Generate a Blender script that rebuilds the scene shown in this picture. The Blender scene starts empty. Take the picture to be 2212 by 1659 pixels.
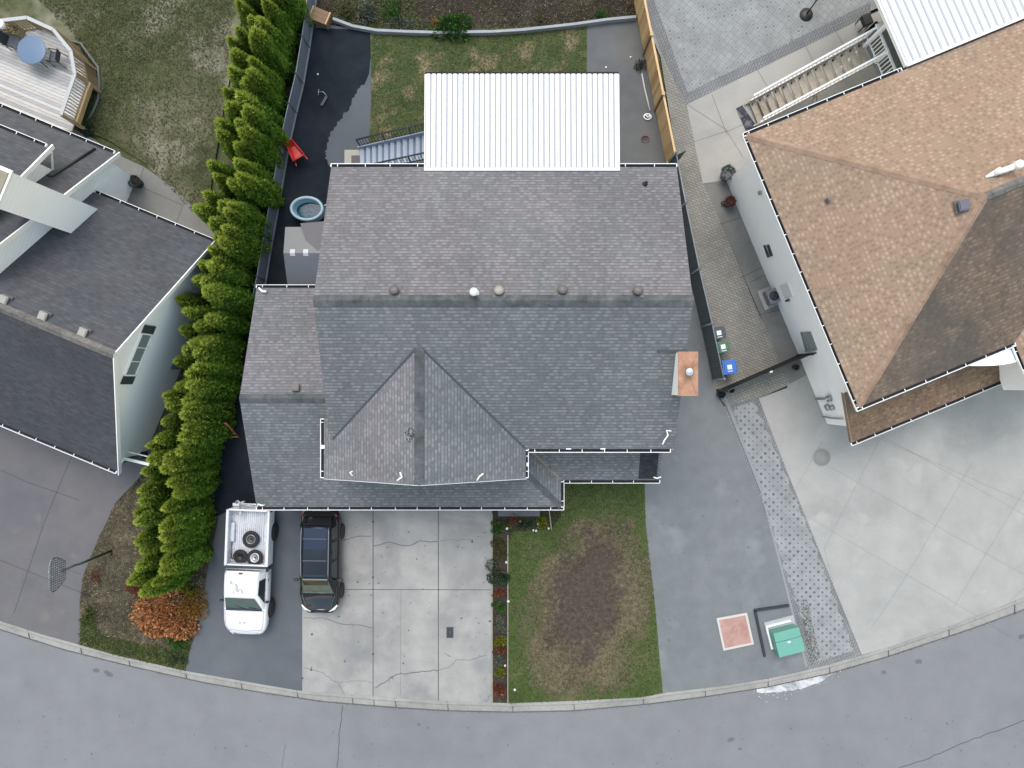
import bpy, bmesh, math, random
from mathutils import Vector, Matrix
R = math.radians
S = bpy.context.scene
COL = S.collection

# ------------------------------------------------------------------ camera, sky, sun, exposure
H = 33.0            # height of the drone above the yards
F = 1536.0          # focal length in units of a 2212 wide picture
CX, CY = 1106.0, 829.5
cam = bpy.data.cameras.new("camera")
cam.sensor_width = 36.0
cam.lens = 18.0 * F / CX
cam.clip_end = 500
camo = bpy.data.objects.new("camera", cam)
camo.location = (0, 0, H)
camo.rotation_euler = (0, 0, 0)
COL.objects.link(camo)
S.camera = camo

SUN_EL, SUN_AZ = R(64), R(-12)      # azimuth measured from +Y (top of the photo) towards +X
w = bpy.data.worlds.new("World")
S.world = w
w.use_nodes = True
nt = w.node_tree
nt.nodes.clear()
sky = nt.nodes.new("ShaderNodeTexSky")
sky.sky_type = 'NISHITA'
sky.sun_disc = False
sky.sun_elevation = SUN_EL
sky.sun_rotation = SUN_AZ
sky.air_density = 3.6
sky.dust_density = 2.0
sky.ozone_density = 3.2
bg = nt.nodes.new("ShaderNodeBackground")
bg.inputs[1].default_value = 0.15
wo = nt.nodes.new("ShaderNodeOutputWorld")
tint = nt.nodes.new("ShaderNodeMix"); tint.data_type = 'RGBA'; tint.blend_type = 'MULTIPLY'   # thin overcast: a touch less green
tint.inputs[0].default_value = 1.0; tint.inputs[7].default_value = (1.05, 0.965, 1.0, 1)
nt.links.new(sky.outputs[0], tint.inputs[6]); nt.links.new(tint.outputs[2], bg.inputs[0])
nt.links.new(bg.outputs[0], wo.inputs[0])
sl = bpy.data.lights.new("sun", 'SUN')
sl.energy = 1.0
sl.angle = R(32)
sl.color = (1.0, 0.94, 0.92)
so = bpy.data.objects.new("sun", sl)
sd = Vector((math.sin(SUN_AZ) * math.cos(SUN_EL), math.cos(SUN_AZ) * math.cos(SUN_EL), math.sin(SUN_EL)))
so.rotation_euler = sd.to_track_quat('Z', 'Y').to_euler()
so.location = sd * 60
COL.objects.link(so)
S.view_settings.view_transform = 'Standard'
S.view_settings.look = 'None'
S.view_settings.gamma = 1.0
S.view_settings.use_curve_mapping = False
S.view_settings.exposure = 1.0

# ------------------------------------------------------------------ helpers
def P(px, py, z=0.0):
    """real place, at height z, of a point measured on the photograph"""
    k = (H - z) / F
    return Vector(((px - CX) * k, (CY - py) * k, z))
def P2(px, py, z=0.0):
    p = P(px, py, z)
    return (p.x, p.y)
def s2l(c):
    return tuple(((x / 255.0) / 12.92 if x / 255.0 <= 0.04045 else ((x / 255.0 + 0.055) / 1.055) ** 2.4) for x in c)

class MB:
    def __init__(s):
        s.v = []; s.f = []; s.m = []; s.uv = []; s.sm = []
    def add(s, vs, fs, m=0, uvs=None, smooth=False):
        b = len(s.v)
        s.v += [tuple(x) for x in vs]
        for i, f in enumerate(fs):
            s.f.append([b + k for k in f]); s.m.append(m)
            s.uv.append(uvs[i] if uvs else None); s.sm.append(smooth)
        return s
    def face(s, vs, m=0, uv=None):
        return s.add(vs, [list(range(len(vs)))], m, [uv] if uv else None)
    def box(s, x0, x1, y0, y1, z0, z1, m=0, M=None):
        vs = [Vector(p) for p in ((x0,y0,z0),(x1,y0,z0),(x1,y1,z0),(x0,y1,z0),(x0,y0,z1),(x1,y0,z1),(x1,y1,z1),(x0,y1,z1))]
        if M is not None: vs = [M @ p for p in vs]
        return s.add(vs, [(0,3,2,1),(4,5,6,7),(0,1,5,4),(1,2,6,5),(2,3,7,6),(3,0,4,7)], m)
    def bar(s, a, b, w, h, m=0, up=(0,0,1)):
        a = Vector(a); b = Vector(b); d = (b - a)
        L = d.length
        if L < 1e-6: return s
        d /= L
        u = Vector(up)
        if abs(d.dot(u)) > 0.98: u = Vector((0, 1, 0))
        x = d.cross(u).normalized(); y = x.cross(d).normalized()
        M = Matrix((( x.x, d.x, y.x, a.x),(x.y, d.y, y.y, a.y),(x.z, d.z, y.z, a.z),(0,0,0,1)))
        return s.box(-w/2, w/2, 0, L, -h/2, h/2, m, M)
    def tube(s, pts, r, n=8, m=0, cap=True, smooth=True):
        pts = [Vector(p) for p in pts]
        rs = r if isinstance(r, (list, tuple)) else [r] * len(pts)
        rings = []
        for i, p in enumerate(pts):
            d = (pts[min(i+1, len(pts)-1)] - pts[max(i-1, 0)])
            d = d.normalized() if d.length > 1e-9 else Vector((0,0,1))
            u = Vector((0,0,1)) if abs(d.z) < 0.9 else Vector((1,0,0))
            x = d.cross(u).normalized(); y = d.cross(x).normalized()
            rings.append([p + (x*math.cos(2*math.pi*k/n) + y*math.sin(2*math.pi*k/n)) * rs[i] for k in range(n)])
        vs = [q for r_ in rings for q in r_]
        fs = []
        for i in range(len(rings)-1):
            for k in range(n):
                fs.append((i*n+k, i*n+(k+1)%n, (i+1)*n+(k+1)%n, (i+1)*n+k))
        if cap:
            fs.append(tuple(range(n-1, -1, -1))); fs.append(tuple((len(rings)-1)*n+k for k in range(n)))
        return s.add(vs, fs, m, smooth=smooth)
    def lathe(s, prof, c=(0,0,0), n=24, m=0, sx=1, sy=1, smooth=True, close=False):
        """prof: list of (r,z)"""
        vs = []; fs = []
        for r_, z in prof:
            for k in range(n):
                a = 2*math.pi*k/n
                vs.append((c[0]+r_*math.cos(a)*sx, c[1]+r_*math.sin(a)*sy, c[2]+z))
        for i in range(len(prof)-1):
            for k in range(n):
                fs.append((i*n+k, i*n+(k+1)%n, (i+1)*n+(k+1)%n, (i+1)*n+k))
        if prof[0][0] > 1e-4: fs.append(tuple(range(n-1, -1, -1)))
        if prof[-1][0] > 1e-4 and not close: fs.append(tuple((len(prof)-1)*n+k for k in range(n)))
        return s.add(vs, fs, m, smooth=smooth)
    def prism(s, poly, z0, z1, m=0, side=None):
        n = len(poly)
        ar = sum(poly[i][0]*poly[(i+1)%n][1]-poly[(i+1)%n][0]*poly[i][1] for i in range(n))
        if ar < 0: poly = poly[::-1]
        vs = [(p[0], p[1], z0) for p in poly] + [(p[0], p[1], z1) for p in poly]
        s.add(vs, [tuple(range(n, 2*n)), tuple(range(n-1, -1, -1))], m)
        s.add(vs, [(i, (i+1)%n, (i+1)%n+n, i+n) for i in range(n)], m if side is None else side)
        return s
    def ribbon(s, pts, wd, z, m=0):
        """flat strip lying at height z; wd may vary"""
        n = len(pts)
        ws = wd if isinstance(wd, (list, tuple)) else [wd]*n
        L = []; Rr = []
        for i in range(n):
            a = Vector(pts[max(i-1,0)][:2]); b = Vector(pts[min(i+1,n-1)][:2])
            d = (b-a).normalized(); q = Vector((-d.y, d.x)) * ws[i]/2
            p = Vector(pts[i][:2])
            L.append((p.x+q.x, p.y+q.y, z)); Rr.append((p.x-q.x, p.y-q.y, z))
        fs = [(i, n+i, n+i+1, i+1) for i in range(n-1)]
        return s.add(L+Rr, fs, m)
    def slope(s, pts, th=0.14, m=0, medge=1, uv0=None):
        """a roof plane: 3-D polygon, counter-clockwise from above, thickness downwards; uv in metres"""
        pts = [Vector(p) for p in pts]
        n = Vector((0,0,0))
        for i in range(len(pts)):
            a = pts[i]; b = pts[(i+1)%len(pts)]
            n += a.cross(b)
        if n.z < 0:
            pts = pts[::-1]; n = -n
        n.normalize()
        ud = Vector((0,0,1)).cross(n)
        ud = ud.normalized() if ud.length > 1e-4 else Vector((1,0,0))
        vd = n.cross(ud).normalized()
        k = len(pts)
        s.add(pts, [tuple(range(k))], m, [[(p.dot(ud), p.dot(vd)) for p in pts]])
        lo = [p - Vector((0,0,th)) for p in pts]
        s.add(pts+lo, [(i, i+k, (i+1)%k+k, (i+1)%k) for i in range(k)], medge)
        s.add(lo, [tuple(range(k-1,-1,-1))], medge)
        return s
    def leaves(s, n, fn, size, rnd, m=0, up=0.0, asp=0.5):
        """n small leaf faces; fn(rnd) -> point (and optional outward normal)"""
        for _ in range(n):
            p, nn = fn(rnd)
            d = Vector((rnd.gauss(0,1), rnd.gauss(0,1), rnd.gauss(0,1)))
            if nn is not None: d = d*0.55 + Vector(nn)*1.0
            d.z += up
            d.normalize()
            q = d.cross(Vector((rnd.gauss(0,1), rnd.gauss(0,1), rnd.gauss(0,1)))).normalized()
            L = size*rnd.uniform(0.6, 1.3); W = L*asp
            a = Vector(p)
            s.add([a - q*W*0.5, a + d*L*0.5 - q*0.0 + q*W*0.5*0, a + q*W*0.5, a + d*L], [(0, 2, 3)], m) if False else \
            s.add([a - d*L*0.4, a + q*W*0.5 + d*L*0.05, a + d*L*0.6, a - q*W*0.5 + d*L*0.05], [(0,1,2,3)], m)
        return s

def mk(name, mb, mats, parent=None, label=None, cat=None, group=None, kind=None, org=None, loc=None, rotz=None, bevel=0, smooth=None, rot=None):
    me = bpy.data.meshes.new(name)
    vs = mb.v
    if org is not None:
        vs = [(a-org[0], b-org[1], c-org[2]) for a, b, c in vs]
    me.from_pydata(vs, [], mb.f)
    if not isinstance(mats, (list, tuple)): mats = [mats]
    for m_ in mats: me.materials.append(m_)
    mx = len(mats)-1
    me.polygons.foreach_set("material_index", [min(i, mx) for i in mb.m])
    me.polygons.foreach_set("use_smooth", [bool(x) if smooth is None else smooth for x in mb.sm])
    if any(u is not None for u in mb.uv):
        ul = me.uv_layers.new(name="UVMap")
        li = 0
        dat = []
        for f, u in zip(mb.f, mb.uv):
            for k in range(len(f)):
                dat += (list(u[k]) if u is not None else [0.0, 0.0])
        ul.data.foreach_set("uv", dat)
    me.update()
    o = bpy.data.objects.new(name, me)
    COL.objects.link(o)
    if parent is not None: o.parent = parent
    if loc is not None: o.location = loc
    if rotz is not None: o.rotation_euler = (0, 0, rotz)
    if rot is not None: o.rotation_euler = rot
    if bevel:
        b = o.modifiers.new("bevel", 'BEVEL'); b.width = bevel; b.segments = 2; b.limit_method = 'ANGLE'; b.angle_limit = R(35)
    tag(o, label, cat, group, kind)
    return o
def tag(o, label=None, cat=None, group=None, kind=None):
    if label: o['label'] = label
    if cat: o['category'] = cat
    if group: o['group'] = group
    if kind: o['kind'] = kind
def thing(name, label, cat, loc=(0,0,0), rotz=0, group=None, rot=None):
    o = bpy.data.objects.new(name, None)
    COL.objects.link(o)
    o.empty_display_size = 0.3
    o.location = loc
    o.rotation_euler = rot if rot else (0, 0, rotz)
    tag(o, label, cat, group)
    return o
def dup(root, loc, rotz=0, label=None, group=None, scale=None, rot=None):
    r = root.copy(); COL.objects.link(r); r.location = loc; r.rotation_euler = rot if rot else (0,0,rotz)
    if scale: r.scale = scale
    if label: r['label'] = label
    if group: r['group'] = group
    for ch in list(root.children):
        c = ch.copy(); COL.objects.link(c); c.parent = r
        for g in ch.children:
            d = g.copy(); COL.objects.link(d); d.parent = c
    return r
def inpoly(x, y, poly):
    c = False; n = len(poly); j = n-1
    for i in range(n):
        xi, yi = poly[i]; xj, yj = poly[j]
        if (yi > y) != (yj > y) and x < (xj-xi)*(y-yi)/(yj-yi)+xi: c = not c
        j = i
    return c

# ------------------------------------------------------------------ materials
class N:
    """tiny node-graph writer"""
    def __init__(s, name):
        s.mat = bpy.data.materials.new(name); s.mat.use_nodes = True
        s.t = s.mat.node_tree; s.t.nodes.clear()
        s.out = s.t.nodes.new("ShaderNodeOutputMaterial")
        s.b = s.t.nodes.new("ShaderNodeBsdfPrincipled")
        s.t.links.new(s.b.outputs[0], s.out.inputs[0])
    def n(s, typ, **kw):
        nd = s.t.nodes.new(typ)
        for k, v in kw.items(): setattr(nd, k, v)
        return nd
    def l(s, a, b): s.t.links.new(a, b)
    def setv(s, sock, v):
        if hasattr(v, 'is_output'): s.l(v, sock)
        else: sock.default_value = v
    def math(s, op, a, b=0.0, c=None, clamp=False):
        m = s.n("ShaderNodeMath", operation=op, use_clamp=clamp)
        s.setv(m.inputs[0], a); s.setv(m.inputs[1], b)
        if c is not None: s.setv(m.inputs[2], c)
        return m.outputs[0]
    def co(s, kind='Object', scale=(1,1,1), rot=0.0):
        t = s.n("ShaderNodeTexCoord")
        mp = s.n("ShaderNodeMapping")
        mp.inputs['Scale'].default_value = scale
        mp.inputs['Rotation'].default_value = (0, 0, rot)
        s.l(t.outputs[kind], mp.inputs[0])
        return mp.outputs[0]
    def noise(s, co, scale, detail=3, rough=0.55, dist=0.0):
        t = s.n("ShaderNodeTexNoise")
        t.inputs['Scale'].default_value = scale; t.inputs['Detail'].default_value = detail
        t.inputs['Roughness'].default_value = rough; t.inputs['Distortion'].default_value = dist
        s.l(co, t.inputs['Vector'])
        return t.outputs[0]
    def ramp(s, fac, stops, interp='LINEAR'):
        r = s.n("ShaderNodeValToRGB")
        r.color_ramp.interpolation = interp
        e = r.color_ramp.elements
        while len(e) > 1: e.remove(e[-1])
        e[0].position = stops[0][0]; e[0].color = tuple(stops[0][1]) + (1,)
        for p, c in stops[1:]:
            x = e.new(p); x.color = tuple(c) + (1,)
        s.setv(r.inputs[0], fac)
        return r.outputs[0]
    def mix(s, fac, a, b, mode='MIX'):
        m = s.n("ShaderNodeMix", data_type='RGBA', blend_type=mode)
        s.setv(m.inputs[0], fac)
        for sock, v in ((m.inputs[6], a), (m.inputs[7], b)):
            if hasattr(v, 'is_output'): s.l(v, sock)
            else: sock.default_value = tuple(v) + (1,) if len(v) == 3 else v
        return m.outputs[2]
    def bump(s, h, strength=0.3, dist=0.02):
        b = s.n("ShaderNodeBump")
        b.inputs['Strength'].default_value = strength; b.inputs['Distance'].default_value = dist
        s.l(h, b.inputs['Height']); s.l(b.outputs[0], s.b.inputs['Normal'])
    def fin(s, col, rough=0.8, metal=0.0, spec=None):
        s.setv(s.b.inputs['Base Color'], col if hasattr(col, 'is_output') else tuple(col)+(1,))
        s.setv(s.b.inputs['Roughness'], rough); s.b.inputs['Metallic'].default_value = metal
        if spec is not None: s.b.inputs['Specular IOR Level'].default_value = spec
        return s.mat
def g(v, t=(1,1,1)): return (v*t[0], v*t[1], v*t[2])

def plain(name, c, rough=0.6, metal=0.0, var=0.12, sc=6.0, bump=0.0, spec=None, fine=40):
    n = N(name)
    co = n.co()
    f = n.noise(co, sc, 4)
    f2 = n.noise(co, fine, 2)
    a = n.mix(f, g(1-var, c), g(1+var, c))
    col = n.mix(n.math('MULTIPLY', f2, 0.5), a, g(1-var*1.3, c))
    if bump: n.bump(f2, bump, 0.01)
    return n.fin(col, rough, metal, spec)

def ground(name, cols, sc=0.35, sc2=3.0, fine=35, var=0.25, rough=0.9, bump=0.25, spots=None, dist=0.6, rot=0, fd=2, spec=0.15):
    """cols: ramp colours of the large blotches; spots: (colour, scale, threshold, soft)"""
    n = N(name); co = n.co(rot=rot)
    k = len(cols)
    fk = 0.68 if name.startswith(('asphalt_road','asphalt_right','concrete','kerb')) and name != 'concrete_dark' else 1.0
    cols = [g(fk, c) for c in cols]
    base = n.ramp(n.noise(co, sc, 4, 0.6, dist), [(0.30+0.4*i/max(k-1,1), c) for i, c in enumerate(cols)])
    m = n.noise(co, sc2, 3)
    base = n.mix(1.0, base, n.ramp(m, [(0.25, g(1-var)), (0.75, g(1+var*0.6))]), 'MULTIPLY')
    fi = n.noise(co, fine, fd, 0.7)
    base = n.mix(1.0, base, n.ramp(fi, [(0.2, g(1-var*1.3)), (0.8, g(1+var))]), 'MULTIPLY')
    for c, s_, th, soft in (spots or []):
        q = n.noise(co, s_, 3, 0.6)
        q = n.math('MULTIPLY', n.math('SUBTRACT', q, th), 1.0/soft, clamp=True)
        base = n.mix(q, base, c)
    if bump: n.bump(fi, bump, 0.02)
    return n.fin(base, rough, spec=spec)

def shingle(name, base, dark, light, row=0.145, tab=0.30, moss=None, stain=None, lowfreq=0.12, contrast=1.2, cut=0.55):
    n = N(name)
    t = n.n("ShaderNodeTexCoord"); sx = n.n("ShaderNodeSeparateXYZ"); n.l(t.outputs['UV'], sx.inputs[0])
    v = n.math('DIVIDE', sx.outputs[1], row)
    rw = n.math('FLOOR', v); vf = n.math('FRACT', v)
    wn = n.n("ShaderNodeTexWhiteNoise", noise_dimensions='1D'); n.l(rw, wn.inputs['W'])
    u = n.math('ADD', n.math('DIVIDE', sx.outputs[0], tab), n.math('MULTIPLY', wn.outputs[0], 7.0))
    cl = n.math('FLOOR', u); uf = n.math('FRACT', u)
    cb = n.n("ShaderNodeCombineXYZ"); n.l(cl, cb.inputs[0]); n.l(rw, cb.inputs[1])
    w2 = n.n("ShaderNodeTexWhiteNoise", noise_dimensions='2D'); n.l(cb.outputs[0], w2.inputs['Vector'])
    rnd = w2.outputs[0]
    # laminated "dragon teeth": raised tabs (lighter) with gaps showing the darker backing
    tone = n.ramp(rnd, [(0.0, dark), (0.30, dark), (0.42, base), (0.62, base), (0.80, light), (1.0, light)])
    gap = n.math('GREATER_THAN', n.math('ABSOLUTE', n.math('SUBTRACT', uf, 0.5)), n.math('ADD', cut*0.5, n.math('MULTIPLY', w2.outputs[1], 0.16)))
    vm = n.math('LESS_THAN', n.math('ABSOLUTE', n.math('SUBTRACT', vf, 0.58)), 0.34)
    col = n.mix(n.math('MULTIPLY', vm, n.math('SUBTRACT', 1.0, gap)), base, tone)
    edge = n.math('LESS_THAN', vf, 0.26)
    col = n.mix(n.math('MULTIPLY', edge, 0.5*contrast), col, g(0.62, dark))
    obj = n.co('Object')
    stv = n.n("ShaderNodeMapping"); stv.inputs['Scale'].default_value = (1.6, 0.22, 1); n.l(t.outputs['UV'], stv.inputs[0])
    stk = n.noise(stv.outputs[0], 1.0, 4, 0.6)
    col = n.mix(1.0, col, n.ramp(stk, [(0.3, (.93,.95,.945)), (0.5, (1,1,1)), (0.7, (1.06,1.04,1.045))]), 'MULTIPLY')
    hue = n.noise(obj, 0.45, 3, 0.6)
    col = n.mix(1.0, col, n.ramp(hue, [(0.35, (.96,1.005,1.005)), (0.65, (1.03,.995,1.0))]), 'MULTIPLY')
    lf = n.noise(obj, 0.28, 4, 0.6)
    col = n.mix(1.0, col, n.ramp(lf, [(0.3, g(1-lowfreq)), (0.7, g(1+lowfreq))]), 'MULTIPLY')
    gr = n.noise(obj, 60, 2)
    col = n.mix(1.0, col, n.ramp(gr, [(0.2, g(0.85)), (0.8, g(1.15))]), 'MULTIPLY')
    if moss:
        q = n.math('MULTIPLY', n.math('SUBTRACT', n.noise(obj, moss[1], 4, 0.65), moss[2]), 1.0/moss[3], clamp=True)
        col = n.mix(n.math('MULTIPLY', q, moss[4]), col, moss[0])
    hgt = n.math('ADD', n.math('MULTIPLY', n.math('SUBTRACT', 1.0, vf), 1.0), n.math('MULTIPLY', gap, -0.4))
    n.bump(hgt, 0.35, 0.012)
    return n.fin(col, 0.92, spec=0.2)

def lattice(name, lightc, darkc, rot, cell=0.285, hole=0.235, var=0.15, soft=False):
    n = N(name)
    co = n.co(rot=rot)
    sx = n.n("ShaderNodeSeparateXYZ"); n.l(co, sx.inputs[0])
    u = n.math('DIVIDE', sx.outputs[0], cell); v = n.math('DIVIDE', sx.outputs[1], cell)
    du = n.math('ABSOLUTE', n.math('SUBTRACT', n.math('FRACT', u), 0.5)); dv = n.math('ABSOLUTE', n.math('SUBTRACT', n.math('FRACT', v), 0.5))
    cb = n.n("ShaderNodeCombineXYZ"); n.l(n.math('FLOOR', u), cb.inputs[0]); n.l(n.math('FLOOR', v), cb.inputs[1])
    w2 = n.n("ShaderNodeTexWhiteNoise", noise_dimensions='2D'); n.l(cb.outputs[0], w2.inputs['Vector'])
    hs = n.math('ADD', hole-0.05, n.math('MULTIPLY', w2.outputs[0], 0.09))
    inside = n.math('MULTIPLY', n.math('LESS_THAN', du, hs), n.math('LESS_THAN', dv, hs))
    joint = n.math('GREATER_THAN', n.math('MAXIMUM', du, dv), 0.44 if soft else 0.468)
    f = n.noise(co, 1.2, 4)
    a = n.mix(1.0, lightc, n.ramp(f, [(0.3, g(1-var)), (0.7, g(1+var))]), 'MULTIPLY')
    a = n.mix(1.0, a, n.ramp(w2.outputs[1], [(0.0, g(0.9)), (1.0, g(1.08))]), 'MULTIPLY')
    a = n.mix(n.math('MULTIPLY', joint, 0.5 if soft else 0.35), a, darkc)
    a = n.mix(n.math('MULTIPLY', inside, n.math('ADD', 0.05 if soft else 0.6, n.math('MULTIPLY', n.math('POWER', w2.outputs[0], 2.5 if soft else 1.0), 0.9 if soft else 0.4))), a, darkc)
    fi = n.noise(co, 40, 2)
    a = n.mix(1.0, a, n.ramp(fi, [(0.2, g(0.85)), (0.8, g(1.12))]), 'MULTIPLY')
    n.bump(n.math('SUBTRACT', 1.0, inside), 0.3, 0.02)
    return n.fin(a, 0.9)

def pavers(name, c1, c2, rot, bw=0.22, bh=0.11):
    n = N(name); co = n.co(rot=rot)
    b = n.n("ShaderNodeTexBrick")
    b.inputs['Scale'].default_value = 1.0; b.inputs['Brick Width'].default_value = bw; b.inputs['Row Height'].default_value = bh
    b.inputs['Mortar Size'].default_value = 0.012; b.inputs['Bias'].default_value = 0.0
    b.inputs['Color1'].default_value = tuple(c1)+(1,); b.inputs['Color2'].default_value = tuple(c2)+(1,)
    b.inputs['Mortar'].default_value = tuple(g(0.45, c1))+(1,)
    wv = n.n("ShaderNodeVectorMath", operation='ADD')
    ns = n.n("ShaderNodeTexNoise"); ns.inputs['Scale'].default_value = 5; n.l(co, ns.inputs['Vector'])
    ml = n.n("ShaderNodeVectorMath", operation='SCALE'); n.l(ns.outputs[1], ml.inputs[0]); ml.inputs[3].default_value = 0.035
    n.l(co, wv.inputs[0]); n.l(ml.outputs[0], wv.inputs[1]); n.l(wv.outputs[0], b.inputs['Vector'])
    col = n.mix(1.0, b.outputs[0], n.ramp(n.noise(co, 0.7, 4), [(0.3, g(0.85)), (0.7, g(1.15))]), 'MULTIPLY')
    n.bump(b.outputs[1], -0.3, 0.01)
    return n.fin(col, 0.9)

def leafmat(name, cols, sc=2.0, rough=0.6, spec=0.25, tip=None):
    n = N(name)
    ge = n.n("ShaderNodeNewGeometry")
    oi = n.n("ShaderNodeObjectInfo")
    co = n.co('Object')
    f = n.noise(co, sc, 3)
    fac = n.math('ADD', n.math('MULTIPLY', ge.outputs['Random Per Island'], 0.45), n.math('MULTIPLY', f, 0.55))
    fac = n.math('ADD', fac, n.math('MULTIPLY', n.math('SUBTRACT', oi.outputs['Random'], 0.5), 0.16))
    k = len(cols)
    col = n.ramp(fac, [(0.22+0.56*i/(k-1), c) for i, c in enumerate(cols)])
    if tip:
        sz = n.n('ShaderNodeSeparateXYZ'); n.l(co, sz.inputs[0])
        col = n.mix(n.math('MULTIPLY', n.math('SUBTRACT', sz.outputs[2], tip[1]), tip[2], clamp=True), col, tip[0])
    m_ = n.fin(col, rough, spec=spec)
    tr = n.n("ShaderNodeBsdfTranslucent"); n.l(col, tr.inputs[0])
    mx = n.n("ShaderNodeMixShader"); mx.inputs[0].default_value = 0.35
    n.l(n.b.outputs[0], mx.inputs[1]); n.l(tr.outputs[0], mx.inputs[2]); n.l(mx.outputs[0], n.out.inputs[0])
    return m_

def planks(name, cols, width, rot, gapc=(0.03,0.025,0.02), axis=0, rough=0.8, kind='Object'):
    n = N(name); co = n.co(kind, rot=rot)
    sx = n.n("ShaderNodeSeparateXYZ"); n.l(co, sx.inputs[0])
    v = n.math('DIVIDE', sx.outputs[1-axis], width)
    w1 = n.n("ShaderNodeTexWhiteNoise", noise_dimensions='1D'); n.l(n.math('FLOOR', v), w1.inputs['W'])
    f = n.noise(n.co(kind, rot=rot, scale=(1 if axis == 0 else 8, 8 if axis == 0 else 1, 1)), 2.0, 4)
    fac = n.math('ADD', n.math('MULTIPLY', w1.outputs[0], 0.5), n.math('MULTIPLY', f, 0.5))
    k = len(cols)
    col = n.ramp(fac, [(0.2+0.6*i/(k-1), c) for i, c in enumerate(cols)])
    gp = n.math('LESS_THAN', n.math('FRACT', v), 0.10)
    col = n.mix(gp, col, gapc)
    return n.fin(col, rough)
# ------------------------------------------------------------------ material library
M = {}
M['asphalt_road'] = ground('asphalt_road', [(.220,.228,.238),(.236,.244,.254),(.246,.254,.266)], sc=0.12, sc2=0.9, fine=32, var=0.085, bump=0.25, spots=[((.12,.125,.135),0.9,0.76,0.06)], fd=3)
M['asphalt_drive'] = ground('asphalt_drive', [(.068,.078,.088),(.085,.095,.106),(.098,.107,.118)], sc=0.2, sc2=1.2, fine=45, var=0.08, fd=3)
M['asphalt_right'] = ground('asphalt_right', [(.185,.20,.208),(.205,.22,.228),(.222,.235,.242)], sc=0.15, sc2=1.4, fine=28, var=0.11, spots=[((.20,.22,.235),0.5,0.58,0.3),((.25,.27,.28),5.0,0.72,0.10)], fd=3)
M['asphalt_back'] = ground('asphalt_back', [(.092,.096,.10),(.11,.115,.118),(.12,.12,.112)], sc=0.2, sc2=1.2, fine=45, var=0.12)
M['asphalt_wet_shade'] = ground('asphalt_wet_shade', [(.010,.013,.018),(.014,.018,.024),(.021,.025,.030)], sc=0.4, sc2=2, fine=30, var=0.15, rough=0.85, bump=0.1, spec=0.05)
M['concrete'] = ground('concrete', [(.27,.27,.265),(.37,.365,.35),(.43,.425,.40)], sc=0.28, sc2=1.3, fine=22, var=0.14, bump=0.15, spots=[((.15,.155,.165),0.45,0.54,0.28),((.18,.18,.19),2.2,0.64,0.16)], fd=4)
M['concrete_light'] = ground('concrete_light', [(.345,.345,.33),(.41,.408,.39),(.44,.435,.41)], sc=0.22, sc2=1.1, fine=22, var=0.09, bump=0.1, spots=[((.33,.325,.31),0.6,0.60,0.2)])
M['concrete_path'] = ground('concrete_path', [(.38,.375,.35),(.44,.43,.40),(.46,.45,.42)], sc=0.3, sc2=0.9, fine=22, var=0.08, bump=0.1)
M['concrete_grey'] = ground('concrete_grey', [(.19,.19,.18),(.24,.24,.225),(.27,.265,.25)], sc=0.4, sc2=1.5, fine=25, var=0.1, bump=0.15)
M['concrete_dark'] = ground('concrete_dark', [(.088,.088,.097),(.11,.107,.115),(.125,.121,.117)], sc=0.18, sc2=1.1, fine=25, var=0.10, bump=0.15, spots=[((.18,.17,.13),0.35,0.62,0.2)])
M['kerb'] = ground('kerb', [(.30,.30,.285),(.37,.362,.34),(.41,.40,.375)], sc=0.5, sc2=2.5, fine=30, var=0.12, bump=0.2)
M['crack'] = plain('crack', (.07,.07,.072), 0.95, var=0.3)
M['joint'] = plain('joint', (.095,.095,.10), 0.95, var=0.2)
M['joint_dark'] = plain('joint_dark', (.06,.06,.065), 0.95, var=0.2)
M['salt'] = ground('salt', [(.17,.175,.185),(.40,.41,.42),(.52,.53,.54)], sc=1.6, sc2=6, fine=30, var=0.12, bump=0.1)
M['stain'] = plain('stain', (.10,.105,.115), 0.9, var=0.2)
M['lawn_front'] = ground('lawn_front', [(.045,.085,.02),(.06,.105,.025),(.085,.12,.035)], sc=0.5, sc2=2.0, fine=14, var=0.3, bump=0.6)
M['lawn_dirt'] = ground('lawn_dirt', [(.07,.058,.05),(.10,.085,.062),(.145,.12,.078)], sc=0.45, sc2=2.2, fine=12, var=0.38, bump=0.7, spots=[((.075,.085,.03),1.6,0.55,0.15)], fd=4)
M['lawn_back'] = ground('lawn_back', [(.04,.062,.022),(.055,.08,.026),(.10,.095,.05)], sc=0.7, sc2=2.4, fine=14, var=0.3, bump=0.6, spots=[((.20,.16,.095),0.9,0.52,0.18)], fd=3)
M['lawn_left'] = ground('lawn_left', [(.045,.058,.024),(.075,.085,.038),(.14,.135,.085)], sc=0.28, sc2=1.5, fine=10, var=0.34, bump=0.7, spots=[((.19,.18,.135),0.40,0.52,0.16),((.03,.045,.014),0.6,0.62,0.12),((.045,.05,.025),3.2,0.62,0.10)], fd=4)
M['soil'] = ground('soil', [(.022,.018,.015),(.035,.029,.023),(.055,.045,.034)], sc=0.8, sc2=3.0, fine=16, var=0.4, bump=0.8, fd=4)
M['mulch'] = ground('mulch', [(.04,.035,.025),(.07,.06,.04),(.115,.10,.068)], sc=0.8, sc2=4.0, fine=16, var=0.45, bump=0.8, fd=4)
M['pit'] = plain('pit', (.012,.012,.012), 0.95)

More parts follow.
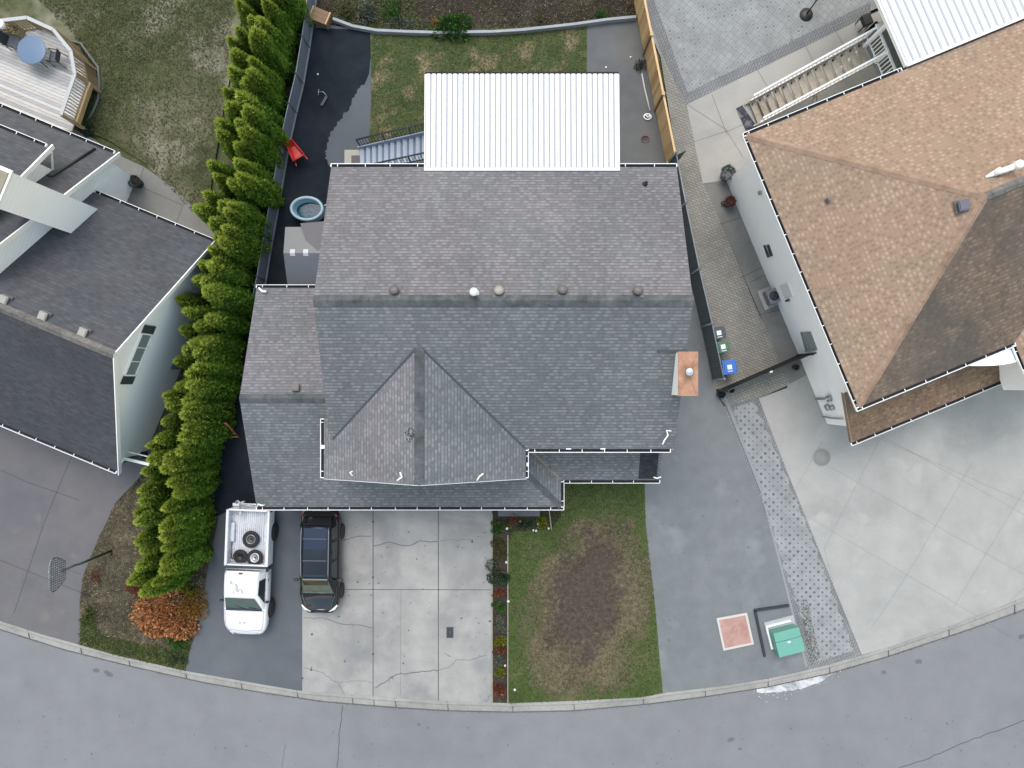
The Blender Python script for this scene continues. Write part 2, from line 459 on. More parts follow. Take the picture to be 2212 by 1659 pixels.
M['lattice_a'] = lattice('lattice_a', (.215,.22,.225), (.075,.10,.105), R(45), cell=.268, hole=.20)
M['lattice_b'] = lattice('lattice_b', (.21,.22,.22), (.11,.115,.115), R(38), cell=0.262, hole=0.17, soft=True)
M['border_pavers'] = pavers('border_pavers', (.17,.175,.18), (.145,.15,.155), R(-67.5))
M['walk_pavers'] = pavers('walk_pavers', (.215,.21,.185), (.175,.172,.15), R(22.5), 0.24, 0.115)

GM = ((.05,.07,.055), 0.7, 0.60, 0.2, 0.35)
M['shingle_grey_lit'] = shingle('shingle_grey_lit', (.135,.133,.142), (.114,.112,.120), (.168,.166,.176), row=.128, tab=.168, cut=.62, moss=GM)
M['shingle_green_shade'] = shingle('shingle_green_shade', (.114,.122,.130), (.096,.103,.111), (.146,.155,.164), row=.128, tab=.168, cut=.62, moss=GM)  # green-grey tint plus shade put into the colour of slopes turned from sun
M['shingle_dark'] = shingle('shingle_dark', (.026,.028,.033), (.02,.021,.025), (.035,.037,.042), contrast=0.3)
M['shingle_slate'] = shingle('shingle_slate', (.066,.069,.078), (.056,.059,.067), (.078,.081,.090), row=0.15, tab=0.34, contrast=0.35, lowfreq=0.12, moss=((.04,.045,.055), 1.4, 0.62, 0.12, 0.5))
M['shingle_slate_shade'] = shingle('shingle_slate_shade', (.052,.055,.064), (.044,.047,.055), (.062,.065,.074), row=0.15, tab=0.34, contrast=0.3, lowfreq=0.12)  # slate copy with shade in its colour, for the slope facing away from sun
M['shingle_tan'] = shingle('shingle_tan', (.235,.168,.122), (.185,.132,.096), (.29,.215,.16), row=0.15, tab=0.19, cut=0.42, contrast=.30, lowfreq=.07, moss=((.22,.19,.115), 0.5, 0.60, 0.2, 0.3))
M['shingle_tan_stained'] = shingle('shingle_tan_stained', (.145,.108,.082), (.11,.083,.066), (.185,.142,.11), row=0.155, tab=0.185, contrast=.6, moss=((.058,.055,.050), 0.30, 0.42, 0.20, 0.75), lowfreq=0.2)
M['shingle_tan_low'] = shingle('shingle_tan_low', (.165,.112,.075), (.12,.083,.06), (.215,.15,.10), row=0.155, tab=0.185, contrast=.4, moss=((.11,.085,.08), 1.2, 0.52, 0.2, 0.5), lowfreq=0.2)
M['cap_green'] = ground('cap_green', [(.055,.062,.065),(.082,.09,.096),(.105,.113,.12)], sc=1.6, sc2=3.5, fine=30, var=0.25)
M['cap_grey'] = ground('cap_grey', [(.14,.145,.155),(.19,.19,.20),(.22,.22,.235)], sc=0.9, sc2=4, fine=30, var=0.2)
M['cap_tan'] = ground('cap_tan', [(.20,.135,.10),(.25,.175,.13),(.29,.21,.16)], sc=0.9, sc2=4, fine=30, var=0.2)
M['cap_slate'] = ground('cap_slate', [(.10,.10,.10),(.14,.135,.13),(.19,.18,.17)], sc=0.9, sc2=5, fine=30, var=0.3)
M['valley'] = plain('valley', (.035,.042,.05), 0.7, var=0.2)
M['white'] = plain('white_paint', (.74,.75,.76), 0.45, var=0.04, sc=2)
M['white_metal'] = plain('white_metal', (.57,.585,.61), 0.35, var=0.03, sc=1.0)
M['valley_shade'] = plain('valley_shade', (.25,.265,.29), 0.5, var=0.15)  # rib grooves greyed in the colour in place of their shading
M['gutter_in'] = plain('gutter_shade_debris', (.012,.012,.014), 0.9, var=0.3)  # debris plus the trough's inner shade, both as near-black colour
M['fascia'] = plain('fascia', (.68,.69,.70), 0.5, var=0.05)

def siding(name, c, dirt, step=0.2):
    n = N(name)
    t = n.n("ShaderNodeTexCoord"); sx = n.n("ShaderNodeSeparateXYZ"); n.l(t.outputs['Object'], sx.inputs[0])
    vf = n.math('FRACT', n.math('DIVIDE', sx.outputs[2], step))
    co = n.co('Object')
    col = n.mix(n.math('MULTIPLY', n.math('LESS_THAN', vf, 0.10), 0.28), c, g(0.5, c))
    q = n.math('MULTIPLY', n.math('SUBTRACT', n.noise(co, 0.5, 4), 0.5), 3.0, clamp=True)
    col = n.mix(n.math('MULTIPLY', q, 0.5), col, dirt)
    n.bump(vf, 0.3, 0.01)
    return n.fin(col, 0.6)
M['siding_white'] = siding('siding_white', (.78,.80,.82), (.66,.69,.73))
M['siding_left'] = siding('siding_left', (.85,.87,.91), (.72,.75,.80))
M['stucco'] = ground('stucco', [(.82,.82,.85),(.86,.86,.88),(.88,.88,.89)], sc=0.4, sc2=2, fine=60, var=0.03, bump=0.15)
M['glass_dark'] = plain('glass_dark', (.02,.03,.035), 0.08, var=0.1, spec=0.8)
M['glass_green'] = plain('glass_green', (.07,.11,.10), 0.10, var=0.35, sc=3, spec=0.8)
M['glass_grey'] = plain('glass_grey', (.20,.24,.25), 0.15, var=0.2, sc=3, spec=0.6)
M['shutter'] = plain('shutter', (.035,.045,.052), 0.6)
M['vent_brown'] = plain('vent_brown', (.10,.095,.095), 0.55, var=0.2, sc=8)
M['vent_tan'] = plain('vent_tan', (.26,.25,.23), 0.55, var=0.2, sc=8)
M['black'] = plain('black_plastic', (.012,.012,.014), 0.5, var=0.2)
M['black_metal'] = plain('black_metal', (.015,.018,.022), 0.45, var=0.2)
M['steel'] = plain('steel', (.55,.57,.60), 0.28, metal=0.9, var=0.1)
M['galv'] = plain('galvanised', (.36,.38,.39), 0.45, metal=0.6, var=0.15)
M['copper'] = ground('copper_cap', [(.24,.125,.08),(.33,.18,.12),(.36,.22,.15)], sc=1.6, sc2=6, fine=30, var=0.15, rough=0.6, bump=0.05)
M['fence_blue'] = plain('fence_blue', (.11,.14,.19), 0.7, var=0.15, sc=3)
M['fence_dark'] = planks('fence_dark', [(.045,.055,.062),(.06,.072,.08)], 0.12, 0, gapc=(.02,.025,.03))
M['pipe_grey'] = plain('pipe_grey', (.20,.225,.25), 0.45, metal=0.4)
M['concrete_kerb'] = plain('kerb_small', (.20,.21,.22), 0.9, var=0.2)
M['timber_grey'] = plain('timber_grey', (.26,.28,.30), 0.85, var=0.25, sc=2)
M['timber_tan'] = plain('timber_tan', (.42,.29,.15), 0.75, var=0.18, sc=5)
M['timber_edge'] = plain('timber_edge', (.22,.20,.15), 0.9, var=0.25, sc=4)
M['step_blue'] = plain('step_blue', (.26,.31,.38), 0.6, var=0.12, sc=4)
M['step_tan'] = ground('step_tan', [(.25,.22,.17),(.33,.29,.235),(.38,.34,.28)], sc=1.5, sc2=5, fine=30, var=0.15)
M['deck_wood'] = planks('deck_wood', [(.24,.235,.235),(.33,.325,.32),(.46,.45,.43),(.38,.34,.28)], 0.145, R(22.5), gapc=(.12,.12,.12))
M['deck_rail'] = plain('deck_rail', (.36,.37,.37), 0.8, var=0.15, sc=5)
M['deck_post'] = plain('deck_post', (.30,.225,.14), 0.8, var=0.25, sc=6)
M['table_blue'] = plain('table_top', (.095,.145,.225), 0.3, var=0.06, sc=1, spec=0.3)
M['chair_dark'] = plain('chair_dark', (.018,.022,.03), 0.6)
M['red'] = plain('red_paint', (.55,.035,.03), 0.4, var=0.15, sc=6)
M['rust'] = plain('rust', (.22,.07,.03), 0.8, var=0.4, sc=10)
M['pool_shell'] = plain('pool_shell', (.27,.38,.44), 0.5, var=0.08)
M['pool_in'] = plain('pool_inside', (.22,.37,.42), 0.5, var=0.1)
def water(name, c):
    n = N(name); co = n.co()
    f = n.noise(co, 2.5, 3)
    n.bump(n.noise(co, 6, 2), 0.15, 0.02)
    return n.fin(n.mix(f, c, g(0.5, c)), 0.12, spec=0.25)
M['water'] = water('pool_water', (.014,.065,.105))
M['shed_roof'] = plain('shed_roof', (.125,.13,.132), 0.55, var=0.08, sc=2)
M['shed_wall'] = plain('shed_wall', (.20,.19,.18), 0.6, var=0.1)
M['shed_dark'] = plain('shed_dark', (.075,.072,.08), 0.6, var=0.1)
M['skylight'] = plain('skylight', (.33,.335,.35), 0.3, var=0.05)
M['green_box'] = plain('green_box', (.10,.27,.215), 0.45, var=0.06, sc=3)
M['pad'] = plain('pad', (.30,.32,.34), 0.9, var=0.12, sc=3)
M['pad_red'] = ground('pad_red', [(.26,.15,.13),(.33,.20,.17),(.35,.23,.20)], sc=1.2, sc2=4, fine=22, var=0.14)
M['pad_edge'] = plain('pad_edge', (.42,.40,.37), 0.9, var=0.12)
M['manhole'] = plain('manhole', (.21,.21,.195), 0.75, var=0.25, sc=12)
M['bin_grey'] = plain('bin_grey', (.045,.055,.065), 0.5)
M['bin_green'] = plain('bin_green', (.045,.13,.06), 0.5)
M['bin_blue'] = plain('bin_blue', (.02,.12,.42), 0.45)
M['bin_label'] = plain('bin_label', (.70,.74,.78), 0.5)
M['pot'] = plain('pot', (.06,.045,.05), 0.6, var=0.2)
M['basket'] = plain('basket', (.18,.17,.20), 0.6, var=0.3)
M['car_white'] = plain('car_white', (.62,.645,.69), 0.30, var=0.03, sc=2, spec=0.6)
M['car_bed'] = ground('car_bed', [(.42,.44,.47),(.52,.54,.57),(.58,.59,.61)], sc=1.2, sc2=6, fine=30, var=0.14, rough=0.5, spots=[((.20,.13,.08),2.2,0.66,0.08)])
M['car_dark'] = plain('car_dark', (.004,.005,.009), 0.2, var=0.1, spec=0.5)
M['car_roof_glass'] = plain('car_roof_glass', (.008,.014,.034), 0.12, var=0.1, spec=0.5)
M['car_hood'] = plain('car_hood', (.010,.014,.024), 0.2, var=0.1, spec=0.6)
M['tyre'] = plain('tyre', (.014,.014,.015), 0.8, var=0.2, sc=15)
M['rim'] = plain('rim', (.42,.43,.44), 0.35, metal=0.7, var=0.15, sc=12)
M['rim_dark'] = plain('rim_dark', (.06,.06,.06), 0.5, var=0.2, sc=12)
M['lamp_red'] = plain('lamp_red', (.25,.01,.012), 0.2)
M['lamp_clear'] = plain('lamp_clear', (.60,.62,.64), 0.2)
M['chrome'] = plain('chrome', (.5,.5,.5), 0.2, metal=0.9)
M['grime'] = plain('grime', (.36,.37,.37), 0.6, var=0.2)
M['cedar'] = leafmat('cedar_leaf', [(.075,.165,.026),(.125,.25,.036),(.165,.30,.046),(.23,.345,.06)], sc=1.1, tip=((.36,.42,.075), 2.9, .55), spec=.08)
M['cedar_core'] = plain('cedar_core', (.11,.20,.03), 0.9, var=.35, spec=.05)
M['bark'] = plain('bark', (.09,.06,.04), 0.9, var=0.3, sc=12)
M['leaf_green'] = leafmat('leaf_green', [(.02,.06,.012),(.045,.12,.022),(.08,.19,.04)], sc=3)
M['leaf_dark'] = leafmat('leaf_dark', [(.014,.035,.018),(.03,.065,.035),(.06,.11,.055)], sc=4)
M['leaf_olive'] = leafmat('leaf_olive', [(.045,.05,.018),(.09,.09,.03),(.15,.14,.06)], sc=4)
M['leaf_grey'] = leafmat('leaf_grey', [(.06,.075,.055),(.12,.145,.11),(.20,.235,.18)], sc=4)
M['leaf_lime'] = leafmat('leaf_lime', [(.08,.10,.008),(.16,.18,.012),(.24,.26,.03)], sc=4)
M['leaf_red'] = leafmat('leaf_red', [(.09,.025,.015),(.17,.05,.03),(.25,.09,.05)], sc=4)
M['leaf_orange'] = leafmat('leaf_orange', [(.12,.048,.022),(.30,.12,.05),(.50,.23,.10),(.60,.36,.18)], sc=2.6)
M['leaf_amber'] = leafmat('leaf_amber', [(.12,.06,.02),(.24,.12,.03),(.38,.25,.05)], sc=2)
M['leaf_purple'] = leafmat('leaf_purple', [(.05,.02,.07),(.12,.07,.17),(.45,.42,.5)], sc=6)
M['litter'] = leafmat('litter', [(.03,.025,.016),(.09,.075,.04),(.17,.145,.075),(.48,.43,.30)], sc=5)
M['litter_green'] = leafmat('litter_green', [(.03,.05,.012),(.06,.10,.02),(.13,.16,.04)], sc=3)
M['blade_green'] = leafmat('blade_green', [(.048,.076,.02),(.066,.098,.027),(.10,.125,.045)], sc=1.2)
M['blade_mix'] = leafmat('blade_mix', [(.045,.085,.02),(.075,.11,.03),(.14,.135,.065),(.24,.19,.115)], sc=1.4)
M['blade_dry'] = leafmat('blade_dry', [(.05,.048,.025),(.10,.092,.048),(.16,.145,.09)], sc=1.2)
M['stone'] = plain('stone', (.50,.50,.47), 0.8, var=0.15)
M['net'] = plain('backboard_steel', (.20,.23,.25), 0.5, metal=0.4, var=0.5, sc=9)
M['mat_black'] = ground('mat_black', [(.02,.02,.03),(.05,.05,.06),(.20,.20,.22)], sc=3, sc2=8, fine=30, var=0.3)
M['garage_door'] = plain('garage_door', (.60,.60,.58), 0.5, var=0.04)

# ------------------------------------------------------------------ the setting
def sheet(name, px, z, m, extra=None, mats=None):
    mb = MB()
    poly = [P2(*p) for p in px]
    ar = sum(poly[i][0]*poly[(i+1) % len(poly)][1]-poly[(i+1) % len(poly)][0]*poly[i][1] for i in range(len(poly)))
    if ar < 0: poly = poly[::-1]
    mb.face([(x, y, z) for x, y in poly])
    if extra: extra(mb)
    return mk(name, mb, [m] + (mats or []), kind='structure')
def lawnmask():
    n = N('lawn_front'); co = n.co()
    sx = n.n("ShaderNodeSeparateXYZ"); n.l(co, sx.inputs[0])
    def ell(cx, cy, rx, ry, wob_, sc, shear=0.0):
        c = P(cx, cy); k = H/F
        dy = n.math('DIVIDE', n.math('SUBTRACT', sx.outputs[1], c.y), ry*k)
        dx = n.math('DIVIDE', n.math('SUBTRACT', n.math('SUBTRACT', sx.outputs[0], c.x), n.math('MULTIPLY', dy, shear*rx*k)), rx*k)
        d = n.math('SQRT', n.math('ADD', n.math('MULTIPLY', dx, dx), n.math('MULTIPLY', dy, dy)))
        return n.math('ADD', d, n.math('MULTIPLY', n.math('SUBTRACT', n.noise(co, sc, 4, .65), .5), wob_))
    d1 = ell(1272, 1318, 146, 214, 1.15, .7, .22); d2 = ell(1268, 1295, 95, 165, 1.35, .7, .35)
    f = n.noise(co, 5.0, 4, .7); f2 = n.noise(co, 16, 3, .7)
    green = n.ramp(n.noise(co, .5, 4), [(.3,(.042,.066,.02)),(.5,(.055,.082,.025)),(.7,(.08,.092,.038))])
    dry = n.ramp(f, [(.25,(.055,.047,.028)),(.5,(.10,.085,.052)),(.72,(.15,.128,.082))])
    soil = n.ramp(f, [(.25,(.038,.029,.023)),(.5,(.06,.047,.038)),(.75,(.095,.077,.06))])
    a = n.math('MULTIPLY', n.math('SUBTRACT', 1.05, n.math('ADD', d1, n.math('MULTIPLY', n.math('SUBTRACT', f, .5), .5))), 4.0, clamp=True)
    b = n.math('MULTIPLY', n.math('SUBTRACT', 1.0, n.math('ADD', d2, n.math('MULTIPLY', n.math('SUBTRACT', f, .5), .6))), 3.0, clamp=True)
    col = n.mix(a, green, dry); col = n.mix(b, col, soil)
    col = n.mix(1.0, col, n.ramp(f2, [(.25, g(.65)), (.75, g(1.3))]), 'MULTIPLY')
    n.bump(f2, .6, .02)
    return n.fin(col, .95, spec=.1)
def wob(pts, seed, amp=0.03, n=6):
    """subdivide a pixel line into a wandering crack"""
    rr = random.Random(seed); out = []
    for a, b in zip(pts[:-1], pts[1:]):
        for i in range(n):
            t = i/n
            out.append((a[0]+(b[0]-a[0])*t + rr.uniform(-1, 1)*1.6, a[1]+(b[1]-a[1])*t + rr.uniform(-1, 1)*1.6))
    out.append(pts[-1])
    return [P2(*p) for p in out]

mb = MB(); mb.face([(-120,-120,-0.14),(120,-120,-0.14),(120,120,-0.14),(-120,120,-0.14)])
mk('ground', mb, M['lawn_left'], kind='structure')

KY = [(-260,1236),(0,1341),(90,1370),(173,1393),(253,1416),(400,1449),(553,1476),(653,1493),(806,1504),(946,1514),(1106,1519),(1239,1514),(1389,1506),(1439,1496),(1560,1482),(1659,1466),(1770,1441),(1866,1414),(1916,1399),(2060,1349),(2212,1289),(2460,1176)]
KR = [(-260,1254),(0,1361),(133,1403),(277,1439),(433,1474),(553,1495),(696,1516),(853,1529),(966,1536),(1106,1539),(1239,1536),(1389,1523),(1523,1506),(1659,1485),(1792,1456),(1919,1419),(2102,1358),(2212,1318),(2460,1204)]
def interp(line, x):
    for a, b in zip(line[:-1], line[1:]):
        if a[0] <= x <= b[0]: return a[1] + (b[1]-a[1])*(x-a[0])/(b[0]-a[0])
    return line[-1][1]
xs = [-260 + i*20 for i in range(137)]
# road
mb = MB()
top = [P2(x, interp(KR, x)) for x in xs]
nseg = len(top)
vs = [(p[0], p[1], -0.10) for p in top] + [(P2(x, 2200)[0]*1.0, -42.0, -0.10) for x in xs]
mb.add(vs, [(nseg+i, nseg+i+1, i+1, i) for i in range(nseg-1)])
for px_, sd_ in (([(740,1525),(735,1560),(731,1590),(730,1630),(727,1659),(724,1720)],3), ([(614,1610),(610,1640),(607,1680)],5), ([(2240,1550),(2160,1580),(2080,1608),(2010,1640),(1950,1659),(1880,1690)],8)):
    mb.ribbon(wob(px_, sd_), [0.035 if sd_ != 5 else 0.02]*(6*(len(px_)-1)+1), -0.096, 1)
rr = random.Random(4)
for (x, y, a, b, an) in ((233,1458,12,6,-30),(205,1450,8,5,-15),(904,1567,4,3,0),(1580,1600,9,5,20),(1987,1431,8,6,10),(1912,1454,5,5,0),(2210,1377,8,6,0),(1600,1620,5,3,0)):
    c = P(x, y, 0); pts = []
    for k in range(14):
        t = 2*math.pi*k/14; q = rr.uniform(.75, 1.15)
        dx = a*q*math.cos(t)/47; dy = b*q*math.sin(t)/47
        pts.append((c.x+dx*math.cos(R(an))-dy*math.sin(R(an)), c.y+dx*math.sin(R(an))+dy*math.cos(R(an)), -0.0955))
    mb.face(pts, 2)
mk('road', mb, [M['asphalt_road'], M['crack'], M['stain']], kind='structure')
# spilled white powder on the road next to the kerb
rr = random.Random(11)
mb = MB(); up = []; lo = []
for i in range(31):
    x = 1636 + i*5.9
    up.append(P2(x, interp(KR, x)+1)); t = i/30
    dep = 20*math.sin(min(1, t*1.35+.05)*math.pi/1.0 if t < .7 else math.pi*.95)**.5 if t < .7 else 20*(1-t)/.3*.9
    lo.append(P2(x, interp(KR, x)+max(1.5, (9+11*math.sin(t*math.pi))*(1 if t < .8 else (1-t)/.2) + rr.uniform(-1.5, 1.5))))
mb.face([(p[0], p[1], -0.0945) for p in lo] + [(p[0], p[1], -0.0945) for p in up[::-1]])
for _ in range(110):
    x = rr.gauss(1715, 45); c = P(x, interp(KR, x)+abs(rr.gauss(12, 9)), 0); s_ = rr.uniform(.006, .022)
    mb.box(c.x-s_, c.x+s_, c.y-s_, c.y+s_, -0.1, -0.09)
mk('salt_spill', mb, M['salt'], kind='stuff', label='white powder spilled along the kerb', cat='spill')

# kerb: back edge, top, sloped face, gutter pan
def off(line1, line2, t): return [P2(x, interp(line1, x)*(1-t)+interp(line2, x)*t) for x in xs]
mb = MB()
rows = [(off(KY,KR,0), -0.12), (off(KY,KR,0.0), 0.012), (off(KY,KR,0.30), 0.012), (off(KY,KR,0.42), -0.035), (off(KY,KR,0.95), -0.07), (off(KY,KR,1.06), -0.12)]
vs = []
for pts, z in rows: vs += [(p[0], p[1], z) for p in pts]
fs = []
for r_ in range(len(rows)-1):
    for i in range(nseg-1): fs.append(((r_+1)*nseg+i, (r_+1)*nseg+i+1, r_*nseg+i+1, r_*nseg+i))
mb.add(vs, fs)
for jx in (60,173,277,400,520,641,760,806,853,966,1106,1239,1389,1523,1659,1792,1919,2050,2192):
    a = P2(jx, interp(KY, jx)); b = P2(jx+2, interp(KR, jx))
    mb.bar((a[0],a[1],.0), (b[0],b[1],-.058), 0.02, 0.04, 1)
mb.ribbon(off(KY,KR,1.08), 0.03, -0.093, 1)
mk('kerb', mb, [M['kerb'], M['joint_dark']], kind='structure')

def seg(mb, a, b, wd=0.025, z=0.004, m=1):
    mb.ribbon([P2(*a), P2(*b)], wd, z, m)

# left neighbour's driveway
def ex(mb):
    for a, b in (((185,912),(95,1130)),((95,1130),(30,1325)),((0,1015),(60,1042)),((60,1042),(170,1080)),((-120,1180),(0,1210)),((0,1210),(200,1290)),((330,990),(280,1070)),((-100,1035),(-60,1200))):
        seg(mb, a, b, 0.03)
    seg(mb, (130,1225), (175,1240), 0.02); 
sheet('neighbour_driveway', [(-700,600),(0,880),(262,985),(335,955),(345,985),(300,1060),(250,1085),(205,1180),(180,1240),(172,1300),(173,1393)] + [(x, interp(KY,x)) for x in (90,0,-260)] + [(-700,1070)], 0.0, M['concrete_dark'], ex, [M['joint_dark']])
# planted bed at the foot of the hedge
bedpoly = [(300,1060),(345,985),(420,700),(560,540),(640,240),(685,-60),(520,-60),(470,250),(440,480),(400,640),(350,880),(250,1085),(205,1180),(180,1240),(172,1300),(173,1393),(253,1416),(330,1433),(400,1449),(412,1400),(436,1330),(445,1240),(470,1110),(495,980),(520,820),(560,540)]
sheet('hedge_bed', [(345,985),(250,1085),(205,1180),(180,1240),(172,1300),(173,1393),(253,1416),(330,1433),(400,1449),(412,1400),(436,1330),(447,1240),(480,1080),(500,980),(525,820),(560,620),(600,470),(640,240),(685,-60),(560,-60),(510,250),(470,480),(410,640),(350,880)], 0.004, M['mulch'])
# left neighbour's lawn, patio
sheet('neighbour_lawn', [(-700,-300),(530,-300),(530,0),(480,250),(440,500),(400,440),(310,350),(230,300),(150,270),(-700,-100)], -0.004, M['lawn_left'])
def ex(mb):
    seg(mb, (312,357),(300,397),0.02); seg(mb,(300,402),(395,443),0.02); seg(mb,(395,443),(380,485),0.02)
sheet('neighbour_patio', [(180,285),(245,330),(310,360),(375,405),(420,450),(470,500),(520,560),(440,620),(150,480)], 0.0, M['concrete_grey'], ex, [M['joint_dark']])

# main property asphalt
sheet('asphalt_driveway', [(400,1449),(412,1400),(436,1330),(447,1240),(480,1080),(500,980),(525,820),(560,620),(600,470),(640,240),(668,110),(684,50),(812,60),(808,180),(806,300),(1000,300),(1000,1100),(655,1100),(653,1493),(553,1476)], 0.0, M['asphalt_drive'])
wet_shade0 = [(680,60),(812,66),(800,130),(797,160),(785,180),(765,205),(758,225),(742,250),(728,270),(712,290),(706,315),(702,335),(707,350),(722,372),(735,700),(690,1060),(600,1080),(545,1092),(500,1102),(458,1120),(462,1080),(478,980),(505,820),(545,620),(595,470),(640,240),(668,110)]
rr = random.Random(15); wet = []  # wet: roughened outline of the wet yard and the shaded passage
for a, b in zip(wet_shade0, wet_shade0[1:]+wet_shade0[:1]):
    m_ = 5 if 4 <= wet_shade0.index(a) <= 22 else 1
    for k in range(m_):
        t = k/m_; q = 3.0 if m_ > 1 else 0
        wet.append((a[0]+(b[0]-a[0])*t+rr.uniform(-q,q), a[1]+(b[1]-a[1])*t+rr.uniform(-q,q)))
sheet('wet_shaded_asphalt', wet, 0.007, M['asphalt_wet_shade'])  # wet yard; between hedge and house the passage's shade is painted in too
def ex(mb):
    for x, y0, y1 in ((806,1090,1503),(947,1090,1513)): seg(mb, (x,y0),(x,y1), 0.045, 0.008, 1)
    seg(mb, (745,1273),(1062,1274), 0.035, 0.008, 1)
    seg(mb, (866,1273),(865,1500), 0.012, 0.0075, 1)
    for k, (pts, wdt) in enumerate([([(738,1167),(770,1159),(803,1158)],.03),([(808,1179),(840,1172),(880,1180),(905,1170),(946,1169)],.035),([(950,1168),(985,1166),(1022,1166)],.015),
        ([(700,1336),(740,1349),(775,1350),(806,1357)],.03),([(655,1440),(690,1450),(730,1475),(745,1500)],.02),([(735,1474),(770,1470),(806,1473)],.015),
        ([(810,1487),(835,1470),(855,1456),(880,1455),(920,1450),(947,1447)],.04),([(947,1447),(970,1442),(985,1425),(1020,1425),(1050,1415)],.02),([(975,1420),(960,1410)],.02),([(655,1335),(700,1335)],.02),([(1050,1520),(1055,1505),(1065,1495)],.02)]):
        w_ = wob(pts, 20+k); mb.ribbon(w_, wdt, 0.0085, 1)
    for x, y in ((806,1127),(806,1247),(806,1413),(672,1447),(674,1370),(1020,1170),(653,1465),(1058,1342)):
        c = P(x, y); mb.lathe([(0.0,.010),(.05,.0095),(.055,.008)][::-1], (c.x,c.y,0), 8, 2)
sheet('concrete_driveway', [(653,1095),(1063,1095),(1063,1518),(946,1514),(806,1504),(653,1493)], 0.004, M['concrete'], ex, [M['joint'], M['crack']])
sheet('side_bed', [(1063,1098),(1212,1085),(1212,1112),(1190,1145),(1110,1148),(1097,1170),(1097,1519),(1063,1518)], 0.006, M['soil'])
sheet('front_lawn', [(1080,1050),(1392,1020),(1395,1130),(1402,1200),(1410,1260),(1418,1340),(1425,1420),(1432,1497),(1389,1506),(1239,1514),(1097,1519),(1080,1519)], 0.003, lawnmask())
rr = random.Random(2)
dirt = []
for k in range(72):
    t = 2*math.pi*k/72
    x = 1272 + 118*math.cos(t)*(1+.06*math.sin(5*t)+rr.uniform(-.03,.03)) + 36*math.sin(t)*(1 if math.sin(t) > 0 else .3)
    y = 1300 - 188*math.sin(t)*(1+rr.uniform(-.03,.03))
    dirt.append((min(x, 1398), y))
dk = [(1225,1290),(1235,1220),(1262,1180),(1275,1140),(1320,1130),(1352,1160),(1350,1210),(1335,1250),(1352,1300),(1345,1350),(1305,1385),(1285,1430),(1245,1425),(1235,1380),(1180,1360),(1178,1320)]
sheet('side_driveway', [(1392,1010),(1370,900),(1370,360),(1470,360),(1500,590),(1545,845),(1565,880),(1600,960),(1645,1060),(1690,1200),(1712,1290),(1735,1400),(1745,1446),(1659,1466),(1560,1482),(1439,1496),(1432,1497),(1425,1420),(1418,1340),(1410,1260),(1402,1200),(1395,1130)], 0.0, M['asphalt_right'])
sheet('back_garden_bed', [(600,-300),(1440,-300),(1378,0),(1378,45),(1270,56),(1065,76),(950,80),(850,75),(770,62),(690,50),(684,0)], 0.0, M['soil'])
sheet('back_lawn', [(800,72),(1268,52),(1268,200),(1268,340),(860,345),(795,330),(803,200)], 0.008, M['lawn_back'])
sheet('back_asphalt', [(1268,52),(1375,42),(1395,130),(1445,360),(1445,400),(1268,400)], 0.002, M['asphalt_back'])

# right-hand neighbour: paving
sheet('paver_patio', [(1390,-300),(2300,-300),(2300,-160),(1880,24),(1483,216),(1430,130),(1400,60)], 0.004, M['lattice_b'])
sheet('patio_border', [(1370,-60),(1395,-60),(1420,20),(1452,108),(1486,200),(1880,5),(1880,32),(1483,226),(1440,140),(1385,0)], 0.008, M['border_pavers'])
def ex(mb):
    for a, b in (((1483,225),(1571,282)),((1538,205),(1570,290)),((1571,285),(1605,340)),((1500,306),(1571,283)),((1520,396),(1565,398)),((1632,145),(1665,200)),((1735,90),(1760,140)),((1570,285),(1620,262)),((1800,60),(1830,110))):
        seg(mb, a, b, 0.02, 0.010, 1)
sheet('concrete_path', [(1483,225),(1880,32),(2300,-165),(2400,100),(1625,420),(1600,450),(1545,420),(1518,395)], 0.006, M['concrete_path'], ex, [M['joint']])
def ex(mb):
    for a, b in (((1553,485),(1600,470)),((1620,610),(1660,590)),((1640,680),(1690,668)),((1600,600),(1650,575))): seg(mb, a, b, 0.025, 0.012, 1)
sheet('house_apron', [(1520,396),(1620,380),(1760,800),(1705,830),(1625,640),(1560,490)], 0.008, M['concrete_grey'], ex, [M['joint_dark']])
sheet('side_walk', [(1420,80),(1436,135),(1483,225),(1520,396),(1560,490),(1590,560),(1640,680),(1700,790),(1708,830),(1635,862),(1572,884),(1545,845),(1500,590),(1462,345)], 0.005, M['walk_pavers'])
def ex(mb):
    c = P(1860,1414)
    th = R(22.5); du = Vector((math.cos(th), math.sin(th), 0)); 
    for a, b in (((1775,955),(1700,1090)),((1900,950),(1780,1185)),((1700,1090),(2212,1390)),((2100,1000),(1960,1240)),((1750,985),(2300,1290)),((1960,1240),(1880,1360)),((1650,1000),(1700,1030)),((1830,900),(2300,1160)),
                 ((2212,1060),(2060,1310)),((1780,1185),(1800,1260)),((2290,1200),(2180,1300)),((1895,945),(2250,1100))):
        seg(mb, a, b, 0.014, 0.010, 1)
sheet('neighbour_concrete', [(1635,862),(1700,838),(1712,780),(1760,770),(2500,760),(2500,1160),(2212,1289),(2060,1349),(1916,1399),(1860,1415),(1700,1020)], 0.006, M['concrete_light'], ex, [plain('joint_pale', (.17,.172,.17), .9)])
sheet('strip_border', [(1562,878),(1638,858),(1700,1018),(1862,1415),(1770,1441),(1745,1447),(1722,1340),(1694,1260),(1674,1180),(1638,1060),(1592,950)], 0.008, M['border_pavers'])
rr = random.Random(7)
Lf = [(1585,880),(1600,940),(1630,1020),(1659,1106),(1680,1180),(1699,1240),(1724,1310),(1750,1380),(1768,1428)]
Rt = [(1628,868),(1652,922),(1689,1008),(1730,1106),(1756,1170),(1782,1239),(1812,1320),(1836,1388),(1843,1406)]
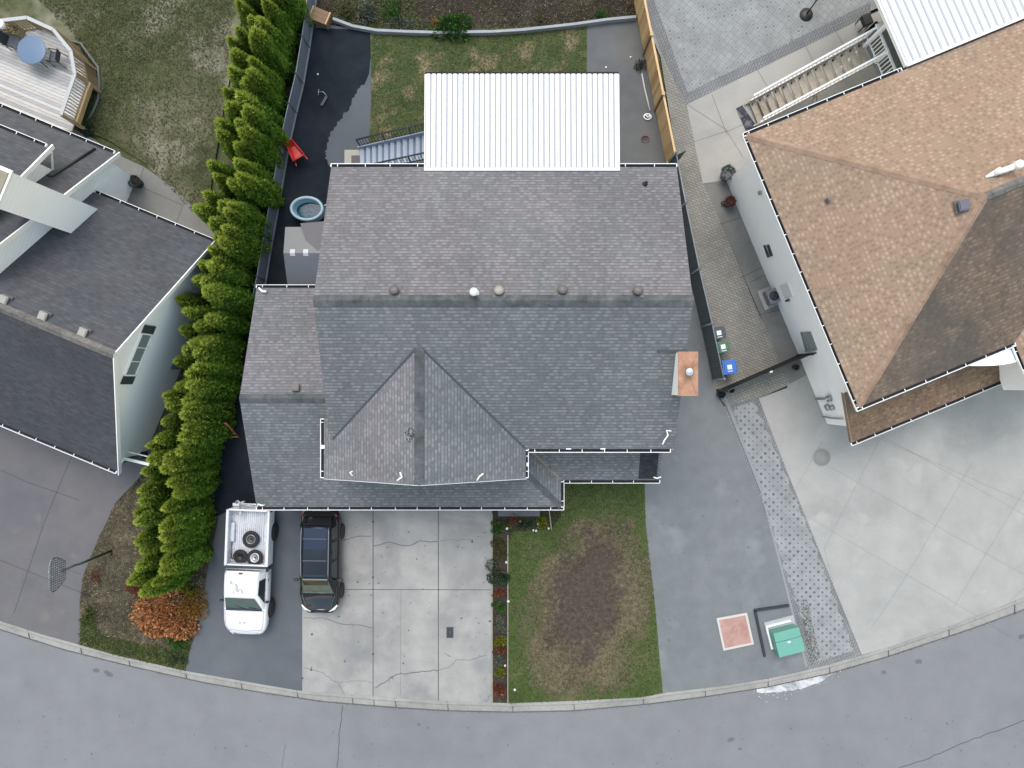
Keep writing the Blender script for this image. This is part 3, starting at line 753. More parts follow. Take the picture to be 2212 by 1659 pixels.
def zig(line, s_):
    out = []
    for a, b in zip(line[:-1], line[1:]):
        for k in range(4):
            t = k/4
            out.append((a[0]+(b[0]-a[0])*t + (4 if k % 2 else -3)*s_, a[1]+(b[1]-a[1])*t))
    out.append(line[-1]); return out
sheet('lattice_strip', zig(Lf, -1) + zig(Rt, 1)[::-1], 0.012, M['lattice_a'])

# loose growing stuff, too fine to count
def blades(name, px, n, size, m, label, seed, z=0.01, avoid=None, cat='grass', dens=None, up=1.2):
    rr = random.Random(seed); poly = [P2(*p) for p in px]
    av = [[P2(*p) for p in a] for a in (avoid or [])]
    x0 = min(p[0] for p in poly); x1 = max(p[0] for p in poly); y0 = min(p[1] for p in poly); y1 = max(p[1] for p in poly)
    mb = MB(); k = 0
    while k < n:
        x = rr.uniform(x0, x1); y = rr.uniform(y0, y1)
        if not inpoly(x, y, poly) or any(inpoly(x, y, a) for a in av): continue
        if dens and rr.random() > dens(x, y): k += 0.2; continue
        k += 1
        a = rr.uniform(0, 6.28); L = size*rr.uniform(.5, 1.3); wd = L*.28
        dx = math.cos(a); dy = math.sin(a); tl = rr.uniform(.2, 1.0)
        mb.add([(x-dy*wd/2, y+dx*wd/2, z), (x+dy*wd/2, y-dx*wd/2, z), (x+dx*L*tl, y+dy*L*tl, z+L*rr.uniform(.25, .8))], [(0,1,2)])
    return mk(name, mb, m, kind='stuff', label=label, cat=cat)
def qd(x, y):
    c = P(1275,1312); k = H/F; dy = (y-c.y)/(205*k); dx = ((x-c.x)-dy*.22*138*k)/(138*k)
    return math.hypot(dx, dy) + .16*math.sin(x*2.1+y*1.3) + .10*math.sin(x*5.3-y*4.1)
def gd(x, y): return min(1, max(.05, (qd(x,y)-.75)*3.2))
def dd_(x, y): q = qd(x,y); return min(1, max(0, (1.15-q)*3))*min(1, max(.12, (q-.35)*2.2))
blades('grass', [(1100,1050),(1390,1040),(1394,1130),(1410,1260),(1430,1495),(1389,1505),(1239,1513),(1100,1518)], 17000, 0.11, M['blade_green'], 'green grass of the front lawn', 31, dens=gd)
blades('dry_grass', [(1110,1080),(1388,1070),(1394,1130),(1410,1260),(1430,1490),(1239,1505),(1110,1510)], 7500, 0.10, M['blade_dry'], 'dry thin grass on the bare patch of front lawn', 32, z=0.014, dens=dd_)
blades('grass', [(805,78),(1265,58),(1265,165),(918,165),(918,290),(800,310)], 12000, 0.11, M['blade_mix'], 'patchy grass of the back lawn', 33, z=0.012)
blades('grass', [(60,-20),(520,-20),(500,60),(480,250),(445,480),(400,440),(310,350),(240,305),(190,280),(225,180),(150,60)], 13000, 0.13, M['blade_dry'], 'olive grass of the left-hand yard', 34, z=0.0)
blades('grass', [(60,-20),(500,-20),(490,100),(300,140),(230,300),(190,280),(225,180),(150,60)], 9000, 0.13, M['blade_mix'], 'greener grass by the round deck', 35, z=0.0)
blades('leaf_litter', [(345,990),(250,1085),(205,1180),(182,1240),(174,1300),(176,1388),(253,1412),(400,1444),(412,1400),(436,1330),(447,1240),(440,1100)], 9000, 0.12, M['litter'], 'fallen leaves and bark under the hedge', 41, z=0.02, cat='leaf litter')
blades('ground_cover', [(174,1330),(200,1330),(215,1370),(300,1390),(380,1400),(412,1380),(400,1446),(253,1414),(174,1390)], 2600, 0.16, M['litter_green'], 'low green weeds along the kerb', 42, z=0.02, cat='ground cover')
blades('leaf_litter', [(684,0),(1378,0),(1375,40),(1065,74),(850,72),(690,48)], 6000, 0.12, M['litter'], 'dead leaves and stems on the back garden soil', 43, z=0.01, cat='leaf litter')
blades('ground_cover', [(720,-5),(900,-5),(900,30),(940,66),(850,70),(720,50)], 2200, 0.16, M['blade_mix'], 'weeds growing in the back garden bed', 44, z=0.02, cat='ground cover')
mb = MB(); rr = random.Random(50)
for _ in range(1500):
    x = rr.uniform(-20, 2230); t = rr.gauss(1.12, .10) if rr.random() < .75 else rr.uniform(.1, 1.0)
    y = interp(KY, x)*(1-t)+interp(KR, x)*t; p = P(x, y, 0); s_ = rr.uniform(.008, .024); z = -.094 if t > 1.08 else (.014 if t < .3 else -.03)
    a = rr.uniform(0, 6.28); mb.add([(p.x+s_*math.cos(a+k*2.1), p.y+s_*math.sin(a+k*2.1), z+s_*.4*(k == 1)) for k in range(3)], [(0,1,2)])
mk('grit', mb, M['crack'], kind='stuff', label='grit and leaf crumbs lying along the kerb', cat='grit')
mb = MB(); rr = random.Random(52)
for _ in range(420):
    x, y = (rr.uniform(0,2212), rr.uniform(1545,1659)) if rr.random() < .45 else (rr.uniform(1400,1720), rr.uniform(1060,1440)) if rr.random() < .5 else (rr.uniform(660,1060), rr.uniform(1110,1490))
    z = -.094 if y > 1540 else .0125; p = P(x, y, 0); s_ = abs(rr.gauss(0,.022))+.008; k_ = 7
    if z > 0 and not (interp(KY, x) > y+4): continue
    if 1400 < x and z > 0 and x > 1560+(y-880)*.29: continue
    mb.face([(p.x+s_*rr.uniform(.7,1.2)*math.cos(6.283*k/k_), p.y+s_*rr.uniform(.7,1.2)*math.sin(6.283*k/k_), z) for k in range(k_)])
mk('oil_drips', mb, M['stain'], kind='stuff', label='small dark drips and crumbs scattered on the paving', cat='drips')
blades('moss', [(1728,1290),(1745,1300),(1772,1420),(1748,1440)], 700, 0.08, M['blade_dry'], 'moss and leaves along the lattice strip', 45, z=0.014, cat='moss')
# ------------------------------------------------------------------ building helpers
def gutter(parent, a, b, org, out, step=0.88, w=0.13, ends=True, name='gutter', seed=1):
    """open white eaves trough from a to b, hung outside the eave in direction out, with cross straps"""
    a = Vector(a); b = Vector(b); o = Vector(out).normalized(); d = (b-a); L = d.length; d.normalize()
    mb = MB(); zt = Vector((0,0,-0.02))
    mb.bar(a+o*w+zt, b+o*w+zt, 0.020, 0.10, 0)
    mb.bar(a+o*0.015+zt*1.5, b+o*0.015+zt*1.5, 0.02, 0.08, 1)
    mb.bar(a+o*w*.52+zt*4, b+o*w*.52+zt*4, w*.86, 0.03, 1)
    rr = random.Random(seed+int(L*10)); t = 0.25
    while t < L-0.1:
        p = a+d*t
        mb.bar(p+Vector((0,0,-.005)), p+o*w+Vector((0,0,.0)), 0.026, 0.02, 0)
        t += step*rr.uniform(.9, 1.1)
    if ends:
        for p in (a, b): mb.bar(p+zt, p+o*w+zt, 0.03, 0.10, 0)
    return mk(name, mb, [M['white'], M['gutter_in']], parent, org=org)
def ridgecap(parent, pts, w, m, org, name='ridge_cap', drop=0.5):
    mb = MB()
    for a, b in zip(pts[:-1], pts[1:]):
        a = Vector(a); b = Vector(b); d = (b-a).normalized(); q = d.cross(Vector((0,0,1))).normalized()*w/2
        up = Vector((0,0,.035)); dn = Vector((0,0,-w/2*drop+.03))
        L = (b-a).length; n = max(1, int(L/0.24))
        for i in range(n):
            p0 = a+d*(L*i/n); p1 = a+d*(L*(i+1)/n+.03); e = Vector((0,0,.012 if i % 2 else 0))
            mb.add([p0+up+e, p1+up+e, p1+q+dn+e, p0+q+dn+e, p0-q+dn+e, p1-q+dn+e], [(0,3,2,1),(0,1,5,4)])
    return mk(name, mb, m, parent, org=org)
def wallpoly(mb, pts, m=0): mb.face(pts, m)
def fascia(mb, a, b, h=0.18, t=0.03, m=0, z=-0.10):
    mb.bar(Vector(a)+Vector((0,0,z)), Vector(b)+Vector((0,0,z)), t, h, m)
def turtle(parent, p, org, m, r=0.2, yaw=0, square=False, tilt=0.0, name='roof_vent'):
    mb = MB()
    MM = Matrix.Translation(p) @ Matrix.Rotation(yaw, 4, 'Z') @ Matrix.Rotation(tilt, 4, 'X')
    if square:
        mb.box(-r*1.25, r*1.25, -r*1.25, r*1.25, -.02, .015, 1, MM); mb.box(-r*.7, r*.7, -r*.7, r*.7, .0, .12, 1, MM)
        mb.box(-r, r, -r, r, .12, .19, 0, MM); mb.box(-r*.8, r*.8, -r*.8, r*.8, .19, .215, 0, MM)
    else:
        mb.box(-r*1.3, r*1.3, -r*1.3, r*1.3, -.02, .015, 1, MM)
        sub = MB(); sub.lathe([(r*.75,0),(r*.75,.12),(r*1.05,.11),(r*1.08,.15),(r*.9,.21),(r*.5,.25),(0,.26)], (0,0,0), 16, 0)
        mb.add([MM @ Vector(v) for v in sub.v], sub.f, 0, smooth=True)
    return mk(name, mb, [m, M['vent_brown']], parent, org=org)
def window(parent, org, c, du, w, h, out, bars=1, glass='glass_dark', name='window', fr='white'):
    """window on a wall; c centre, du horizontal direction, out wall normal"""
    c = Vector(c); du = Vector(du).normalized(); o = Vector(out).normalized(); up = Vector((0,0,1))
    mb = MB(); f = .06
    for s_ in (-1, 1):
        mb.bar(c+du*s_*w/2-up*h/2+o*.03, c+du*s_*w/2+up*h/2+o*.03, f, f, 0, up=o)
        mb.bar(c+up*s_*h/2-du*(w/2+f/2)+o*.032, c+up*s_*h/2+du*(w/2+f/2)+o*.032, f, f, 0, up=o)
    for k in range(bars):
        x = -w/2 + w*(k+1)/(bars+1)
        mb.bar(c+du*x-up*h/2+o*.025, c+du*x+up*h/2+o*.025, .035, .04, 0, up=o)
    fo = mk(name, mb, M[fr], parent, org=org)
    g2 = MB(); e = o*.012
    g2.face([c-du*w/2-up*h/2+e, c+du*w/2-up*h/2+e, c+du*w/2+up*h/2+e, c-du*w/2+up*h/2+e])
    mk('pane', g2, M[glass], fo, org=org)
    return fo
def corrugated(name, mat, parent, org, O, du, dv, W, L, z0, z1, period=0.213, flat=0.62, hgt=0.06, seed=0):
    """rib roof sheet: O corner, du across the ribs (W), dv down the ribs (L)"""
    O = Vector(O); du = Vector(du).normalized(); dv = Vector(dv).normalized(); mb = MB()
    n = int(round(W/period)); p = W/n; prof = []
    for i in range(n):
        x = i*p
        prof += [(x, 0), (x+p*(1-flat)*.32, 0), (x+p*(1-flat)*.5, 1), (x+p*(1-(1-flat)*.5+.0)-p*0.0, 1)] if False else [(x, 0), (x+p*.16, 0), (x+p*.26, 1), (x+p*.90, 1)]
    prof.append((W, 0))
    vs = []
    for x, hh in prof:
        for t, z in ((0, z0), (1, z1)):
            q = O + du*x + dv*(L*t); vs.append((q.x, q.y, z+hh*hgt))
    k = len(prof)
    for i in range(k-1): mb.add(vs[2*i:2*i+4], [(0,1,3,2)], 1 if i % 4 == 0 else 0)
    mb.add([(a, b, c-.012) for a, b, c in vs], [(2*i+2, 2*i+3, 2*i+1, 2*i) for i in range(k-1)])
    return mk(name, mb, mat, parent, org=org)

# ------------------------------------------------------------------ the grey-roofed house
EZ, RZ = 5.2, 7.7          # main eave and ridge
XL, XR = -7.07, 6.44
YB, YF, YR = 8.48, -2.54, 2.97
PT = (RZ-EZ)/(YB-YR)
def zm(y): return RZ - PT*abs(y-YR)
GE = 2.8                   # garage / porch eave
GXL, GXR = -10.85, 2.08
GYB, GYF, GYR = 4.08, -5.22, -0.57
GRZ = 4.7
GP = (GRZ-GE)/(GYR-GYF)
def zg(y): return GRZ - GP*abs(y-GYR)
O1 = Vector((-2, 2, 0))
house = thing('detached_house', 'central two-storey house with weathered grey shingle roofs, white patio cover and reddish chimney cap', 'house', O1)

walls = MB()
wx0, wx1, wyb, wyf = -6.75, 6.05, 8.05, -2.1
def wallquad(mb, x0, y0, x1, y1, z0, zfa, zfb, m=0):
    mb.face([(x0,y0,z0),(x1,y1,z0),(x1,y1,zfb),(x0,y0,zfa)], m)
wallquad(walls, wx0, wyb, wx1, wyb, 0, 5.1, 5.1); 
walls.face([(wx0,wyf,0),(wx0,wyb,0),(wx0,wyb,zm(wyb)-.17),(wx0,YR,RZ-.17),(wx0,wyf,zm(wyf)-.17)])
walls.face([(wx1,wyf,0),(wx1,wyb,0),(wx1,wyb,zm(wyb)-.17),(wx1,YR,RZ-.17),(wx1,wyf,zm(wyf)-.17)])
wallquad(walls, wx0, wyf, wx1, wyf, 0, zm(wyf)-.17, zm(wyf)-.17)
# garage walls
gx0, gx1, gyb, gyf = -10.45, 1.62, 3.7, -4.8
wallquad(walls, gx0, gyf, gx1, gyf, 0, 2.78, 2.78)
wallquad(walls, gx0, gyb, wx0, gyb, 0, 2.9, 2.9)
walls.face([(gx0,gyf,0),(gx0,gyb,0),(gx0,gyb,zg(gyb)-.16),(gx0,GYR,GRZ-.16),(gx0,gyf,zg(gyf)-.16)])
wallquad(walls, gx1, gyf, gx1, wyf, 0, 2.8, 3.5)
# upper front gable wall
gc = -3.405; GH = 3.945; GRID = EZ + GH*PT
walls.face([(gc-GH+.4,-3.32,3.2),(gc+GH-.4,-3.32,3.2),(gc+GH-.4,-3.32,EZ+.1),(gc,-3.32,GRID-.15),(gc-GH+.4,-3.32,EZ+.1)])
wallquad(walls, gc-GH+.4, -3.32, gc-GH+.4, -1.0, 3.0, EZ, EZ)
wallquad(walls, gc+GH-.4, -3.32, gc+GH-.4, -2.1, 3.0, EZ, EZ)
mk('wall', walls, M['siding_white'], house, org=O1)

# roof planes
rf = MB()
rf.slope([(XL,YB,EZ),(XR,YB,EZ),(XR,YR,RZ),(XL,YR,RZ)], m=0)
mk('roof', rf, [M['shingle_grey_lit'], M['fascia']], house, org=O1)
rf = MB()
vy = YF + GH       # where the gable ridge meets the main slope
rf.slope([(XL,YR,RZ),(XR,YR,RZ),(XR-.10,YF,EZ),(gc+GH,YF,EZ),(gc,vy,GRID),(XL,-2.26,zm(-2.26))], m=0)
mk('roof', rf, [M['shingle_green_shade'], M['fascia']], house, org=O1)
rf = MB()
GYL = -3.69
rf.slope([(gc-GH,GYL,EZ),(gc,GYL-.01,GRID),(gc,vy,GRID+.004),(XL,-2.26,zm(-2.26)+.004),(XL-.01,-1.37,EZ+.14),(gc-GH,-1.37,EZ)], m=0)
mk('roof', rf, [M['shingle_grey_lit'], M['fascia']], house, org=O1)
rf = MB()
rf.slope([(gc,GYL-.01,GRID),(gc+GH,GYL,EZ),(gc+GH,YF,EZ+.004),(gc,vy,GRID+.004)], m=0)
mk('roof', rf, [M['shingle_green_shade'], M['fascia']], house, org=O1)
# garage roof: rear slope
rf = MB()
rf.slope([(GXL,GYB,GE),(XL+.6,GYB,GE),(XL+.6,GYR,GRZ),(GXL,GYR,GRZ)], m=0)
mk('roof', rf, [M['shingle_grey_lit'], M['fascia']], house, org=O1)
# garage front slope with hipped right end, then the porch slope behind the valley
rf = MB()
e = (GXR - (GYF*-1 - 3.3)*1)        # hip foot
hz = GE + GP*1.95
rf.slope([(GXL,GYF,GE),(GXR,GYF,GE),(GXR-1.95,GYF+1.95,hz),(-7.0,GYF+1.95,hz),(-7.0,GYR,GRZ),(GXL,GYR,GRZ)], m=0)
mk('roof', rf, [M['shingle_green_shade'], M['fascia']], house, org=O1)
rf = MB()
rf.slope([(GXR,GYF,GE),(GXR,-4.08,GE),(GXR-1.95,-4.08+1.95,hz),(GXR-1.95,GYF+1.95,hz)], m=0)
rf.slope([(GXR,-4.08,GE),(6.27,-4.08,GE),(6.27,-2.10,GE+GP*1.98),(GXR-1.98,-2.10,GE+GP*1.98)], m=0)
mk('roof', rf, [M['shingle_green_shade'], M['fascia']], house, org=O1)
pt = MB(); a0 = .008
pt.slope([(5.36,-4.06,GE+a0),(6.14,-4.06,GE+a0),(6.14,-2.2,GE+GP*1.88+a0),(5.36,-2.2,GE+GP*1.88+a0)], th=.006)
mk('roof_patch', pt, M['shingle_dark'], house, org=O1, label='near-black patch of newer shingles')
# caps, valleys, hip
ridgecap(house, [(XL,YR,RZ),(XR,YR,RZ)], 0.42, M['cap_green'], O1)
ridgecap(house, [(gc,GYL,GRID),(gc,vy+.1,GRID)], 0.36, M['cap_green'], O1)
ridgecap(house, [(GXL,GYR,GRZ),(wx0,GYR,GRZ)], 0.36, M['cap_green'], O1)
ridgecap(house, [(GXR,GYF,GE),(GXR-1.9,GYF+1.9,GE+GP*1.9)], 0.26, M['cap_green'], O1)
vm = MB()
for sx_ in (-1, 1):
    q = Vector((0,0,.012))
    fx = gc+sx_*(GH-.02) if sx_ > 0 else XL+.12
    t = abs(fx-gc)/GH
    vm.bar(Vector((gc+sx_*.12,vy-.12,GRID-.05))+q, Vector((fx, vy-GH*t, GRID-GH*PT*t))+q, 0.085, 0.02)
mk('valley_flashing', vm, M['valley'], house, org=O1)
vm = MB(); vm.bar((GXR,-4.08,GE+.012),(GXR-1.6,-2.48,GE+GP*1.6+.012),.05,.02)
mk('valley_flashing', vm, M['cap_tan'], house, org=O1)
# gutters
gutter(house, (XL,YB,EZ), (-3.41,YB,EZ), O1, (0,1,0), 1.05)
gutter(house, (4.18,YB,EZ), (XR,YB,EZ), O1, (0,1,0), 1.05)
gutter(house, (gc+GH+.1,YF,EZ), (XR-.25,YF,EZ), O1, (0,-1,0))
gutter(house, (gc-GH,-3.66,EZ), (gc-GH,-1.37,EZ), O1, (-1,0,0))
gutter(house, (gc+GH,-3.66,EZ), (gc+GH,YF-.05,EZ), O1, (1,0,0), .6, .10)
gutter(house, (GXL,GYF,GE), (GXR+.12,GYF,GE), O1, (0,-1,0), .95)
gutter(house, (GXR,GYF,GE), (GXR,-4.15,GE), O1, (1,0,0), 2.0)
gutter(house, (GXR+.12,-4.08,GE), (6.27,-4.08,GE), O1, (0,-1,0), .95)
gutter(house, (GXL,GYB,GE), (XL-.1,GYB,GE), O1, (0,1,0), 1.0)
# rake trim boards
fb = MB()
for a, b in (((gc-GH,GYL-.03,EZ),(gc,GYL-.04,GRID)),((gc,GYL-.04,GRID),(gc+GH,GYL-.03,EZ)),((XL+.02,YB,EZ),(XL+.02,YR,RZ)),((XL+.02,YR,RZ),(XL+.02,-1.4,zm(-1.4))),((XR-.02,YB,EZ),(XR-.02,YR,RZ)),((XR-.03,YR,RZ),(XR-.13,YF,EZ)),
             ((GXL+.02,GYF,GE),(GXL+.02,GYR,GRZ)),((GXL+.02,GYR,GRZ),(GXL+.02,GYB,GE))):
    fb = MB(); fascia(fb, a, b, .16, .025, 0, -.16); mk('rake_board', fb, M['fascia'], house, org=O1)
# vents on the ridge
for k, (x, y, mm) in enumerate(((852,630,'vent_brown'),(1078,631,'vent_tan'),(1215,629,'vent_brown'),(1377,631,'vent_brown'))):
    p = P(x, y, 7.62); p.z = zm(p.y)+.01
    turtle(house, p, O1, M[mm], .17, tilt=-math.atan(PT))
p = P(638, 840, 4.7); p.z = zg(p.y); turtle(house, p, O1, M['vent_brown'], .15, square=True, tilt=-math.atan(GP))
def pipe(parent, p, org, m, r, h, cap=False, name='vent_pipe'):
    mb = MB(); mb.lathe([(r*2.2,-.02),(r*1.5,.05),(r,.06),(r,h),(r*.75,h),(r*.7,h-.1)], p, 14, 0)
    if cap: mb.lathe([(r*1.2,h+.02),(r*1.7,h+.04),(r*1.6,h+.12),(0,h+.16)], p, 14, 0)
    return mk(name, mb, m, parent, org=org)
p = P(1025, 634, 7.6); p.z = zm(p.y); pipe(house, p, O1, M['white_metal'], .09, .42, True)
p = P(1395, 396, 5.7); p.z = zm(p.y); pipe(house, p, O1, M['black'], .055, .28)
p = P(885, 940, 7.0); mb = MB()
rr = random.Random(5)
for _ in range(46):
    a = rr.uniform(0, 6.28); q = rr.random()**.6*.26
    x = p.x+q*math.cos(a)*.8; y = p.y+q*math.sin(a); z = GRID-abs(x-gc)*PT+.012; s_ = rr.uniform(.015, .04)
    mb.lathe([(s_,-.01),(s_*.7,.012),(0,.018)], (x,y,z), 5, 0)
mk('moss_patch', mb, plain('moss', (.035,.05,.04), .95, var=.3), house, org=O1, kind='stuff')
# loose white downpipe elbows lying at the eaves
def elbow(pts, z, r=.032, sl_=None):
    mb = MB(); mb.tube([(P2(x, y, z+dz)[0], P2(x, y, z+dz)[1], z+dz) for x, y, dz in pts], r, 8)
    return mk('downpipe', mb, M['white'], house, org=O1)
elbow([(1450,931,.10),(1440,930,.13),(1443,940,.12),(1436,950,.10),(1431,960,.06)], 5.42)
elbow([(765,1016,.1),(756,1021,.14),(762,1028,.12)], 5.62)
elbow([(864,1020,.1),(868,1030,.14),(858,1038,.08)], 6.9)
elbow([(1044,1023,.1),(1036,1029,.14),(1030,1038,.08)], 6.2)
elbow([(1428,1030,.12),(1420,1033,.06),(1412,1031,.12)], 2.85)
elbow([(572,1090,.0),(566,1092,.1),(558,1089,.12),(556,1094,-.05)], 2.9)
elbow([(559,622,.05),(566,629,.08),(575,630,.10)], 2.9, .05)
for px_, py_, z_ in ((1302,967,5.15),(1228,967,5.15),(699,965,5.15),(1136,1003,5.1)):
    q = P(px_, py_, z_); mb = MB(); mb.box(q.x-.10, q.x+.10, q.y-.07, q.y+.07, q.z-.05, q.z+.06)
    mk('gutter_outlet', mb, M['white'], house, org=O1)
# chimney: white chase, copper-coloured cap, domed flue
ch = MB(); cx0, cx1, cy0, cy1, cz = 6.0, 6.72, -.43, 1.17, 7.33
ch.box(cx0+.02, cx1-.02, cy0+.02, cy1-.02, 0, cz-.04)
cho = mk('chimney', ch, M['siding_white'], house, org=O1)
cc = MB(); cc.box(cx0, cx1, cy0, cy1, cz-.04, cz); cc.bar((cx0+.02,cy0+.02,cz+.004),(cx1-.02,cy1-.02,cz+.02),.012,.01); cc.bar((cx0+.02,cy1-.02,cz+.004),(cx1-.02,cy0+.02,cz+.02),.012,.01)
mk('chimney_cap', cc, M['copper'], cho, org=O1)
q = P(1489, 803, cz+.3); mb = MB(); mb.lathe([(.09,-.3),(.09,.0),(.17,.02),(.175,.06),(.12,.12),(.05,.15),(0,.155)], (q.x, q.y, cz+.3), 20, 0)
mk('flue', mb, M['steel'], cho, org=O1)
fl = MB(); fl.bar((5.35,1.22,zm(1.22)+.03),(6.44,1.22,zm(1.22)+.03),.08,.05)
mk('flashing', fl, M['valley'], cho, org=O1)

# patio cover with rib sheeting, its beams and posts, deck floor and stair
PX0, PX1, PYT, PYB = P(918,0,5.2).x, P(1337,0,5.2).x, P(0,160,5.1).y, P(0,365,5.28).y
corrugated('patio_roof', [M['white_metal'], M['valley_shade']], house, O1, (PX0,PYB,0), (1,0,0), (0,1,0), PX1-PX0, PYT-PYB, 5.28, 5.08)
mb = MB()
mb.bar((PX0,PYT+.05,5.02),(PX1,PYT+.05,5.02),.09,.12,1); mb.bar((PX0-.0,PYB,5.19),(PX0-.0,PYT,5.0),.05,.16); mb.bar((PX1,PYB,5.19),(PX1,PYT,5.0),.05,.16)
mb.bar((PX0-.02,PYB-.02,5.27),(PX1+.02,PYB-.02,5.27),.10,.12)
for x in (PX0+.3, (PX0+PX1)/2, PX1-.3): mb.box(x-.07, x+.07, PYT-.45, PYT-.31, 0, 4.95)
mk('patio_frame', mb, [M['white'], M['gutter_in']], house, org=O1)
mb = MB(); mb.box(PX0+.05, PX1-.2, wyb, PYT-.3, 2.35, 2.5); mk('deck', mb, M['deck_rail'], house, org=O1)
sx0, sx1 = -7.0, -3.3; sy0, sy1 = 9.75, 10.97
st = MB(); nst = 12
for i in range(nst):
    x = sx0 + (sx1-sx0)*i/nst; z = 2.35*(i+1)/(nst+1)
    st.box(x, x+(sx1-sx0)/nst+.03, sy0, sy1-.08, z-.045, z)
    st.box(x+.17, x+(sx1-sx0)/nst, sy0+.01, sy1-.10, z, z+.004, 1)  # rear of each tread darker: shade of the next step as colour
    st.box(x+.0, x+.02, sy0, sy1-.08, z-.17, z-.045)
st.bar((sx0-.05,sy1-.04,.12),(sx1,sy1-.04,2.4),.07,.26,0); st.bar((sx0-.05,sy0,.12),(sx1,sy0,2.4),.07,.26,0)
sto = mk('staircase', st, [M['step_blue'], plain('step_shade_strip', (.13,.165,.215), .8, var=.2)], house, org=O1)
for yy in (sy1, sy0-.03):
    mb = MB(); hh = .95
    mb.bar((sx0-.02,yy,.1+hh),(sx1,yy,2.4+hh),.06,.05); mb.bar((sx0,yy,.28),(sx1,yy,2.55),.04,.04)
    nb = 26
    for i in range(nb+1):
        x = sx0 + (sx1-sx0)*i/nb; z = .25 + 2.3*i/nb; q = .028 if i % 9 == 0 else .011
        mb.box(x-q, x+q, yy-q, yy+q, z-.1, z+hh-.12)
    mk('railing', mb, M['black_metal'], sto, org=O1)
mb = MB(); a = P(745,325); b = P(782,365); mb.box(a.x, b.x, b.y-.6, a.y, 0, .09); mk('stair_landing', mb, plain('landing', (.30,.295,.25), .9), house, org=O1)
# windows, garage doors, front steps, porch post
for cx_ in (-8.2, -3.9): 
    mb = MB(); 
    for k in range(4): mb.box(cx_-1.55, cx_+1.55, gyf-.05, gyf-.02, .02+k*.53, .53+k*.53-.01)
    mk('garage_door', mb, M['garage_door'], house, org=O1)
window(house, O1, (gc,-3.325,4.5), (1,0,0), 1.6, 1.1, (0,-1,0))
window(house, O1, (3.2,-2.105,4.2), (1,0,0), 1.8, .9, (0,-1,0)); window(house, O1, (4.2,-2.105,1.6), (1,0,0), 1.6, 1.2, (0,-1,0))
window(house, O1, (-5.2,8.055,3.9), (1,0,0), 1.2, 1.1, (0,1,0)); window(house, O1, (5.2,8.055,3.9), (1,0,0), 1.2, 1.1, (0,1,0)); window(house, O1, (6.06,5.0,3.9), (0,1,0), 1.2, 1.0, (1,0,0))
window(house, O1, (0.0,8.055,3.6), (1,0,0), 1.9, 2.0, (0,1,0), name='patio_door'); window(house, O1, (1.63,-3.1,1.7), (0,1,0), 1.0, 1.2, (1,0,0))
mb = MB(); mb.box(.0+.1, .95, -2.16, -2.11, .15, 2.15); mk('front_door', mb, M['shutter'], house, org=O1)
mb = MB(); a = P(1076,1096); b = P(1166,1113); mb.box(a.x, b.x, b.y-.02, -2.5, 0, .16); mk('front_step', mb, M['concrete_dark'], house, org=O1)
mb = MB(); mb.box(6.0, 6.14, -4.0, -3.86, 0, 2.75); mb.box(2.2, 6.1, -3.9, -2.15, 0, .1); mk('porch', mb, M['white'], house, org=O1)

# ------------------------------------------------------------------ left neighbour's house, turned 22.5 degrees
c22, s22 = math.cos(R(22.5)), math.sin(R(22.5))
def LA(u, v, z=0): return Vector((u*c22+v*s22, -u*s22+v*c22, z))
dU, dV = LA(1,0), LA(0,1)
O2 = LA(-20, -3); 
lh = thing('detached_house', 'white house with dark slate-grey roofs and tall white chimney box, left of the hedge', 'house', O2)
B1R, B1E, B1Z, B1V0, B1V1, B1VR, B1U = 6.55, 2.5, 0, -9.93, .73, -4.67, -14.13
def z1(v): return B1R - (B1R-B1E)*(abs(v-B1VR)/((B1V1-B1VR) if v > B1VR else (B1VR-B1V0)))
UL = -36
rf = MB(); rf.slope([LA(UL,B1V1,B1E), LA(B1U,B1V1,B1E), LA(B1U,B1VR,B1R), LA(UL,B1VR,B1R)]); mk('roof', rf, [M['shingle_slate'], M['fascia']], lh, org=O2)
rf = MB(); rf.slope([LA(UL,B1VR,B1R), LA(B1U,B1VR,B1R), LA(B1U,B1V0,B1E), LA(UL,B1V0,B1E)]); mk('roof', rf, [M['shingle_slate_shade'], M['fascia']], lh, org=O2)
ridgecap(lh, [LA(UL,B1VR,B1R), LA(B1U,B1VR,B1R)], .34, M['cap_slate'], O2, drop=.8)
gutter(lh, LA(-19.7,B1V1,B1E), LA(B1U,B1V1,B1E), O2, dV, .85)
gutter(lh, LA(-30,B1V0,B1E), LA(B1U-.1,B1V0,B1E), O2, -dV, .85)
fb = MB(); fascia(fb, LA(B1U+.02,B1V0-.1,B1E), LA(B1U+.02,B1VR,B1R), .2, .04); mk('rake_board', fb, M['white'], lh, org=O2); fb = MB(); fascia(fb, LA(B1U+.02,B1VR,B1R), LA(B1U+.02,B1V1+.1,B1E), .2, .04); mk('rake_board', fb, M['white'], lh, org=O2)
W1 = -14.46
wm = MB()
wm.face([LA(W1,B1V0+.45,0), LA(W1,B1V1-.45,0), LA(W1,B1V1-.45,z1(B1V1-.45)-.15), LA(W1,B1VR,B1R-.15), LA(W1,B1V0+.45,z1(B1V0+.45)-.15)])
wm.face([LA(UL,B1V0+.45,0), LA(W1,B1V0+.45,0), LA(W1,B1V0+.45,2.75), LA(UL,B1V0+.45,2.75)])
wm.face([LA(UL,B1V1-.45,0), LA(W1,B1V1-.45,0), LA(W1,B1V1-.45,2.75), LA(UL,B1V1-.45,2.75)])
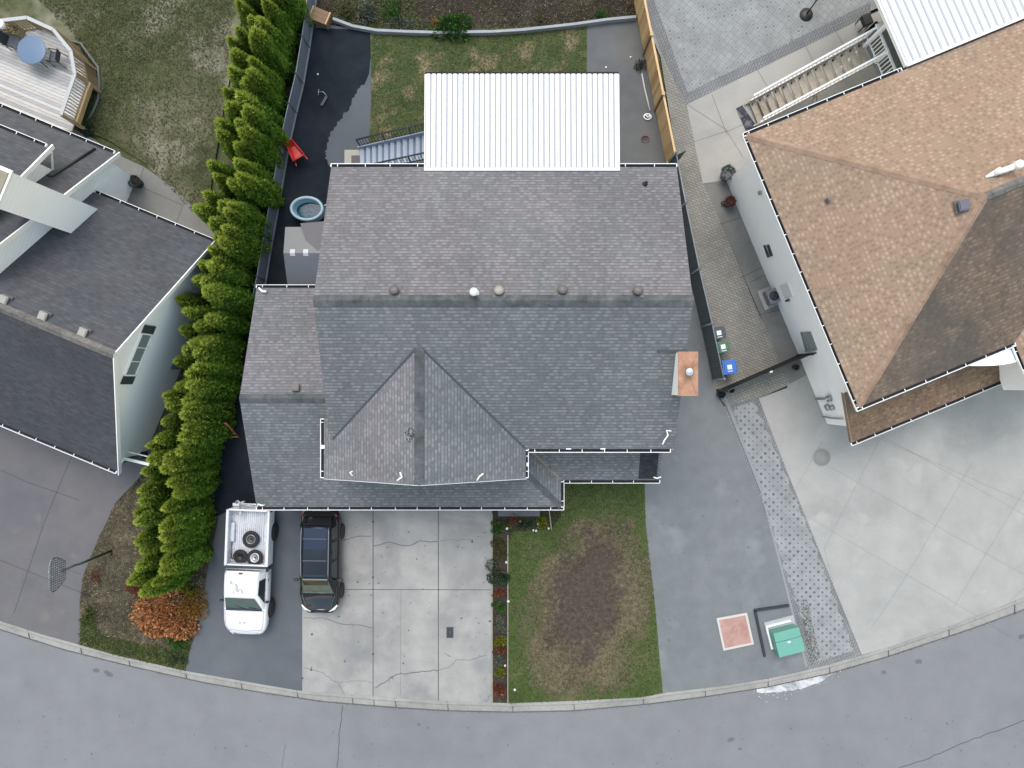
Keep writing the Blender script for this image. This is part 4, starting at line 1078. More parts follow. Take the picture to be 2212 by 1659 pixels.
# block 2 (rear wing) and block 3 (upper)
B2U, B2V, B2E, B2S = -19.45, 2.6, 2.45, .85
def z2(v): return B2E + B2S*(B2V-v)
B2VR = -3.1
def wface(pts): wm.face(pts)
W2 = -19.75
wface([LA(W2,2.2,0), LA(W2,-8,0), LA(W2,-8,2.4), LA(W2,B2VR,z2(B2VR)-.15), LA(W2,2.2,z2(2.2)-.15)])
wface([LA(UL,2.2,0), LA(W2,2.2,0), LA(W2,2.2,z2(2.2)-.12), LA(UL,2.2,z2(2.2)-.12)])
mkw = wm
rf = MB(); rf.slope([LA(UL,B2V,B2E), LA(B2U,B2V,B2E), LA(B2U,B2VR,z2(B2VR)), LA(UL,B2VR,z2(B2VR))]); mk('roof', rf, [M['shingle_slate'], M['fascia']], lh, org=O2)
gutter(lh, LA(-30,B2V,B2E), LA(B2U-.15,B2V,B2E), O2, dV, .8)
fb = MB(); fascia(fb, LA(B2U+.02,B2V+.1,B2E-.03), LA(B2U+.02,B2VR,z2(B2VR)), .2, .05); mk('rake_board', fb, M['white'], lh, org=O2)
B3U, B3V, B3E, B3S = -20.4, 1.6, 5.0, .55
rf = MB(); rf.slope([LA(UL,B3V,B3E), LA(B3U,B3V,B3E), LA(B3U,-3,B3E+B3S*4.6), LA(UL,-3,B3E+B3S*4.6)]); mk('roof', rf, [M['shingle_slate'], M['fascia']], lh, org=O2)
gutter(lh, LA(-30,B3V,B3E), LA(B3U-.15,B3V,B3E), O2, dV, .8)
fb = MB(); fascia(fb, LA(B3U+.02,B3V+.15,B3E-.06), LA(B3U+.02,-3,B3E+B3S*4.6), .2, .06); mk('rake_board', fb, M['white'], lh, org=O2); fb = MB()
fascia(fb, LA(B3U-.02,B3V-.1,B3E-.15), LA(-20.72,.92,z2(.9)+.1), .06, .06); mk('rake_board', fb, M['white'], lh, org=O2)
wface([LA(-20.72,.9,z2(.9)-.6), LA(-20.72,-3,6), LA(-20.72,-3,B3E+B3S*4.5), LA(-20.72,.9,B3E+B3S*.6)])
wface([LA(UL,.9,3.4), LA(-20.72,.9,3.4), LA(-20.72,.9,B3E+B3S*.6), LA(UL,.9,B3E+B3S*.6)])
mk('wall', wm, M['siding_left'], lh, org=O2)
# tall chimney box
CZ = 8.1
ch = MB()
for (u0, u1, v0, v1) in ((-19.78,-19.0,-1.21,.14),):
    pts = [LA(u0,v0), LA(u1,v0), LA(u1,v1), LA(u0,v1)]
    ch.prism([(p.x, p.y) for p in pts], 1.5, CZ)
cho = mk('chimney', ch, M['siding_left'], lh, org=O2)
cc = MB(); pts = [LA(-19.85,-1.28), LA(-18.97,-1.28), LA(-18.97,.21), LA(-19.85,.21)]; cc.prism([(p.x, p.y) for p in pts], CZ, CZ+.06)
pts = [LA(-19.75,-1.15), LA(-19.05,-1.15), LA(-19.05,.08), LA(-19.75,.08)]; cc.prism([(p.x, p.y) for p in pts], CZ+.055, CZ+.10, 1)
mk('chimney_cap', cc, [M['white'], M['timber_edge']], cho, org=O2)
# black downpipe lying on the rear wing's roof
def on2(px, py):
    z = 3.5
    for _ in range(12):
        p = P(px, py, z); v = p.dot(dV); z = z2(v)
    return P(px, py, z)+Vector((0,0,.06))
dp = MB(); dp.tube([on2(105,379), on2(112,381), on2(118,379), on2(160,352), on2(207,322)], .05, 8); mk('downpipe', dp, M['black'], lh, org=O2)
for k, (x, y) in enumerate(((14,648),(98,683),(184,718))):
    z = 6
    for _ in range(8): p = P(x, y, z); z = z1(p.dot(dV))+.08
    p = P(x, y, z-.08); turtle(lh, p, O2, M['vent_tan'], .155, yaw=-R(22.5), square=True)
# gable window with shutters
wc = LA(W1, -4.695, 4.18)
window(lh, O2, wc, dV, 1.80, .82, dU, 2, 'glass_grey')
for v in (-3.60, -5.80):
    mb = MB(); c = LA(W1+.03, v, 4.2); mb.bar(c-dV*.18, c+dV*.18, .05, .86, 0); mk('shutter', mb, M['shutter'], lh, org=O2)
mb = MB(); mb.bar(LA(W1+.05,-9.5,1.9), LA(W1+1.25,-9.3,1.9), .12, .10); mb.bar(LA(W1+.05,-9.2,1.75), LA(W1+1.35,-9.0,1.75), .05, .05)
mk('side_canopy', mb, M['white'], lh, org=O2)
mb = MB(); q = P(378,788,.6); mb.box(q.x-.15, q.x+.25, q.y-.2, q.y+.1, .5, 1.0); mk('meter_box', mb, M['shutter'], lh, org=O2)

# ------------------------------------------------------------------ right neighbour's house, turned the other way
def RA(u, v, z=0): return Vector((u*c22-v*s22, u*s22+v*c22, z))
rU, rV = RA(1,0), RA(0,1)
O3 = RA(18, 0)
rh = thing('detached_house', 'white house with mottled tan and brown shingle hip roof, right of the paver walk', 'house', O3)
E3, R3 = 5.0, 7.8
eu, ev0, ev1 = 12.26, -6.07, 5.51; vm_ = (ev0+ev1)/2; hw = (ev1-ev0)/2
ap = (eu+hw, vm_)
rf = MB(); rf.slope([RA(eu,ev1,E3), RA(eu,ev0,E3), RA(ap[0],ap[1],R3)]); mk('roof', rf, [M['shingle_tan'], M['fascia']], rh, org=O3)
rf = MB(); rf.slope([RA(eu,ev1,E3), RA(ap[0],ap[1],R3), RA(40,ap[1],R3), RA(40,ev1,E3)]); mk('roof', rf, [M['shingle_tan'], M['fascia']], rh, org=O3)
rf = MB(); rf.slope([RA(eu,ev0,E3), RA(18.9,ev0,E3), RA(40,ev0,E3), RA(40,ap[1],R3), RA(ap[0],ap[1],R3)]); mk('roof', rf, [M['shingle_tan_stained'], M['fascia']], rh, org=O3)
ridgecap(rh, [RA(eu,ev1,E3), RA(ap[0],ap[1],R3)], .30, M['cap_tan'], O3); ridgecap(rh, [RA(eu,ev0,E3), RA(ap[0],ap[1],R3)], .30, M['cap_tan'], O3); ridgecap(rh, [RA(ap[0],ap[1],R3), RA(40,ap[1],R3)], .30, M['cap_slate'], O3)
gutter(rh, RA(eu,ev1,E3), RA(eu,ev0,E3), O3, -rU, .78)
gutter(rh, RA(eu-.1,ev1,E3), RA(18.9,ev1,E3), O3, rV, .78)
gutter(rh, RA(eu-.12,ev0,E3), RA(18.9,ev0,E3), O3, -rV, .85)
# front projection at the right edge
rf = MB(); q0 = 18.9; q1 = 26; qv = -8.6
rf.slope([RA(q0,qv,E3), RA(q1,qv,E3), RA((q0+q1)/2,qv+3.5,E3+1.7), RA((q0+q1)/2,-2.6,E3+1.7)][:3]); rf.slope([RA(q0,qv,E3), RA((q0+q1)/2,qv+3.5,E3+1.7), RA((q0+q1)/2,-2.62,E3+1.7), RA(q0,ev0,E3)])
mk('roof', rf, [M['shingle_tan'], M['fascia']], rh, org=O3)
gutter(rh, RA(q0,ev0-.1,E3), RA(q0,qv,E3), O3, -rU, .8)
# lower skirt roof along the front
SE = 2.7; sv = -7.85; su = 12.43; ss = .5
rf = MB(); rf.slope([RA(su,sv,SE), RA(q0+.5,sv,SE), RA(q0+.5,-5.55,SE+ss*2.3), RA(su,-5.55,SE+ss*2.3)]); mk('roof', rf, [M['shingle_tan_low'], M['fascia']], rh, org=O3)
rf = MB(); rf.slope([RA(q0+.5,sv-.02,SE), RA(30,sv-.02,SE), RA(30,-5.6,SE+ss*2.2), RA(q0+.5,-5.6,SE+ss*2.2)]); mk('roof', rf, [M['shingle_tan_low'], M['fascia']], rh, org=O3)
gutter(rh, RA(su-.05,sv,SE), RA(27,sv,SE), O3, -rV, .82)
fb = MB(); fascia(fb, RA(su-.02,sv,SE), RA(su-.02,-5.55,SE+ss*2.3), .16, .03); mk('rake_board', fb, M['cap_tan'], rh, org=O3)
wm = MB(); wu, wv1, wv0 = 12.8, 4.88, -7.3
wm.face([RA(wu,wv1,0), RA(wu,-5.6,0), RA(wu,-5.6,4.95), RA(wu,wv1,4.95)]); wm.face([RA(wu,-5.6,0), RA(wu,wv0,0), RA(wu,wv0,2.75), RA(wu,-5.6,3.7)])
wm.face([RA(wu,wv0,0), RA(38,wv0,0), RA(38,wv0,2.8), RA(wu,wv0,2.8)]); wm.face([RA(wu,-5.6,2.8), RA(38,-5.6,2.8), RA(38,-5.6,4.95), RA(wu,-5.6,4.95)])
wm.face([RA(wu,wv1,0), RA(38,wv1,0), RA(38,wv1,4.95), RA(wu,wv1,4.95)])
wm.face([RA(q0+.35,qv+.35,2.9), RA(q1-.3,qv+.35,2.9), RA(q1-.3,qv+.35,5.0), RA(q0+.35,qv+.35,5.0)]); wm.face([RA(q0+.35,qv+.35,2.7), RA(q0+.35,ev0,2.9), RA(q0+.35,ev0,5.0), RA(q0+.35,qv+.35,5.0)])
mk('wall', wm, M['stucco'], rh, org=O3)
# arched soffit over the entry, between the two gutters
mb = MB(); arc = []
for k in range(9):
    t = k/8; arc.append(RA(16.9+2.2*t, ev0-.12-.62*math.sin(t*math.pi/2), 4.85))
mb.face([RA(19.1,ev0-.1,4.85)] + arc[::-1]); mb.face([RA(19.1,ev0-.1,4.83)] + [Vector((p.x,p.y,4.83)) for p in arc])
for a, b in zip(arc[:-1], arc[1:]): mb.bar(a, b, .05, .10)
mk('entry_arch', mb, M['stucco'], rh, org=O3)
# things on the long white wall
def wall_pt(px, py):
    """point of the white wall seen at this place of the photograph"""
    a, b = px-CX, CY-py
    k = wu/(a*c22 + b*s22)
    return Vector((a*k, b*k, H-k*F))
def wrect(name, pts, m, th=.04, fr=None):
    mb = MB(); q = [wall_pt(*p) for p in pts]
    lo = [p - rU*th for p in q]
    mb.add(lo, [(0,1,2,3)]); mb.add(q+lo, [(i, (i+1)%4, (i+1)%4+4, i+4) for i in range(4)])
    return mk(name, mb, m, rh, org=O3)
w_ = wrect('window', [(1730,717),(1752,716),(1766,754),(1741,757)], M['glass_grey'])
mb = MB(); 
for a, b in (((1738,717),(1749,756)),((1744,717),(1755,756))): mb.bar(wall_pt(*a)-rU*.06, wall_pt(*b)-rU*.06, .03, .04)
mb.bar(wall_pt(1741,758)-rU*.05, wall_pt(1766,755)-rU*.05, .05, .05)
mk('window_frame', mb, M['galv'], w_, org=O3)
wrect('wall_vent', [(1650,530),(1654,529),(1663,555),(1659,556)], M['shutter']); wrect('wall_vent', [(1657,529),(1662,528),(1670,552),(1665,554)], M['shutter'])
wrect('door', [(1686,616),(1703,610),(1714,640),(1697,644)], plain('door_white', (.62,.63,.67), .5, var=.05), .05)
wrect('wall_lamp', [(1700,647),(1706,646),(1707,649),(1702,650)], M['black'], .12)
mb = MB(); mb.tube([wall_pt(1766,860)-rU*.06, wall_pt(1782,861)-rU*.06, wall_pt(1793,856)-rU*.1], .05, 8); mb.tube([wall_pt(1790,856)-rU*.1, wall_pt(1797,853)-rU*.12, wall_pt(1800,862)-rU*.12, wall_pt(1793,864)-rU*.1], .06, 8); mk('gas_pipe', mb, M['galv'], rh, org=O3)
mb = MB(); p = wall_pt(1801,879)
for dp_, r_ in ((Vector((0,0,0)),.12),(Vector((0,0,-.45)),.15)): mb.tube([p+dp_-rU*.02, p+dp_-rU*.16], r_, 12)
mk('electric_meter', mb, M['galv'], rh, org=O3)
mb = MB(); mb.tube([wall_pt(1783,898)-rU*.1, wall_pt(1800,902)-rU*.08, wall_pt(1824,903)-rU*.08], .04, 8); mk('downpipe', mb, M['galv'], rh, org=O3)
wrect('wall_light', [(1641,412),(1645,411),(1647,419),(1643,420)], M['galv'], .1)
# roof furniture
def on3(px, py, k=0):
    z = 6
    for _ in range(12):
        p = P(px, py, z); u, v = p.dot(rU), p.dot(rV)
        z = min(E3+(u-eu)*(R3-E3)/hw, E3+(ev1-v)*(R3-E3)/hw, E3+(v-ev0)*(R3-E3)/hw)+k
    return P(px, py, z)
turtle(rh, on3(2076,446), O3, plain('vent_blue', (.085,.09,.12), .5), .19, yaw=R(12), square=True, tilt=0)
turtle(rh, on3(1787,433), O3, M['vent_brown'], .07, yaw=R(22), square=True)
mb = MB(); a = on3(2148,375,.12); b = on3(2190,360,.45); mb.tube([a, b], .10, 12); mb.lathe([(.15,-.2),(.15,.15),(.12,.2),(0,.22)], b+Vector((.12,.05,.0)), 16, 0)
mb.tube([a+Vector((-.25,-.1,-.1)), a+Vector((.2,.1,.05))], [.05,.14], 8)
mk('flue', mb, M['white'], rh, org=O3)
# deck cover, deck, railings, stair
cu = 19.1; cv0 = 5.62
corrugated('patio_roof', [M['white_metal'], M['valley_shade']], rh, O3, RA(cu,cv0), rU, rV, 14, 5.5, 5.05, 4.9, .30)
mb = MB(); mb.bar(RA(cu,cv0,5.0), RA(cu,cv0+5.5,4.85), .06, .18); mb.bar(RA(cu,cv0,5.08), RA(33,cv0,5.08), .10, .10)
for v in (7.6,): mb.bar(RA(cu+.4,v,0), RA(cu+.4,v,4.85), .14, .14)
mk('patio_frame', mb, M['white'], rh, org=O3)
du_ = 19.55
mb = MB(); pts = [RA(du_,wv1), RA(33,wv1), RA(33,8.0), RA(du_,8.0)]; mb.prism([(p.x,p.y) for p in pts], 2.5, 2.7); mk('deck', mb, plain('deck_vinyl', (.17,.18,.185), .8), rh, org=O3)
def rail(a, b, h, parent, m, n, name='railing', cap=.09, org=None, bw=.035):
    a = Vector(a); b = Vector(b); up = Vector((0,0,h)); mb = MB()
    mb.bar(a+up, b+up, cap, .06); mb.bar(a+up*.12, b+up*.12, .05, .05)
    for i in range(n+1):
        p = a+(b-a)*i/n; mb.bar(p+up*.1, p+up*.98, bw, bw)
    for p in (a, b): mb.bar(p, p+up*1.05, .09, .09)
    return mk(name, mb, m, parent, org=org)
rail(RA(du_,4.95,2.7), RA(du_,6.7,2.7), 1.0, rh, M['white'], 11, org=O3)
rail(RA(du_,6.8,2.7), RA(du_,8.0,2.7), 1.0, rh, M['white'], 8, org=O3)
rail(RA(du_,8.0,2.7), RA(24,8.0,2.7), 1.0, rh, M['white'], 24, org=O3)
ns = 14; su0, su1 = 15.1, 19.5; t0, t1 = 6.78, 7.82
mb = MB()
for i in range(ns):
    u = su0+(su1-su0)*i/ns; z = 2.7*(i+1)/(ns+1); l_ = (su1-su0)/ns-.03
    pts = [RA(u,t0), RA(u+l_,t0), RA(u+l_,t1), RA(u,t1)]; mb.prism([(p.x,p.y) for p in pts], z-.06, z)
    if i % 2 == 0 or True:
        q = RA(u+.04, t1-.14, z+.06); mb.bar(q, q+rU*.06, .06, .12, 1)
sto = mk('staircase', mb, [M['step_tan'], M['black']], rh, org=O3)
mb = MB()
for v in (t0-.02, t1+.02): mb.bar(RA(su0-.15,v,.0), RA(su1,v,2.55), .06, .24)
mk('stringer', mb, M['step_tan'], sto, org=O3)
for v in (t0-.03, t1+.03):
    mb = MB()
    mb.bar(RA(su0-.05,v,.95), RA(su1+.1,v,3.62), .07, .06); mb.bar(RA(su0,v-.0,.32), RA(su1,v,2.85), .05, .05)
    for i in range(30):
        u = su0+(su1-su0)*i/29; z = .3+2.45*i/29; mb.bar(RA(u,v,z-.05), RA(u,v,z+.70), .025, .025)
    mk('railing', mb, M['white'], sto, org=O3)
mb = MB(); mb.bar(RA(17.4,t0,1.5), RA(17.7,5.6,.1), .06, .06); mb.bar(RA(17.4,t0,1.5), RA(17.1,5.9,.1), .06, .06); mk('brace', mb, M['step_tan'], sto, org=O3)
# ------------------------------------------------------------------ fences and gates
def W(px, py, z=0): return P(px, py, z)
# blue-grey panel fence at the foot of the hedge
fx = [P(688,-40), P(668,104), P(655,182), P(640,244), P(622,325), P(604,432), P(588,520), P(574,606), P(562,660)]
O = fx[4].copy()
fn = thing('panel_fence', 'long blue-grey slatted mesh fence between the tall hedge and the dark side yard', 'fence', O)
fh = 1.15
for a, b in zip(fx[:-1], fx[1:]):
    mb = MB(); mb.bar(a+Vector((0,0,fh/2)), b+Vector((0,0,fh/2)), .035, fh, 0)
    n = int((b-a).length/.12); mb.bar(a+Vector((0,0,.05)), b+Vector((0,0,.05)), .12, .10, 1)
    mk('fence_panel', mb, [M['fence_blue'], M['concrete_kerb']], fn, org=O)
for a in fx:
    mb = MB(); mb.tube([a, a+Vector((0,0,fh+.1))], .035, 8); mb.bar(a+Vector((-.12,.06,fh+.04)), a+Vector((.12,-.12,fh*.3)), .04, .04); mk('post', mb, M['shutter'], fn, org=O)
mb = MB(); mb.tube([a+Vector((0,0,fh)) for a in fx], .025, 6); mk('top_rail', mb, M['pipe_grey'], fn, org=O)
# tan board fence at the right of the back yard
a0, a1 = Vector((5.42, 18.9, 0)), Vector((7.17, 10.12, 0))
bf = thing('board_fence', 'new tan wooden board fence along the right side of the back yard', 'fence', a0)
d = (a1-a0); L = d.length; d.normalize(); rr = random.Random(3)
nb = int(L/.145); hb = 1.75
mats_b = [plain('board_a', (.50,.345,.18), .75, var=.15), plain('board_b', (.42,.275,.135), .75, var=.15), plain('board_c', (.33,.205,.10), .75, var=.15)]
mb = MB()
for i in range(nb):
    p = a0+d*(i*.145+.07)
    mb.bar(p+Vector((0,0,.05)), p+Vector((0,0,hb+rr.uniform(-.01,.01))), .138, .022, rr.choice([0,0,0,1,1,2]), up=(d.y,-d.x,0))
mk('boards', mb, mats_b, bf, org=a0)
q = Vector((d.y,-d.x,0))
mb = MB(); mb.bar(a0+Vector((0,0,hb+.02)), a1+Vector((0,0,hb+.02)), .09, .035); mb.bar(a0-q*-.0+Vector((0,0,.12))+q*-.03, a1+Vector((0,0,.12))-q*.03, .06, .14)
mk('rail', mb, mats_b[0], bf, org=a0)
for (px_, py_) in ((1410,74),(1437,202)):
    p = P(px_, py_, 1.85); p.z = 0; s_ = (p-a0).dot(d); p = a0+d*s_+q*.03
    mb = MB(); mb.bar(p, p+Vector((0,0,1.88)), .10, .10); mb.bar(p-q*.065+Vector((0,0,.05)), p-q*.065+Vector((0,0,1.8)), .07, .03); mk('post', mb, plain('post_brown', (.20,.12,.07), .8), bf, org=a0)
    mb = MB(); mb.box(p.x-.07, p.x+.07, p.y-.07, p.y+.07, 1.88, 1.92); mk('post_cap', mb, M['timber_tan'], bf, org=a0)
# dark slatted chain-link fence down the right side
rf_ = [Vector((7.2,10.15,0)), Vector((7.62,7.95,0)), Vector((8.22,5.05,0)), Vector((8.78,2.65,0)), Vector((9.30,.22,0))]
O = rf_[2].copy()
fn = thing('chain_link_fence', 'dark slate privacy chain-link fence between the house and the bins', 'fence', O)
fh = 1.8
for a, b in zip(rf_[:-1], rf_[1:]):
    mb = MB(); dd = (b-a); n = int(dd.length/.09); dd.normalize(); qq = Vector((dd.y,-dd.x,0))
    mb.bar(a+Vector((0,0,fh/2)), b+Vector((0,0,fh/2)), .02, fh-.05, 0)
    for i in range(n): p = a+dd*(i*.09+.04); mb.bar(p-qq*.014+Vector((0,0,.05)), p-qq*.014+Vector((0,0,fh-.03)), .07, .008, 1, up=qq)
    mk('fence_panel', mb, [M['fence_dark'], plain('slat', (.042,.052,.06), .6)], fn, org=O)
for a in rf_:
    mb = MB(); mb.tube([a, a+Vector((0,0,fh+.06))], .045, 10); mb.lathe([(.07,0),(.07,.05),(0,.09)], a+Vector((0,0,fh+.03)), 10); mk('post', mb, M['pipe_grey'], fn, org=O)
mb = MB(); mb.tube([a+Vector((0,0,fh)) for a in rf_], .03, 8); mk('top_rail', mb, M['pipe_grey'], fn, org=O)
mb = MB(); mb.bar(P(1560,845), P(1645,1060), .14, .10); mb.bar(P(1645,1060), P(1742,1440), .10, .02); mk('low_kerb', mb, M['concrete_kerb'], fn, org=O)
# black gate across the side walk
ga, gb = P(1550,843), P(1722,768)
O = ga.copy(); gt = thing('side_gate', 'low black double gate across the paver walk beside the blue bin', 'gate', O)
gm = (ga+gb)/2
for a, b in ((ga, gm), (gm, gb)):
    mb = MB(); gh = 1.55; n = int((b-a).length/.1); dd = (b-a).normalized()
    mb.bar(a+Vector((0,0,gh)), b+Vector((0,0,gh)), .05, .05); mb.bar(a+Vector((0,0,.1)), b+Vector((0,0,.1)), .05, .05)
    mb.bar(a+Vector((0,0,gh/2)), b+Vector((0,0,gh/2)), .015, gh-.1)
    for i in range(n+1): p = a+(b-a)*i/n; mb.bar(p+Vector((0,0,.1)), p+Vector((0,0,gh)), .06, .03)
    mk('gate_leaf', mb, M['black_metal'], gt, org=O)
mb = MB(); mb.bar(gm+Vector((0,0,gh+.03)), gm+Vector((.12,.05,gh+.03)), .08, .08); mk('latch', mb, M['stone'], gt, org=O)
for a in (ga, gb): mb = MB(); mb.tube([a, a+Vector((0,0,1.75))], .06, 10); mk('post', mb, M['black_metal'], gt, org=O)
mb = MB(); mb.bar(gb+Vector((0,0,1.6)), wall_pt(1764,762), .08, .06); mk('wall_bracket', mb, M['black_metal'], gt, org=O)
def bucket(px, py, r, h, lab, m='black'):
    p = P(px, py); o_ = thing('plant_pot', lab, 'pot', p)
    mb = MB(); mb.lathe([(r*.75,0),(r,h),(r*.9,h),(r*.8,h-.06),(0,h-.07)], (0,0,0), 18); mk('pot', mb, M[m], o_)
    mb = MB(); rr = random.Random(int(px)); mb.leaves(50, lambda q: ((q.uniform(-r*.6,r*.6), q.uniform(-r*.6,r*.6), h+q.uniform(-.05,.05)), None), .08, rr); mk('foliage', mb, M['leaf_dark'], o_)
bucket(1554,851,.20,.35,'larger round black pot at the end of the dark slatted fence')
bucket(1576,842,.15,.30,'smaller round black pot just outside the black gate')
bucket(1716,794,.14,.28,'small dark pot against the white wall, outside the black gate','pot')
# short gate panel between the fence end and the corner of the back yard
mb = MB(); a, b = P(1440,362), P(1463,350); mb.bar(a+Vector((0,0,.85)), b+Vector((0,0,.85)), .03, 1.6); g_ = mk('fence_return', mb, M['fence_dark'], label='short dark fence piece closing the corner where tan and dark fences meet', cat='fence', org=a, loc=a)

# low edging at the back of the lawn
O = P(1000, 75)
ed = thing('garden_edging', 'pale grey timber edging between the back lawn and the planted bank', 'edging', O)
pts = [(722,46),(765,62),(815,71),(880,74),(950,76),(1065,74),(1130,70),(1239,58),(1310,48),(1372,42)]
for a, b in zip(pts[:-1], pts[1:]):
    mb = MB(); mb.bar(P(*a)+Vector((0,0,.14)), P(*b)+Vector((0,0,.14)), .12, .28); mk('timber', mb, M['timber_grey'], ed, org=O)
O = P(697, 45)
tb = thing('timber_step', 'stubby tan timber box at the top end of the blue-grey fence', 'timber box', O, -R(22))
mb = MB(); 
for k in range(3): mb.box(-.42, .42, -.30+k*.2, -.11+k*.2, 0, .5)
mk('planks', mb, plain('step_wood', (.17,.11,.065), .85, var=.2), tb)
for x in (-.41, .41): mb = MB(); mb.box(x-.03, x+.03, -.30, .29, .5, .55); mk('cleat', mb, M['timber_tan'], tb)
# edging strips of the front bed
O = P(1097, 1300); ed = thing('bed_edging', 'thin pale edging strip between the planting bed and the front lawn', 'edging', O)
mb = MB(); mb.bar(P(1097,1155)+Vector((0,0,.04)), P(1097,1517)+Vector((0,0,.04)), .05, .10); mb.bar(P(1186,1100)+Vector((0,0,.04)), P(1191,1143)+Vector((0,0,.04)), .05, .10)
mk('strip', mb, M['timber_edge'], ed, org=O)
mb = MB(); mb.bar(P(1063,1110)+Vector((0,0,.0)), P(1063,1518)+Vector((0,0,.0)), .06, .06); mk('strip', mb, M['timber_edge'], ed, org=O)

# ------------------------------------------------------------------ back yard objects
# small oval plunge pool
pc = P(662, 450, .62); pc.z = 0
po = thing('plunge_pool', 'small oval pale-blue tub pool with dark water in the narrow side yard', 'pool', pc)
ax, ay = .74, .54
def ring(prof, m=0):
    mb = MB()
    for r_, z in prof: pass
    vs = []; fs = []; n = 40
    for dr, z in prof:
        for k in range(n):
            t = 2*math.pi*k/n; vs.append(((ax+dr)*math.cos(t), (ay+dr)*math.sin(t), z))
    for i in range(len(prof)-1):
        for k in range(n): fs.append((i*n+k, i*n+(k+1)%n, (i+1)*n+(k+1)%n, (i+1)*n+k))
    mb.add(vs, fs, m, smooth=True); return mb
mk('shell', ring([(-.02,0),(.02,.5),(.03,.60),(.0,.645),(-.05,.65),(-.09,.62),(-.11,.55),(-.13,.3)]), M['pool_shell'], po)
mk('liner', ring([(-.115,.56),(-.16,.05),(-.5,.04),(-.539,.04)]), M['pool_in'], po)
mb = MB(); n = 40; mb.face([((ax-.14)*math.cos(2*math.pi*k/n), (ay-.14)*math.sin(2*math.pi*k/n), .16) for k in range(n)]); mk('water', mb, M['water'], po)
mb = MB(); mb.tube([(.78,.15,.5),(.95,.28,.35),(1.05,.25,.1)], .035, 8); mk('hose', mb, M['galv'], po)
# resin shed against the house
O = P(650, 560); sh = thing('garden_shed', 'grey resin shed squeezed between the hedge fence and the house, with two pale roof lights', 'shed', O)
xl, xr = -9.86, -7.95
mb = MB(); mb.slope([(xl,6.83,2.08),(xr,6.83,2.08),(xr,5.65,2.32),(xl,5.65,2.32)], th=.06); mk('roof_panel', mb, [M['shed_roof'], M['shed_wall']], sh, org=O)
mb = MB(); mb.slope([(xl,5.65,2.32),(xr,5.65,2.32),(xr,4.28,1.75),(xl,4.28,1.75)], th=.06); mk('roof_panel', mb, [plain('shed_roof_low', (.085,.095,.11), .6, var=.08), M['shed_wall']], sh, org=O)
mb = MB(); mb.slope([(-9.2,6.98,2.13),(xr,7.08,2.13),(xr,5.3,2.34),(-8.95,6.3,2.25)], th=.03); mk('dark_sheet', mb, M['shed_dark'], sh, org=O)  # thin darker sheet over the upper right of the roof
for x in (-9.47, -8.90):
    mb = MB(); mb.slope([(x-.11,5.82,2.305),(x+.11,5.82,2.305),(x+.11,5.65,2.345),(x-.11,5.65,2.345)], th=.03); mb.slope([(x-.11,5.65,2.345),(x+.11,5.65,2.345),(x+.11,5.53,2.295),(x-.11,5.53,2.295)], th=.03); mk('roof_light', mb, M['skylight'], sh, org=O)
mb = MB(); mb.box(xl+.1, xr, 4.4, 6.7, 0, 1.74); mb.box(xl+.1, xr, 4.9, 6.4, 1.74, 2.0); mk('wall', mb, M['shed_wall'], sh, org=O)
# red wheelbarrow
pc = P(644, 334); wb = thing('wheelbarrow', 'red wheelbarrow parked against the blue-grey fence', 'wheelbarrow', pc, R(-58))
mb = MB()
def tray(zt, zb, f):
    return [(-.50*f,-.17*f,zt),(.42*f,-.30*f,zt),(.42*f,.30*f,zt),(-.50*f,.17*f,zt)]
o_ = tray(.66,.3,1.0); i_ = [(-.28,-.10,.36),(.24,-.18,.33),(.24,.18,.33),(-.28,.10,.36)]
mb.add(o_+i_, [(4,5,6,7)]+[(i,(i+1)%4,(i+1)%4+4,i+4) for i in range(4)]+[(i+4,(i+1)%4+4,(i+1)%4,i) for i in range(4)])
for i in range(4): mb.tube([o_[i], o_[(i+1)%4]], .018, 6)
mk('tray', mb, M['red'], wb)
for s_ in (-1, 1):
    mb = MB(); mb.tube([(-.62,s_*.04,.25),(.3,s_*.24,.32),(.62,s_*.30,.52)], .02, 6); mk('handle', mb, M['red'], wb)
    mb = MB(); mb.tube([(.15,s_*.2,.32),(.28,s_*.24,0)], .015, 6); mk('leg', mb, M['black_metal'], wb)
mb = MB()
def torus(mb, c, Rr, r, n=24, k=8, M_=None, m=0):
    vs = []; fs = []
    for i in range(n):
        a = 2*math.pi*i/n
        for j in range(k):
            b = 2*math.pi*j/k; x = (Rr+r*math.cos(b))
            p = Vector((x*math.cos(a), x*math.sin(a), r*math.sin(b)))
            if M_ is not None: p = M_ @ p
            vs.append(p+Vector(c))
    for i in range(n):
        for j in range(k): fs.append((i*k+j, ((i+1)%n)*k+j, ((i+1)%n)*k+(j+1)%k, i*k+(j+1)%k))
    mb.add(vs, fs, m, smooth=True)
torus(mb, (-.60,0,.20), .15, .05, M_=Matrix.Rotation(R(90),4,'X')); mk('wheel', mb, M['tyre'], wb)
